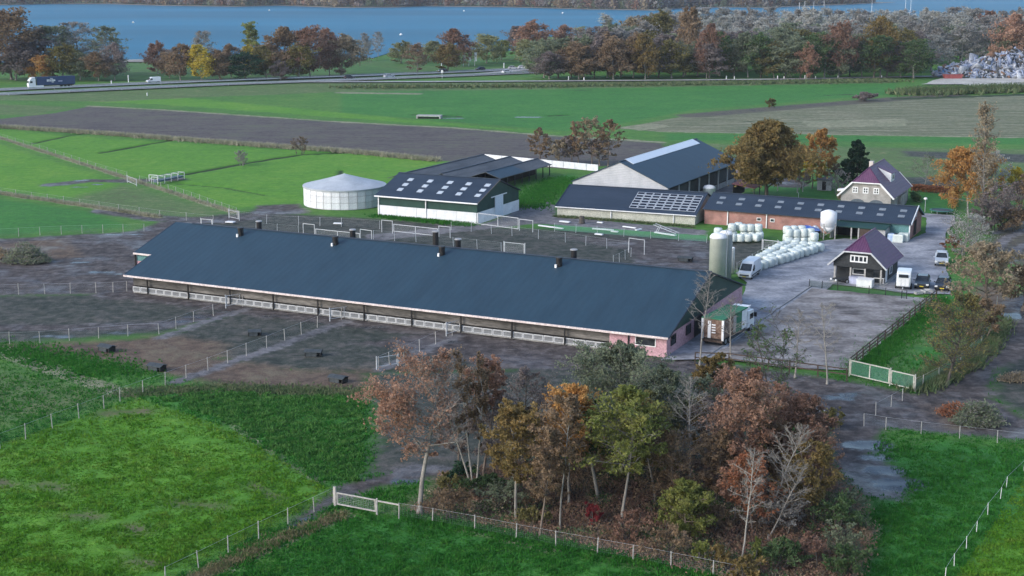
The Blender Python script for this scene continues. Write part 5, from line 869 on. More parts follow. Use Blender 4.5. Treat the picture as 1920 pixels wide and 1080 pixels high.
# flags, roadside posts, signs
for px, k in ((869, 'left'), (879, 'middle'), (890, 'right')):
    P = gp(px, 124); t = thing('banner_flag', f'white banner flag beside the highway, {k} of three', 'flag', P); MB().cyl((0, 0, 0), .12, 6.0, 8).build('pole', M_STEEL, t); h = height_to(P, 98); MB().box(.1, .95, -.03, .03, 2.2, h).build('banner', M_TRIM, t); MB().bar((0, 0, h), (1.0, 0, h), .08).build('arm', M_STEEL, t); MB().cyl((0, 0, 5.5), .1, max(.2, h - 5.5), 8).build('pole_top', M_STEEL, t)
for px, py, ty, lab in ((209, 157, 151, 'left of the pair behind the lorry'), (241, 153, 141, 'right of the pair behind the lorry'), (1066, 149, 143, 'at the left corner of the wood'), (1095, 150, 145, 'second along the wood'), (1362, 147, 142, 'before the wood, left'), (1377, 147, 143, 'before the wood, beside the left one'), (1458, 147, 142, 'before the wood, third'), (1470, 147, 143, 'before the wood, fourth'), (1509, 147, 141, 'before the wood, middle'), (1529, 147, 143, 'before the wood, right of the middle'), (1571, 146, 142, 'before the wood, sixth'), (1653, 145, 141, 'before the wood near its right end'), (276, 179, 174, 'on the bank below the highway'), (828, 127, 118, 'beside the three flags'), (945, 127, 118, 'on the service road')):
    P = gp(px, py); o = link('marker_post', MB().cyl((0, 0, -.2), .2, height_to(P, ty) + .2, 8).mesh('marker_post', M_TRIM), None, P); tag(o, f'white marker post {lab}', 'post')
t = thing('road_lamp', 'tall thin lamp post at the service road', 'street lamp', gp(988, 130)); h = height_to(gp(988, 130), 111); MB().cyl((0, 0, 0), .12, h, 8, .07).build('pole', M_STEEL, t); MB().bar((0, 0, h), (-1.5, 0, h + .1), .15).build('arm', M_STEEL, t)
t = thing('road_sign', 'small white sign beside the highway in the middle', 'sign', gp(829, 147)); MB().cyl((0, 0, 0), .1, 3, 8).build('post', M_STEEL, t); MB().box(-.4, .4, -.05, .05, 2.2, 3.2).build('plate', M_TRIM, t)
for px, py, s, lab in ((1498, 33, 0, 'leftmost'), (1508, 33, .6, 'second from the left'), (1525, 30, 0, 'third from the left'), (1544, 32, 1, 'fourth from the left'), (1634, 29, .5, 'third from the right'), (1697, 25, 0, 'second from the right'), (1707, 24, 1, 'rightmost')):
    P = gp(px, py); t = thing('sailing_boat', f'moored boat with white mast beyond the wood, {lab}', 'boat', P, R(20 + 40 * s)); MB().loft([[(-4, 0, -.2), (-4, 0, .9), (-4, 0, .9)], [(-3.6, -1.1, .0), (-3.6, 1.1, .0), (-3.6, 0, 1.0)], [(1, -1.3, .0), (1, 1.3, .0), (1, 0, 1.1)], [(4.4, -.1, .5), (4.4, .1, .5), (4.4, 0, 1.2)]]).build('hull', M_TRIM, t); MB().cyl((0, 0, .6), .2, 13 + 2 * s, 8, .14).build('mast', M_TRIM, t); MB().bar((0, 0, 2.2), (-3.6, 0, 2.1), .3).build('boom', M_TRIM, t)
for px, py, lab in ((870, 21, 'left of the middle'), (1055, 25, 'right of the middle'), (250, 43, 'on the left part'), (505, 20, 'near the far bank'), (752, 66, 'close to the lawn')):
    P = gp(px, py); t = thing('buoy', f'white buoy on the lake, {lab}', 'buoy', (P.x, P.y, -.2)); MB().lathe([(.3, 0), (.9, .2), (1.0, .7), (.5, 1.3), (.1, 1.5)], 12).build('float', M_TRIM, t, True)
# ---- scrap heap with concrete pad
P0, P1 = gp(1765, 146), gp(1990, 146); t = thing('scrap_heap', 'long heap of grey blue scrap metal at the right edge', 'heap', P0); n = 5200; r_ = np.random.default_rng(5); Lh = (P1 - P0).length
u = r_.uniform(0, 1, n) ** .9; env = np.interp(u, [0, .1, .3, .5, .65, .8, 1], [.8, 3.2, 6.4, 7.6, 10.2, 10.0, 9.0]); v = r_.uniform(-1, 1, n); zz = env * np.clip(1 - np.abs(v), 0, 1) * r_.uniform(.75, 1.05, n)
C = np.stack([u * Lh, 9 + v * env * 1.3, zz + .2], 1); V = []; Q = []; s = np.exp(r_.normal(-.35, .45, n))
a_ = unit(r_.normal(size=(n, 3))) ; b_ = unit(np.cross(a_, r_.normal(size=(n, 3)))); c_ = np.cross(a_, b_); a_ = a_ * s[:, None]; b_ = b_ * (s * .6)[:, None]; c_ = c_ * (s * .12)[:, None]
V = np.stack([C - a_ - b_ - c_, C + a_ - b_ - c_, C + a_ + b_ - c_, C - a_ + b_ - c_, C - a_ - b_ + c_, C + a_ - b_ + c_, C + a_ + b_ + c_, C - a_ + b_ + c_], 1).reshape(-1, 3); fq = np.array([(0, 3, 2, 1), (4, 5, 6, 7), (0, 1, 5, 4), (1, 2, 6, 5), (2, 3, 7, 6), (3, 0, 4, 7)]); Q = (np.arange(n)[:, None, None] * 8 + fq[None]).reshape(-1, 4)
mi = np.repeat(r_.choice(5, n, p=[.38, .3, .16, .1, .06]), 6); sm = [mat('scrap_grey', [(.22, .24, .28), (.32, .34, .38)], rough=.5, metal=.3), mat('scrap_blue', [(.16, .2, .3), (.24, .28, .38)], rough=.5), mat('scrap_dark', [(.04, .045, .05), (.07, .075, .08)], rough=.7), mat('scrap_white', [(.38, .41, .46), (.48, .5, .54)], rough=.6), mat('scrap_rust', [(.12, .07, .05), (.2, .12, .08)], rough=.9)]
tag(link('scrap', np_mesh('scrap', V, quads=Q, mats=sm, mi=mi), t), kind='stuff')
poly_sheet('scrap_yard_pad', pxs((1730, 158), (1760, 147), (2100, 146), (2100, 160), (1840, 163), (1800, 158)), .04, mat('pale_rubble_ground', [(.30, .28, .25), (.40, .38, .34), (.50, .48, .43)], scale=.15, rough=.95), jitter=.8, step=5)
crumple('tarp_heap', 'bright blue tarp at the left end of the scrap heap', 1776, 143, .3, 5.0, 4.0, mat('bright_blue_tarp', [(.05, .16, .35), (.09, .26, .5), (.25, .42, .6)], scale=.5, rough=.5), 7); t = thing('skip_container', 'low red steel container at the left end of the scrap heap', 'container', gp(1786, 147), R(3)); MB().loft([[(-3.2, y, 0), (3.2, y, 0), (3.8, y, 1.6), (-3.8, y, 1.6)] for y in (-1.1, 1.1)]).build('body', mat('faded_red_steel', [(.22, .05, .05), (.30, .08, .075)], rough=.6), t); MB().bar((-3.8, -1.15, 1.6), (3.8, -1.15, 1.6), .12).build('rim', mat('faded_red_steel', (0, 0, 0)), t)
# hedge behind the garden
def hedge(label, path, h, wd, lf, seed, n=2600):
    P = dense(pxs(*path), .5); r_ = np.random.default_rng(seed); i = r_.integers(0, len(P), n); A_ = np.array([(p.x, p.y) for p in P])[i]; C = np.concatenate([A_ + r_.normal(size=(n, 2)) * wd * .4, (r_.uniform(.02, 1, n) ** .7 * h)[:, None]], 1); b0 = np.array([P[0].x, P[0].y, 0]); t = thing('hedge', label, 'hedge', P[0]); v, q = leaf_quads(C - b0, .16, r_); link('foliage', np_mesh('foliage', v, quads=q, mats=[LM[lf]]), t)
    k = np.arange(0, len(P), 2); B_ = np.array([(P[j].x, P[j].y, 0) for j in k]) - b0; v, q = tubes(B_, B_ + np.array([0, 0, h * .8]) + r_.normal(size=B_.shape) * .15, np.full(len(k), .04), np.full(len(k), .015), 4); link('stems', np_mesh('stems', v, quads=q, mats=[BK['dark']]), t)
def gen_tree(seed, H, W, z0=.3, nP=20, nS=6, nT=4, leaves=6, ls=.16, tr=.16, lean=(0, 0), shape='oval', up=.9, stems=1, leaf_bias=None, twig_r=.012, spread=.35, clump=1.0):
    """skeleton with limbs (trunk mesh) plus twigs and leaf faces (crown mesh). W is the crown width in m"""
    rg = np.random.default_rng(seed); S0 = []; S1 = []; S2 = []; LC = []
    def line(p, d, L, r0, r1, n, bend, out, wig=.06):
        pts = [p.copy()]; d = d.copy()
        for k in range(n):
            d = unit(d + np.array([0, 0, bend / n]) + rg.normal(size=3) * wig); q = pts[-1] + d * L / n
            out.append((pts[-1], q, r0 + (r1 - r0) * k / n, r0 + (r1 - r0) * (k + 1) / n)); pts.append(q)
        return np.array(pts)
    for st in range(stems):
        base = np.array([0., 0, -.15]) + (rg.normal(size=3) * [.35, .35, 0] if stems > 1 else 0)
        tilt = np.array([lean[0], lean[1], 1.]) + (rg.normal(size=3) * [.14, .14, 0] if stems > 1 else rg.normal(size=3) * [.03, .03, 0])
        top = H * (.93 if st == 0 else rg.uniform(.7, .9)); T = line(base, unit(tilt), top, tr / math.sqrt(stems), .025, 9, .05, S0, .035)
        # root flare
        S0.append((base, base + [0, 0, .5], tr / math.sqrt(stems) * 1.55, tr / math.sqrt(stems) * 1.0))
        for i in range(nP // stems):
            t = z0 + (1 - z0) * (i + rg.uniform(0, 1)) / (nP // stems) * .98; f = (t - z0) / (1 - z0)
            env = {'oval': math.sqrt(max(.02, 1 - (2 * f - .85) ** 2 * .72)), 'round': math.sqrt(max(.03, 1 - (2 * f - .75) ** 2 * .62)), 'column': .95 - .55 * f ** 2 if f > .12 else .6, 'cone': 1 - .9 * f, 'vase': .45 + .65 * math.sin(min(1, f * 1.15) * math.pi * .62) - .35 * max(0, f - .75)}[shape]
            k = t * 9 * .999 / 1.0 if t < .93 else 8.4; k = min(8.9, t / .95 * 9); k0 = int(k); P = T[k0] + (T[min(9, k0 + 1)] - T[k0]) * (k - k0)
            az = i * 2.4 + rg.uniform(-.5, .5) + st; el = up * rg.uniform(.6, 1.2) * (.6 + .7 * f)
            d = np.array([math.cos(az), math.sin(az), math.tan(min(1.35, el))]); d = unit(d)
            if shape in ('oval', 'round', 'vase'):   # limb ends on the crown's outline
                cz = H * (z0 + 1) / 2; se = np.array([W / 2, W / 2, H * (1 - z0) / 2 * 1.02]); o_ = (P - [P[0] * .0 + lean[0] * P[2], lean[1] * P[2], cz]) / se; dd = d / se
                A_ = dd @ dd; B_ = o_ @ dd; C_2 = o_ @ o_ - 1; di = B_ * B_ - A_ * C_2; L = (-B_ + math.sqrt(di)) / A_ if di > 0 else .1 * W
                if shape == 'vase': L *= .75 + .25 * f
                L = max(.06 * W, L * rg.uniform(.68, 1.0) * .88)
            else: L = min(W / 2 * env * rg.uniform(.75, 1.12) / max(.35, math.hypot(d[0], d[1])), H * .2 if shape == 'column' else W * .8)
            r0 = max(.02, tr * .5 * (1 - .7 * f) * (L / W + .25)); B = line(P, d, L, r0, .014, 4, .15, S1, .13)
            for j in range(nS):
                s = .3 + .7 * (j + rg.uniform(0, 1)) / nS; kk = s * 3.999; k0 = int(kk); Q = B[k0] + (B[k0 + 1] - B[k0]) * (kk - k0)
                d2 = unit(unit(B[k0 + 1] - B[k0]) * .8 + rg.normal(size=3) * .65 + np.array([0, 0, .2])); L2 = L * spread * rg.uniform(.6, 1.3) * (1.15 - .5 * s)
                C = line(Q, d2, L2, max(.014, twig_r * 1.6), twig_r, 2, .1, S2, .16)
                for m_ in range(nT):
                    s2 = rg.uniform(.2, 1); q = C[0] + (C[2] - C[0]) * s2; d3 = unit(unit(C[2] - C[0]) * .7 + rg.normal(size=3) * .8 + np.array([0, 0, .15])); L3 = L2 * .55 * rg.uniform(.5, 1.2)
                    e = q + d3 * L3; S2.append((q, e, twig_r, twig_r * .5))
                    if leaves:
                        nl = leaves if isinstance(leaves, int) else rg.poisson(leaves)
                        if leaf_bias is not None: nl = rg.poisson(leaves * max(0, leaf_bias(e[0] / (W / 2), e[1] / (W / 2), e[2] / H)))
                        if nl: LC.append(q + (e - q) * rg.uniform(.2, 1.1, (nl, 1)) + rg.normal(size=(nl, 3)) * L3 * .3 * clump)
    # keep the drawn height and width
    E_ = np.array([s[1] for s in S2]); kz = H / max(.1, np.percentile(E_[:, 2], 99.3)); cx, cy = np.median(E_[:, 0]), np.median(E_[:, 1]); kw = min(1.6, max(.45, W / 2 / max(.05, np.percentile(np.hypot(E_[:, 0] - cx, E_[:, 1] - cy), 86)))); K = np.array([kw, kw, kz])
    def cat(S, n): a = list(zip(*S)); return tubes(np.array(a[0]) * K, np.array(a[1]) * K, a[2], a[3], n)
    if LC: LC = [np.concatenate(LC) * K]
    tv, tq = cat(S0, 8); v1, q1 = cat(S1, 5); TV = np.concatenate([tv, v1]); TQ = np.concatenate([tq, q1 + len(tv)])
    cv, cq = cat(S2, 3); mi = np.zeros(len(cq), int)
    if LC:
        LC = np.concatenate(LC); LC[:, 2] = np.maximum(LC[:, 2], .1); lv, lq = leaf_quads(LC, ls, rg); cq = np.concatenate([cq, lq + len(cv)]); cv = np.concatenate([cv, lv]); mi = np.concatenate([mi, np.ones(len(lq), int)])
    return (TV, TQ), (cv, cq, mi)
TREEN = [0]
def build_tree(name, label, cat, P, H, W, leaf, bark='grey', group=None, rz=0, **k):
    TREEN[0] += 1; (tv, tq), (cv, cq, mi) = gen_tree(1000 + TREEN[0] * 7, H, W, **k)
    t = thing(name, label, cat, P, rz, group)
    link('trunk', np_mesh('trunk', tv, quads=tq, mats=[BK[bark]], smooth=True), t)
    link('crown', np_mesh('crown', cv, quads=cq, mats=[BK[bark], LM[leaf or 'grey']], mi=mi), t)
    return t
def px_tree(name, label, base, top, wpx, leaf, bark='grey', cat='tree', **k):
    P = gp(*base); return build_tree(name, label, cat, P, height_to(P, top), width_of(P, wpx), leaf, bark, **k)

# ---- templates for the woods, shared by copies
def template(seed, H, W, **k):
    (tv, tq), (cv, cq, mi) = gen_tree(seed, H, W, **k)
    return np_mesh('trunk', tv, quads=tq, mats=[BK['grey']], smooth=True), np_mesh('crown', cv, quads=cq, mats=[BK['grey'], LM['brown']], mi=mi), H, W
far_k = dict(nP=26, nS=5, nT=2, twig_r=.05, tr=.32, spread=.42, clump=2.3)
TPL = {'full': [template(11 + i, 20, 13, z0=.06, leaves=30, ls=.42, shape='round', **far_k) for i in range(4)],
       'airy': [template(31 + i, 20, 11, z0=.10, leaves=15, ls=.36, shape='oval', **far_k) for i in range(4)],
       'bare': [template(51 + i, 20, 11, z0=.15, leaves=4, ls=.3, shape='vase', nP=30, nS=6, nT=4, twig_r=.045, tr=.3, spread=.42, clump=2.0) for i in range(3)],
       'column': [template(71 + i, 20, 5.5, z0=.05, leaves=18, ls=.36, shape='column', **far_k) for i in range(2)]}
def copy_tree(kind, i, P, H, W, leaf, bark, label, group, name='tree', rz=0):
    tm, cm, h0, w0 = TPL[kind][i % len(TPL[kind])]; t = thing(name, label, 'tree', P, rz, group); t.scale = (W / w0, W / w0, H / h0)
    a = link('trunk', tm, t); b = link('crown', cm, t)
    for o_, s_, m_ in ((a, 0, BK[bark]), (b, 0, BK[bark]), (b, 1, LM[leaf])): o_.material_slots[s_].link = 'OBJECT'; o_.material_slots[s_].material = m_
    return t
CW = {'rust': 'rust coloured', 'orange': 'orange', 'brown': 'brown', 'redbrown': 'red brown', 'olive': 'olive brown', 'oak': 'bronze brown', 'yellow': 'bright yellow', 'yellowgreen': 'yellow green', 'green': 'dark green', 'greygreen': 'grey green', 'dark': 'very dark green', 'grey': 'grey bare', 'purple': 'purplish bare', 'palegrey': 'pale grey bare', 'tan': 'tan', 'palegreen': 'pale green', 'copper': 'copper coloured'}
def far_tree(px, base, top, wpx, leaf, kind, where, i, bark='grey', name='tree'):
    P = gp(px, base); return copy_tree(kind, i, P, height_to(P, top), width_of(P, wpx), leaf, bark, f'{CW[leaf]} tree {where}', None, name, rz=i * 1.3)
# trees between the highway and the lake (left to right)
for i, (px, base, top, wpx, leaf, kind, where) in enumerate([
    (-20, 148, 38, 95, 'purple', 'bare', 'at the left picture edge behind the highway'), (22, 148, 22, 100, 'brown', 'full', 'tallest in the wood behind the blue lorry'), (62, 146, 55, 80, 'purple', 'airy', 'just right of the tallest one behind the lorry'),
    (100, 143, 50, 82, 'greygreen', 'airy', 'in the middle of the wood behind the lorry'), (150, 140, 42, 92, 'grey', 'bare', 'with a wide dome behind the lorry'), (198, 144, 50, 72, 'greygreen', 'bare', 'at the right end of the wood behind the lorry'), (215, 150, 82, 40, 'purple', 'full', 'low at the right end of the lorry wood'),
    (78, 151, 104, 54, 'orange', 'full', 'low and bushy right above the lorry cab'), (118, 150, 84, 62, 'olive', 'full', 'low behind the lorry trailer'), (150, 150, 100, 50, 'greygreen', 'full', 'low and dense past the lorry trailer'), (30, 150, 80, 70, 'purple', 'full', 'low and dense behind the lorry cab'), (185, 151, 98, 48, 'brown', 'full', 'low and wide behind the roadside posts'),
    (296, 138, 79, 42, 'redbrown', 'full', 'first right of the lake gap'), (318, 146, 100, 40, 'brown', 'full', 'low beside the first right of the lake gap'), (338, 150, 84, 48, 'brown', 'full', 'left of the yellow roundish one'), (378, 151, 85, 50, 'yellow', 'full', 'round and dense beside the white van on the highway'), (384, 118, 58, 34, 'grey', 'airy', 'peeking out behind the yellow roundish one'),
    (412, 150, 95, 44, 'brown', 'full', 'right of the yellow roundish one'), (434, 146, 84, 46, 'brown', 'full', 'second right of the yellow roundish one'), (478, 122, 44, 30, 'yellowgreen', 'column', 'tall and narrow against the lake'), (470, 140, 86, 34, 'yellow', 'full', 'small at the foot of the tall narrow one'), (462, 150, 100, 56, 'dark', 'full', 'dense below the tall narrow one'), (500, 148, 88, 50, 'olive', 'full', 'dense right of the tall narrow one'),
    (528, 146, 53, 72, 'brown', 'full', 'broad and left of the rusty pair by the lake'), (526, 150, 114, 36, 'purple', 'full', 'low in front of the broad brown one'), (582, 146, 53, 62, 'redbrown', 'full', 'broad, right half of the rusty pair'), (618, 142, 56, 44, 'redbrown', 'full', 'behind the tan one at the lake'), (560, 148, 80, 60, 'olive', 'full', 'in front of the rusty pair'), (640, 141, 67, 76, 'tan', 'full', 'round at the end of the lakeside row'),
    (683, 112, 62, 22, 'grey', 'bare', 'leafless and slim, left of three'), (692, 111, 68, 18, 'grey', 'bare', 'leafless and slim, middle of three'), (709, 106, 60, 24, 'grey', 'bare', 'leafless and slim, right of three'),
    (752, 118, 78, 44, 'palegreen', 'full', 'willow like on the lakeside lawn, left'), (782, 136, 82, 42, 'brown', 'airy', 'thin crowned beside the highway'), (806, 114, 78, 40, 'palegreen', 'full', 'willow like on the lakeside lawn, middle'), (856, 124, 55, 56, 'redbrown', 'full', 'round behind the three white flags'), (840, 134, 82, 50, 'oak', 'full', 'round left of the three white flags'),
    (912, 118, 66, 52, 'palegreen', 'full', 'willow like right of the three flags'), (940, 112, 76, 34, 'yellowgreen', 'full', 'small right of the willow like one'), (975, 104, 50, 50, 'purple', 'full', 'left of the rusty dome at the wood edge'), (1005, 110, 40, 68, 'rust', 'full', 'dome shaped at the left end of the wood'), (990, 122, 76, 46, 'palegreen', 'full', 'in front of the rusty dome'), (1060, 106, 48, 50, 'redbrown', 'full', 'dark and round behind the wood edge'),
    (1094, 100, 52, 26, 'palegreen', 'column', 'pale and narrow behind the wood edge'), (1139, 88, 29, 32, 'palegrey', 'column', 'pale and pointed above the wood'), (1150, 104, 50, 44, 'rust', 'full', 'small and bright beside the pale pointed one')]):
    far_tree(px, base, top, wpx, leaf, kind, where, i)
# the big wood on the right
rg = random.Random(5); WOOD = []
fx = 1020
while fx < 2060:
    c_ = rg.choice(['purple', 'brown', 'olive', 'purple', 'greygreen'] if fx < 1240 else ['greygreen', 'green', 'olive', 'greygreen', 'grey', 'green', 'purple'])
    WOOD.append((fx, 556 + rg.uniform(0, 14), rg.uniform(13, 17), rg.uniform(11, 15), c_, 'full' if fx < 1230 else rg.choice(['airy', 'full', 'full']), 0)); fx += rg.uniform(18, 28)
for row, (d, h0, h1, step, cs, ks) in enumerate([(600, 15.5, 18, 27, ['greygreen', 'grey', 'olive', 'greygreen', 'purple'], ['airy', 'full']), (650, 16, 19, 27, ['grey', 'greygreen', 'grey', 'palegrey'], ['airy', 'bare', 'full']), (715, 18, 20.5, 26, ['grey', 'palegrey', 'palegrey'], ['airy', 'full']), (790, 19, 21.5, 26, ['palegrey', 'grey', 'palegrey'], ['airy', 'full'])]):
    fx = (1080, 1130, 1190, 1240)[row] + rg.uniform(0, 10)
    while fx < 2060:
        WOOD.append((fx, d + rg.uniform(-12, 12), rg.uniform(h0, h1), rg.uniform(11, 15), rg.choice(cs), rg.choice(ks), row + 1)); fx += step * rg.uniform(.8, 1.2)
nfront = 0
for i, (px, d, h, w_, leaf, kind, row) in enumerate(WOOD):
    if px > 1725 and d < 610: continue
    nfront += row == 0
    P = at(px, d); copy_tree(kind, rg.randrange(9), P, h, w_, leaf, rg.choice(['grey', 'grey', 'dark', 'pale']), f'{CW[leaf]} tree ' + (f'in the front row of the wood, {ordinal(nfront)} from its left end' if row == 0 else ('deep in the left part', 'deep in the middle part', 'deep in the right part')[(px > 1400) + (px > 1700)] + ' of the wood beyond the meadow'), 'trees of the wood beyond the meadow', rz=rg.uniform(0, 6.28))
for i, (px, base, top, wpx, leaf, kind, where) in enumerate([
    (1325, 146, 46, 42, 'redbrown', 'full', 'at the left of the wood front, tall'), (1512, 148, 82, 34, 'rust', 'full', 'small in the front of the wood'), (1572, 146, 44, 56, 'redbrown', 'full', 'tallest of the coloured ones in the wood front'), (1650, 144, 34, 60, 'oak', 'full', 'in the wood front left of the scrap heap'), (1285, 140, 16, 60, 'brown', 'full', 'rising above the left of the wood'), (1230, 120, 22, 60, 'olive', 'full', 'rising beside the tallest at the left of the wood'), (1180, 110, 34, 50, 'tan', 'full', 'at the back left of the wood'),
    (1890, 122, 28, 60, 'rust', 'full', 'behind the right end of the scrap heap'), (1850, 100, 22, 56, 'redbrown', 'full', 'above the middle of the scrap heap'), (1800, 112, 46, 90, 'greygreen', 'airy', 'wide and pale behind the scrap heap'), (1745, 132, 66, 80, 'palegrey', 'bare', 'low and wide left of the scrap heap'), (1930, 120, 30, 70, 'redbrown', 'full', 'at the right picture edge behind the scrap heap'), (1210, 148, 66, 50, 'oak', 'full', 'round in the front of the wood, left part'), (1150, 148, 72, 56, 'brown', 'full', 'round in the front left corner of the wood'), (1085, 148, 82, 56, 'brown', 'full', 'dense at the front left corner of the wood'), (1030, 148, 98, 54, 'purple', 'full', 'leftmost at the foot of the wood')]):
    far_tree(px, base, top, wpx, leaf, kind, where, i + 3)
# far bank wood: one mass
def far_wood(name, label, spots, hs, ls, cols):
    r_ = np.random.default_rng(3); Vs = []; Qs = []; MI = []; k = 0
    for (x, y, h) in spots:
        n = 60; a = r_.uniform(0, 6.28, n); rr = h * .36 * np.sqrt(r_.uniform(0, 1, n)); z = h * (.12 + .88 * r_.uniform(0, 1, n) ** .8); rr *= np.sqrt(np.clip(1.05 - ((z / h - .5) * 1.7) ** 2, .05, 1))
        C = np.stack([x + rr * np.cos(a), y + rr * np.sin(a), z], 1); v, q = leaf_quads(C, ls, r_); Vs.append(v); Qs.append(q + k); k += len(v)
        tv, tq = tubes([(x, y, 0)], [(x, y, h * .8)], [.35], [.1], 4); Vs.append(tv); Qs.append(tq + k); k += len(tv); c = r_.integers(0, len(cols)); MI += [c] * n + [0] * len(tq)
    o = link(name, np_mesh(name, np.concatenate(Vs), quads=np.concatenate(Qs), mats=[LM[c] for c in cols], mi=MI)); tag(o, label, 'wood', None, 'stuff')
r2 = random.Random(8); spots = []
for i in range(len(bank) - 1):
    a, b = bank[i], bank[i + 1]; n = int((b - a).length / 6.0)
    for k in range(n):
        for rw in range(4):
            if r2.random() < .9: p = a.lerp(b, (k + r2.random()) / n); spots.append((p.x, p.y + 30 + rw * 16 + r2.uniform(-6, 6), r2.uniform(11, 19) + rw * 2))
far_wood('far_bank_wood', 'long dark autumn wood on the far bank of the lake', spots, 0, 1.9, ['purple', 'brown', 'grey', 'redbrown', 'greygreen', 'purple', 'tan'])
spots = [(r2.uniform(560, 1600), r2.uniform(3010, 3080), r2.uniform(12, 20)) for _ in range(420)]
far_wood('opposite_shore_wood', 'thin line of wood on the opposite shore at the top right', spots, 0, 2.2, ['purple', 'brown', 'grey'])

# ---- trees round the farm
px_tree('oak_tree', 'big round bronze brown tree behind the brick barn', (1437, 372), 229, 120, 'oak', 'dark', z0=.14, nP=60, nS=8, nT=4, leaves=27, ls=0.258, tr=.35, shape='round', spread=.40)
px_tree('tree', 'orange tree with yellow lower leaves left of the dark pine', (1535, 352), 243, 60, 'orange', 'brown', z0=.22, nP=30, nS=6, nT=4, leaves=13, ls=0.206, tr=.2, shape='oval')
px_tree('tree', 'small yellow tree at the foot of the orange tree', (1523, 352), 296, 38, 'yellow', 'brown', z0=.2, nP=18, nS=5, nT=4, leaves=11, ls=0.172, tr=.12)
px_tree('tree', 'thin purplish shrub like tree behind the white swing posts', (1503, 354), 322, 40, 'purple', 'dark', z0=.12, nP=18, nS=5, nT=4, leaves=6, ls=0.120, tr=.08, stems=3)
px_tree('tree', 'tan shrub like tree between orange tree and pine', (1560, 350), 306, 36, 'tan', 'brown', z0=.12, nP=18, nS=5, nT=4, leaves=6, ls=0.138, tr=.08, stems=3)
px_tree('tree', 'low grey leafless tree left of the farmhouse', (1568, 364), 318, 40, 'grey', 'grey', z0=.12, nP=20, nS=6, nT=5, leaves=1.9, ls=0.103, tr=.1, stems=3)
px_tree('pine_tree', 'dark green pine beside the purple farmhouse roof', (1606, 352), 264, 56, 'dark', 'dark', z0=.12, nP=56, nS=8, nT=4, leaves=23, ls=0.224, tr=.2, shape='cone', up=.35, spread=.34)
px_tree('pine_tree', 'low dark green conifer at the foot of the tall pine', (1592, 356), 304, 30, 'dark', 'dark', z0=.1, nP=20, nS=5, nT=4, leaves=23, ls=0.206, tr=.14, shape='cone', up=.35)
px_tree('tree', 'small leafless tree in the lawn right of the farmhouse', (1733, 352), 288, 62, 'greygreen', 'grey', z0=.2, nP=20, nS=6, nT=5, leaves=1.9, ls=0.103, tr=.12, shape='round')
px_tree('birch_tree', 'orange birch with white trunk beside the garden trampoline', (1815, 402), 278, 104, 'orange', 'pale', z0=.2, nP=50, nS=7, nT=4, leaves=11, ls=0.189, tr=.17, shape='round')
px_tree('poplar_tree', 'tall slim pale poplar rising above the orange birch', (1840, 412), 193, 46, 'tan', 'grey', z0=.1, nP=70, nS=6, nT=4, leaves=4, ls=0.138, tr=.25, shape='column', up=1.15)
px_tree('birch_tree', 'slim pale birch right of the tall poplar', (1868, 400), 283, 44, 'palegrey', 'pale', z0=.2, nP=28, nS=6, nT=4, leaves=4, ls=0.138, tr=.14, shape='oval')
px_tree('tree', 'yellow leafed tree at the right end of the garden hedge', (1892, 392), 314, 66, 'yellow', 'brown', z0=.25, nP=22, nS=6, nT=4, leaves=10, ls=0.155, tr=.12, shape='round')
for i, (x, y, t_, w_, lf, lab) in enumerate([(1872, 430, 345, 60, 'purple', 'behind the grey roadside shrub'), (1905, 412, 338, 70, 'purple', 'at the right picture edge below the yellow tree'), (1845, 438, 372, 50, 'purple', 'under the orange birch'), (1935, 415, 320, 60, 'brown', 'cut by the right picture edge'), (1890, 432, 392, 56, 'brown', 'low beside the curved ruts')]):
    px_tree('thicket_shrub', f'tall {CW[lf]} thicket shrub {lab}', (x, y), t_, w_, lf, 'dark', 'shrub', z0=.06, nP=30, nS=6, nT=4, leaves=6, ls=0.146, tr=.16, stems=4, shape='round')
px_tree('roadside_shrub', 'big grey leafless shrub where the drive leaves the yard', (1812, 476), 400, 78, 'palegrey', 'grey', 'shrub', z0=.06, nP=40, nS=7, nT=5, leaves=1.9, ls=0.103, tr=.2, stems=5, shape='round', twig_r=.016)
px_tree('roadside_shrub', 'small rusty shrub at the yard edge under the grey shrub', (1785, 470), 440, 26, 'copper', 'brown', 'shrub', z0=.06, nP=18, nS=5, nT=4, leaves=6, ls=0.120, tr=.08, stems=4)
px_tree('tree', 'tan brown spreading tree at the bend of the farm track', (1850, 585), 455, 132, 'tan', 'brown', z0=.22, nP=38, nS=7, nT=5, leaves=5, ls=0.163, tr=.24, shape='round')
px_tree('tree', 'brown thinning tree at the right picture edge beside the track', (1918, 580), 498, 72, 'brown', 'brown', z0=.22, nP=28, nS=6, nT=4, leaves=8, ls=0.155, tr=.2, shape='round')
px_tree('tree', 'bare olive twiggy tree between green lane and farm track', (1776, 720), 552, 112, 'olive', 'dark', z0=.14, nP=56, nS=9, nT=6, leaves=1.9, ls=0.103, tr=.17, shape='round', twig_r=.014, leaf_bias=lambda x, y, z: 1)
px_tree('roadside_shrub', 'brown leafed shrub below the spreading tree on the track', (1838, 640), 560, 70, 'brown', 'brown', 'shrub', z0=.08, nP=24, nS=6, nT=4, leaves=8, ls=0.138, tr=.14, stems=4, shape='round')
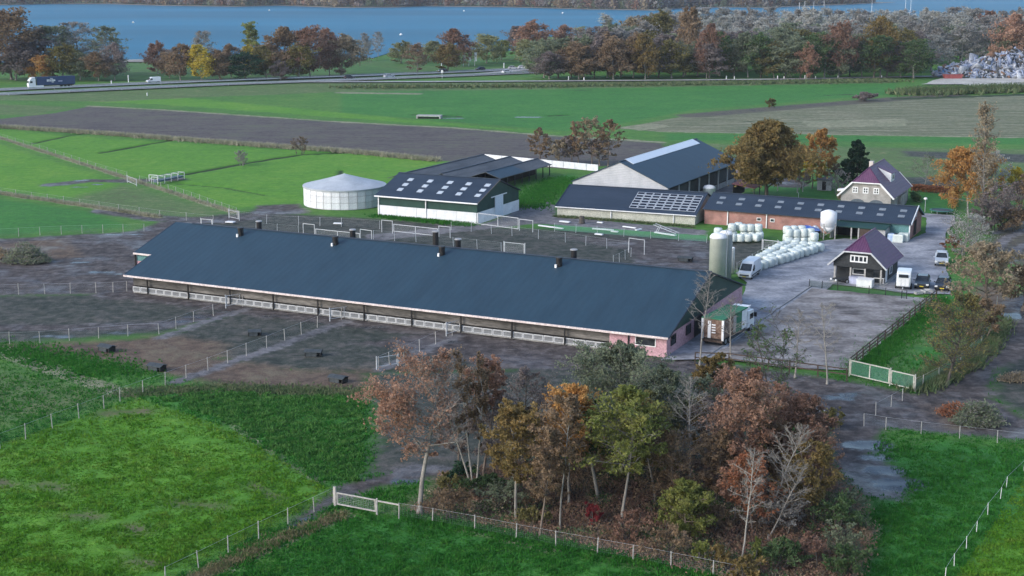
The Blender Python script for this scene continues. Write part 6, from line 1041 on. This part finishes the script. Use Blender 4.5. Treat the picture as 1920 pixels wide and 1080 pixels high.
for i, (x, y, t_, w_, lf, lab) in enumerate([(1013, 308, 240, 38, 'brown', 'leftmost of the row behind the white wall'), (1045, 308, 262, 44, 'tan', 'second in the row behind the white wall'), (1072, 308, 254, 36, 'purple', 'third in the row behind the white wall'), (1085, 309, 228, 32, 'brown', 'tall and thin in the row behind the white wall'), (1110, 310, 221, 52, 'tan', 'tallest in the row behind the white wall'), (1140, 311, 224, 46, 'brown', 'right end of the row behind the white wall'), (1124, 310, 262, 40, 'purple', 'low between the tall ones behind the white wall')]):
    px_tree('tree', f'{CW[lf]} slender tree {lab}', (x, y), t_, w_, lf, 'brown', z0=.2, nP=24, nS=6, nT=4, leaves=6, ls=0.172, tr=.14, shape='oval')
px_tree('bare_shrub', 'small round leafless shrub on the ditch in the left pasture', (450, 310), 282, 24, 'grey', 'grey', 'shrub', z0=.08, nP=24, nS=6, nT=5, leaves=1.9, ls=0.086, tr=.08, stems=4, twig_r=.02)
px_tree('bare_shrub', 'dark leafless shrub beside the ploughed field', (560, 289), 256, 32, 'brown', 'dark', 'shrub', z0=.08, nP=24, nS=6, nT=5, leaves=1.9, ls=0.103, tr=.1, stems=4, twig_r=.025)
px_tree('bare_shrub', 'dull purplish shrub on the edge of the stubble field', (1622, 189), 174, 34, 'purple', 'dark', 'shrub', z0=.08, nP=24, nS=6, nT=4, leaves=14, ls=0.3, tr=.1, stems=4, twig_r=.03)
px_tree('bare_shrub', 'small olive shrub at the left corner of the stubble field', (1444, 202), 185, 18, 'olive', 'dark', 'shrub', z0=.08, nP=20, nS=5, nT=4, leaves=4, ls=0.215, tr=.08, stems=4, twig_r=.03)

# ---- foreground grove
left_rust = lambda x, y, z: max(0, .55 - .95 * x) * (1.25 if z < .75 else .7)
px_tree('tree', 'rusty half bare tree with pale trunk, leftmost of the grove', (787, 962), 664, 168, 'rust', 'grey', z0=.36, nP=50, nS=9, nT=6, leaves=9, ls=.103, tr=.21, shape='round', leaf_bias=left_rust, twig_r=.013, up=.95)
px_tree('tree', 'slender brown tree with several pale stems beside the leftmost', (890, 926), 664, 92, 'brown', 'pale', z0=.45, nP=34, nS=8, nT=5, leaves=11, ls=.103, tr=.17, stems=3, shape='round')
px_tree('tree', 'rust topped tree behind the slender pale stems', (905, 905), 668, 66, 'rust', 'brown', z0=.6, nP=23, nS=7, nT=5, leaves=9, ls=.103, tr=.12, shape='round')
px_tree('tree', 'purplish leafless tree behind the orange grove tree', (985, 870), 690, 110, 'purple', 'dark', z0=.2, nP=34, nS=8, nT=6, leaves=2.28, ls=0.086, tr=.13, shape='round')
px_tree('tree', 'olive brown slim tree in the left of the grove', (968, 975), 754, 88, 'oak', 'grey', z0=.32, nP=34, nS=8, nT=5, leaves=11, ls=.103, tr=.13, shape='oval')
px_tree('tree', 'thin brown tree in front of the olive slim tree', (1013, 1000), 800, 66, 'brown', 'brown', z0=.3, nP=27, nS=7, nT=5, leaves=8, ls=.095, tr=.09, shape='oval')
px_tree('tree', 'bright orange tree in the middle of the grove', (1066, 952), 722, 100, 'orange', 'pale', z0=.42, nP=32, nS=8, nT=5, leaves=9, ls=.107, tr=.11, shape='round')
px_tree('tree', 'tall thin stemmed brown tree in front of the orange one', (1050, 992), 740, 80, 'brown', 'pale', z0=.4, nP=27, nS=7, nT=5, leaves=8, ls=.099, tr=.08, shape='oval')
px_tree('tree', 'big rounded grey green tree at the back of the grove', (1150, 872), 652, 185, 'greygreen', 'grey', z0=.22, nP=52, nS=9, nT=6, leaves=9, ls=.107, tr=.2, shape='round')
px_tree('tree', 'yellow green tree in the middle of the grove front', (1163, 986), 732, 128, 'yellowgreen', 'grey', z0=.38, nP=41, nS=8, nT=6, leaves=9, ls=.107, tr=.13, shape='round')
px_tree('tree', 'pale trunked green tree left of the yellow green one', (1122, 940), 748, 84, 'green', 'pale', z0=.4, nP=27, nS=8, nT=5, leaves=9, ls=.103, tr=.15, shape='round')
px_tree('tree', 'olive tree right of the yellow green one', (1228, 940), 742, 96, 'olive', 'grey', z0=.3, nP=34, nS=8, nT=5, leaves=9, ls=.107, tr=.12, shape='oval')
px_tree('tree', 'grey green tree at the back between olive and bare ones', (1245, 880), 690, 90, 'greygreen', 'grey', z0=.25, nP=32, nS=8, nT=5, leaves=9, ls=.107, tr=.12, shape='oval')
px_tree('tree', 'leafless grey tree with upswept limbs in the grove', (1293, 915), 712, 96, None, 'pale', z0=.4, nP=29, nS=8, nT=4, leaves=0, tr=.13, shape='vase', up=1.0, twig_r=.008)
px_tree('tree', 'yellow brown tree behind the leafless grey one', (1318, 880), 745, 76, 'oak', 'brown', z0=.25, nP=27, nS=7, nT=5, leaves=8, ls=.103, tr=.1, shape='oval')
px_tree('tree', 'rust coloured tree in the right of the grove', (1388, 960), 700, 104, 'rust', 'brown', z0=.3, nP=46, nS=8, nT=5, leaves=9, ls=.103, tr=.15, shape='round')
px_tree('tree', 'orange brown tree nearest the riding arena fence', (1345, 800), 668, 78, 'oak', 'brown', z0=.2, nP=32, nS=8, nT=5, leaves=11, ls=.107, tr=.11, shape='round')
px_tree('tree', 'dark leafless spreading tree below the riding arena', (1447, 800), 592, 120, 'green', 'dark', z0=.22, nP=39, nS=9, nT=6, leaves=.9, ls=.10, tr=.13, shape='vase', stems=2, leaf_bias=lambda x, y, z: 1)
px_tree('tree', 'dark red brown tree at the right edge of the grove', (1492, 930), 742, 104, 'redbrown', 'dark', z0=.2, nP=48, nS=9, nT=5, leaves=11, ls=.103, tr=.14, shape='round')
px_tree('tree', 'orange brown bushy tree low at the right edge', (1512, 985), 835, 88, 'oak', 'brown', z0=.12, nP=32, nS=8, nT=5, leaves=8, ls=.103, tr=.1, stems=2, shape='round')
px_tree('tree', 'slim pale leafless tree standing at the grove front', (1390, 1056), 842, 78, None, 'pale', z0=.35, nP=27, nS=8, nT=4, leaves=0, tr=.075, shape='vase', lean=(.04, 0), twig_r=.008)
px_tree('tree', 'pale leafless tree leaning right in the grove', (1424, 985), 792, 84, None, 'pale', z0=.35, nP=32, nS=8, nT=4, leaves=0, tr=.085, shape='vase', lean=(.25, 0), twig_r=.008)
px_tree('tree', 'leafless sapling right of the leaning pale tree', (1440, 1010), 868, 90, None, 'grey', z0=.25, nP=27, nS=8, nT=4, leaves=0, tr=.06, shape='vase', lean=(.25, .05), twig_r=.008)
px_tree('tree', 'small pinkish rust tree left of the slim pale tree', (1376, 985), 862, 58, 'rust', 'brown', z0=.3, nP=23, nS=7, nT=5, leaves=9, ls=.090, tr=.08, shape='round')
px_tree('tree', 'yellow olive bushy tree at the front of the grove', (1283, 1012), 905, 96, 'yellowgreen', 'brown', z0=.12, nP=39, nS=8, nT=5, leaves=12, ls=.095, tr=.09, shape='round')
px_tree('tree', 'brown undergrowth tree filling the grove centre', (1100, 900), 800, 90, 'brown', 'dark', z0=.15, nP=29, nS=7, nT=5, leaves=8, ls=.099, tr=.08, shape='round')
px_tree('tree', 'dark brown tree behind the yellow green grove front', (1200, 900), 760, 110, 'olive', 'dark', z0=.2, nP=34, nS=8, nT=5, leaves=8, ls=.099, tr=.1, shape='round')
px_tree('tree', 'brown thin tree between the bare and the rust one', (1338, 960), 800, 70, 'brown', 'dark', z0=.2, nP=27, nS=7, nT=5, leaves=8, ls=.095, tr=.08, shape='oval')
px_tree('tree', 'brown thin tree behind the leaning pale tree', (1440, 930), 780, 84, 'brown', 'dark', z0=.2, nP=29, nS=7, nT=5, leaves=8, ls=.095, tr=.08, shape='oval')
for i, (x, y, t_, w_, lf, lab) in enumerate([(925, 905, 740, 90, 'purple', 'behind the olive slim one'), (1010, 905, 770, 96, 'brown', 'left behind the bright orange one'), (1040, 880, 735, 100, 'purple', 'at the back left of the grey green one'), (1262, 965, 800, 90, 'brown', 'left of the leafless grey one'), (1300, 850, 705, 100, 'greygreen', 'far back right of the grey green one'), (1350, 900, 740, 100, 'purple', 'behind the rust coloured one'), (1420, 900, 720, 110, 'brown', 'behind the dark red brown one'), (1530, 960, 800, 90, 'redbrown', 'rightmost of the grove'), (1450, 880, 720, 100, 'rust', 'behind the leaning pale one at the back'), (1365, 840, 690, 90, 'rust', 'beside the orange brown one near the arena fence'), (1410, 1000, 850, 80, 'copper', 'low between the two pale leafless ones'), (860, 890, 740, 70, 'purple', 'right of the leftmost one, far back')]):
    px_tree('tree', f'{CW[lf]} twiggy tree {lab}', (x, y), t_, w_, lf, 'brown', z0=.25, nP=30, nS=8, nT=6, leaves=3, ls=.095, tr=.08, shape='round', twig_r=.011)
for x, y, t_, w_, lab, bk in [(1310, 682), (0, 0)][:0] or [(1312, 684, 512, 74, 'tall young tree nearest the barn gable', 'grey'), (1370, 668, 556, 56, 'thin young tree behind the wooden fence, beside the lorry', 'grey'), (1491, 706, 586, 84, 'young leafless tree in front of the riding arena', 'grey'), (1551, 718, 566, 62, 'young leafless tree with white painted trunk by the arena gate', 'pale')]:
    px_tree('young_tree', lab, (x, y), t_, w_, None, bk, z0=.34, nP=24, nS=7, nT=5, leaves=0, tr=.10, shape='vase', up=1.05, twig_r=.012)
# shrubs and undergrowth
for x, y, t_, w_, lf, lab in [(1113, 985, 946, 34, 'red', 'small deep red shrub under the yellow green tree'), (1418, 1072, 1008, 34, 'yellowgreen', 'bright yellow green shrub by the front wire fence'), (1350, 1066, 1022, 38, 'oak', 'small orange brown shrub by the front wire fence'), (1308, 1055, 1015, 30, 'yellowgreen', 'small olive shrub at the grove front fence'), (868, 905, 872, 60, 'dark', 'dark evergreen shrub behind the slender stems'), (900, 935, 890, 80, 'green', 'dark green shrub beside the slender stems'), (842, 925, 890, 44, 'olive', 'yellowish shrub right of the leftmost grove tree'), (1020, 950, 895, 80, 'brown', 'dull brown shrub under the orange tree'), (945, 955, 905, 90, 'greygreen', 'grey green shrub left of the olive slim tree'), (860, 968, 915, 90, 'brown', 'dull brown shrub beside the leftmost trunk'), (1000, 990, 955, 60, 'olive', 'olive shrub in front of the thin brown tree'), (1560, 802, 765, 44, 'olive', 'small round shrub by the white rail'), (1460, 1068, 1010, 80, 'green', 'low green shrub in the right grove front'), (1520, 1060, 1005, 80, 'redbrown', 'brownish low shrub in the right grove front'), (1580, 1050, 980, 70, 'greygreen', 'grey green low shrub at the right grove edge'), (1560, 1000, 930, 90, 'green', 'dark green shrub at the right grove edge'), (1600, 980, 925, 70, 'greygreen', 'mossy green shrub beside the puddle path'), (1400, 1090, 1040, 60, 'oak', 'orange brown low shrub cut by the bottom edge'), (1600, 1085, 1030, 80, 'green', 'dark green low shrub cut by the bottom edge'), (1240, 1040, 985, 90, 'brown', 'brown tangled shrub behind the front fence'), (1180, 1010, 960, 70, 'redbrown', 'dull russet shrub at the grove front'), (1330, 1000, 950, 70, 'brown', 'brown tangled shrub under the rust tree'), (1470, 1000, 930, 80, 'grey', 'grey tangled leafless shrub behind the leaning tree'), (1080, 930, 870, 100, 'brown', 'brown shrub in the deep grove'), (1250, 950, 880, 100, 'brown', 'dull brown shrub in the deep grove right of the centre'), (1160, 900, 850, 110, 'olive', 'olive shrub at the back of the grove'), (1540, 920, 860, 60, 'purple', 'dark purple shrub by the puddle path'),
                            (1700, 470, 470, 0, 'red', '')][:-1]:
    px_tree('shrub', lab, (x, y), t_, w_, lf, 'dark', 'shrub', z0=.05, nP=22, nS=6, nT=4, leaves=6 if lf in ('dark', 'green', 'yellowgreen', 'red', 'oak') else 3, ls=.10, tr=.08, stems=4, shape='round', twig_r=.010)
px_tree('shrub', 'tan round shrub at the left corner of the farmhouse front', (1588, 380), 354, 36, 'tan', 'brown', 'shrub', z0=.05, nP=26, nS=6, nT=4, leaves=6, ls=.14, tr=.1, stems=4, shape='round')
def brush_pile(name, label, px, py, wpx, hpx, lf, seed, n=260):
    P = gp(px, py); W_ = width_of(P, wpx); H_ = height_to(P, py - hpx); r_ = np.random.default_rng(seed); a = r_.uniform(0, 6.28, n); rr = np.sqrt(r_.uniform(0, 1, n)) * W_ / 2
    c = np.stack([rr * np.cos(a), rr * np.sin(a) * .6, H_ * np.clip(1 - (2 * rr / W_) ** 2, .05, 1) * r_.uniform(.1, 1, n)], 1); d = r_.normal(size=(n, 3)) * [1, 1, .35]; d = unit(d) * r_.uniform(.3, 1.1, (n, 1)) * min(1.2, W_ * .2)
    t = thing(name, label, 'brush pile', P); v, q = tubes(c - d, c + d, np.full(n, .03), np.full(n, .012), 4); v[:, 2] = np.maximum(v[:, 2], .0); link('branches', np_mesh('branches', v, quads=q, mats=[BK['grey']]), t)
    C = np.repeat(c, 14, 0) + r_.normal(size=(n * 14, 3)) * [.35, .3, .12]; C[:, 2] = np.maximum(C[:, 2], .03); v, q = leaf_quads(C, .11, r_); tag(link('twigs', np_mesh('twigs', v, quads=q, mats=[LM[lf]]), t), kind='stuff')
brush_pile('brush_pile', 'big pile of cut branches on the brown mud at the left', 50, 490, 82, 36, 'greygreen', 1, 420)
brush_pile('brush_pile', 'low pile of branches at the left picture edge', 0, 482, 40, 18, 'tan', 2)
brush_pile('brush_pile', 'pile of cut conifer branches on the mud at the right', 1835, 792, 84, 40, 'greygreen', 3, 380)
brush_pile('brush_pile', 'small scatter of twigs at the right picture edge', 1905, 712, 44, 16, 'tan', 4, 120)
brush_pile('brush_pile', 'brown leaf and branch heap beside the cut conifer', 1790, 775, 50, 18, 'copper', 5, 160)
# bramble tangle in the grove: ground cover nobody could count
def scatter_poly(poly, n, seed):
    P = pxs(*poly); r_ = np.random.default_rng(seed); xs = [p.x for p in P]; ys = [p.y for p in P]; X = r_.uniform(min(xs), max(xs), n * 3); Y = r_.uniform(min(ys), max(ys), n * 3); s = zone_sdf(X, Y, [('p', poly)]); k = np.where(s > 0)[0][:n]; return X[k], Y[k], s[k], r_
grove = [(770, 960), (830, 890), (1000, 860), (1300, 850), (1540, 850), (1610, 930), (1640, 1000), (1600, 1120), (1380, 1090), (1000, 1000), (860, 975)]
for nm, lab, n, lfs, s_ in [('bramble_tangle', 'tangled brown and green undergrowth covering the floor of the grove', 5200, ['brown', 'redbrown', 'brown', 'green', 'tan'], .10)]:
    X, Y, s, r_ = scatter_poly(grove, n, 4); h = .15 + .75 * vnoise(X, Y, 1.6, 5) ** 1.5; m = 9
    C = np.stack([np.repeat(X, m) + r_.normal(size=len(X) * m) * .3, np.repeat(Y, m) + r_.normal(size=len(X) * m) * .3, np.repeat(h, m) * r_.uniform(.05, 1, len(X) * m)], 1); v, q = leaf_quads(C, s_, r_)
    cm = np.repeat((vnoise(X, Y, 2.3, 6) * .75 + r_.uniform(0, .25, len(X))) * len(lfs), m).astype(int).clip(0, len(lfs) - 1)
    A = np.stack([X, Y, np.zeros_like(X)], 1)[::2]; B = A + np.stack([r_.normal(size=len(A)) * .5, r_.normal(size=len(A)) * .5, h[::2] * 1.1], 1); tv, tq = tubes(A, B, np.full(len(A), .012), np.full(len(A), .006), 3)
    o = link(nm, np_mesh(nm, np.concatenate([v, tv]), quads=np.concatenate([q, tq + len(v)]), mats=[LM[k] for k in lfs] + [BK['grey']], mi=np.concatenate([cm, np.full(len(tq), len(lfs))]))); tag(o, lab, 'undergrowth', None, 'stuff')
# ---- grass blades: near pasture, rough verges
def grass(name, label, X, Y, h, wd, m, seed, nb=3):
    r_ = np.random.default_rng(seed); n = len(X); X = np.repeat(X, nb) + r_.normal(size=n * nb) * .06; Y = np.repeat(Y, nb) + r_.normal(size=n * nb) * .06; h = np.repeat(h, nb) * r_.uniform(.6, 1.3, n * nb); a = r_.uniform(0, 6.28, n * nb); lx, ly = r_.normal(size=n * nb) * .5 * h, r_.normal(size=n * nb) * .5 * h
    w_ = wd * r_.uniform(.6, 1.3, n * nb); B0 = np.stack([X - np.cos(a) * w_, Y - np.sin(a) * w_, np.full(n * nb, -.15)], 1); B1 = np.stack([X + np.cos(a) * w_, Y + np.sin(a) * w_, np.full(n * nb, -.15)], 1); T = np.stack([X + lx, Y + ly, h - .1], 1)
    V = np.stack([B0, B1, T], 1).reshape(-1, 3); tag(link(name, np_mesh(name, V, tris=np.arange(len(V)).reshape(-1, 3), mats=[m])), label, 'grass', None, 'stuff')
r3 = np.random.default_rng(12); n = 150000
px_ = r3.uniform(-120, 2040, n); py_ = 655 + (1140 - 655) * r3.uniform(0, 1, n) ** .8
u_, v_ = (px_ - 960) / F, (540 - py_) / F; t_ = -CH / (-SP + v_ * CP); X, Y = u_ * t_, (CP + v_ * SP) * t_
bad = np.maximum.reduce([zone_sdf(X, Y, G[k]) for k in ('mud', 'mudgrass', 'litter', 'track')]); lush = zone_sdf(X, Y, G['lush']); bright = zone_sdf(X, Y, G['bright'])
keep = (bad < r3.uniform(-.6, .6, n)) & ~((px_ > 1230) & (py_ < 700) & (px_ < 1590)); hn = .03 + .26 * vnoise(X, Y, .8, 9) ** 1.7
GMl = mat('grass_blades_lush', [(.018, .11, .015), (.032, .16, .020), (.068, .195, .030)], scale=.9, rough=.8, transl=.3, fine=.55, spec=.15)
GMb = mat('grass_blades_bright', [(.05, .165, .011), (.085, .215, .016), (.145, .24, .032)], scale=.6, rough=.8, transl=.3, fine=.55, spec=.15)
for nm, lab, k, m_, hh in (('lush_grass', 'short dark lush grass of the near meadows', keep & (bright <= 0), GMl, 1.0), ('pasture_grass', 'short yellowish grass of the near left pasture', keep & (bright > 0), GMb, .8)): grass(nm, lab, X[k], Y[k], hn[k] * hh, .055, m_, 3)
X, Y, s, r_ = scatter_poly([(280, 742), (420, 727), (560, 737), (688, 737), (688, 900), (605, 902), (440, 798)], 9000, 21); k = s > .9 * vnoise(X, Y, 1.1, 8) + .0; X, Y = X[k], Y[k]; grass('leafy_crop', 'coarse leafy green crop patch in the near left meadow', X, Y, .06 + .30 * vnoise(X, Y, .7, 3) ** 1.6, .10, mat('crop_leaves', [(.030, .12, .02), (.055, .175, .03), (.11, .23, .05)], scale=.9, rough=.7, transl=.3, fine=.45, spec=.25), 5, 4)
def strip_pts(path, hw_, n, seed):
    P = dense(pxs(*path), 2); r_ = np.random.default_rng(seed); i = r_.integers(0, len(P) - 1, n); t = r_.uniform(0, 1, n); A = np.array([(p.x, p.y) for p in P]); Q = A[i] + (A[i + 1] - A[i]) * t[:, None] + r_.normal(size=(n, 2)) * hw_; return Q[:, 0], Q[:, 1]
GMr = mat('reed_blades', [(.20, .21, .13), (.30, .29, .20), (.38, .36, .26)], scale=.6, rough=.9, transl=.2, fine=.4)
GMv = mat('verge_blades', [(.06, .11, .04), (.10, .14, .06), (.20, .19, .11)], scale=.6, rough=.9, transl=.2, fine=.4)
for nm, lab, path, hw_, n, h, wd, m_ in [
    ('reeds', 'pale reeds along the ditch below the ploughed field', [(-60, 235), (190, 251), (480, 273), (640, 284), (820, 301)], .8, 6000, .9, .10, GMr), ('tall_grass', 'tan tall grass under the far left pasture fence', [(-40, 247), (0, 258), (240, 334), (440, 398)], .35, 2600, .4, .07, GMr),
    ('tall_grass', 'tan tall grass under the fence above the dark green field', [(-40, 356), (0, 362), (150, 384), (300, 406)], .35, 2200, .5, .06, GMr), ('dry_grass', 'dry tan grass along the near left wire fence', [(360, 1085), (520, 1010), (640, 962)], .45, 1500, .2, .05, mat('dry_blades', [(.10, .12, .05), (.18, .16, .08), (.26, .22, .13)], scale=.6, rough=.9, transl=.2, fine=.4)),
    ('rough_grass', 'rough tussocky grass on the edge of the brown mud', [(-40, 648), (0, 655), (120, 672), (230, 700)], 2.0, 2600, .2, .08, GMl), ('rough_grass', 'rough grass where mud meets the leafy crop', [(230, 735), (420, 725), (690, 735)], .9, 2600, .22, .06, GMv), ('rough_grass', 'rough grass along the wire fence in front of the grove', [(750, 965), (890, 988), (1120, 1033), (1420, 1090)], .5, 2500, .25, .05, GMl),
    ('rough_grass', 'rough dark grass bank at the white wall of the green barn', [(706, 404), (800, 413), (885, 421)], .8, 1600, .4, .10, GMl), ('rough_grass', 'overgrown bank between green barn and grey barn', [(985, 388), (1020, 360), (1060, 335)], 2.2, 3600, .35, .10, GMl), ('rough_grass', 'weeds along the foot of the cream wall', [(1042, 405), (1170, 414), (1300, 425)], .4, 1200, .35, .06, GMv),
    ('rough_grass', 'overgrown ditch hedge beside the farm track', [(1716, 728), (1760, 706), (1805, 680), (1840, 645), (1864, 600)], .8, 6500, .8, .08, GMv), ('rough_grass', 'rough verge of the dike below the highway', [(640, 163), (1000, 161), (1680, 151)], 3.5, 3500, .8, .3, GMv), ('rough_grass', 'dark rough growth below the scrap heap', [(1700, 176), (1920, 168)], 3.5, 2500, 1.8, .4, GMv), ('rough_grass', 'grass bank along the green lane', [(1600, 700), (1700, 620), (1770, 560)], 1.2, 3500, .35, .05, GMl)]:
    X, Y = strip_pts(path, hw_, n, len(path) + n); grass(nm, lab, X, Y, np.full(len(X), h), wd, m_, n, 3)
hedge('low copper coloured hedge behind the garden lawn', [(1712, 358), (1750, 361), (1786, 364)], 1.3, .8, 'copper', 1); hedge('small golden hedge bush at the right end of the lawn', [(1786, 392), (1788, 372)], 1.9, 1.0, 'orange', 2, 1600); hedge('clipped green hedge right of the farmhouse', [(1712, 372), (1722, 380)], 1.2, .8, 'green', 3, 900)
hedge('dark hedge strip below the scrap heap', [(1700, 178), (1920, 170), (1990, 168)], 3.0, 4, 'green', 4, 5000)

# ---- autumn haze: even air round the whole place
hm = bpy.data.materials.new('haze_air'); hm.use_nodes = True; nt = hm.node_tree; nt.nodes.remove(nt.nodes['Principled BSDF']); pv = nt.nodes.new('ShaderNodeVolumePrincipled'); pv.inputs['Color'].default_value = (.80, .88, 1, 1); pv.inputs['Density'].default_value = .00006; pv.inputs['Anisotropy'].default_value = 0
nt.links.new(pv.outputs[0], nt.nodes['Material Output'].inputs['Volume'])
tag(MB().box(-15000, 15000, -60, 15000, -3, 46).build('haze', hm), kind='stuff')
print('objects', len(bpy.data.objects))
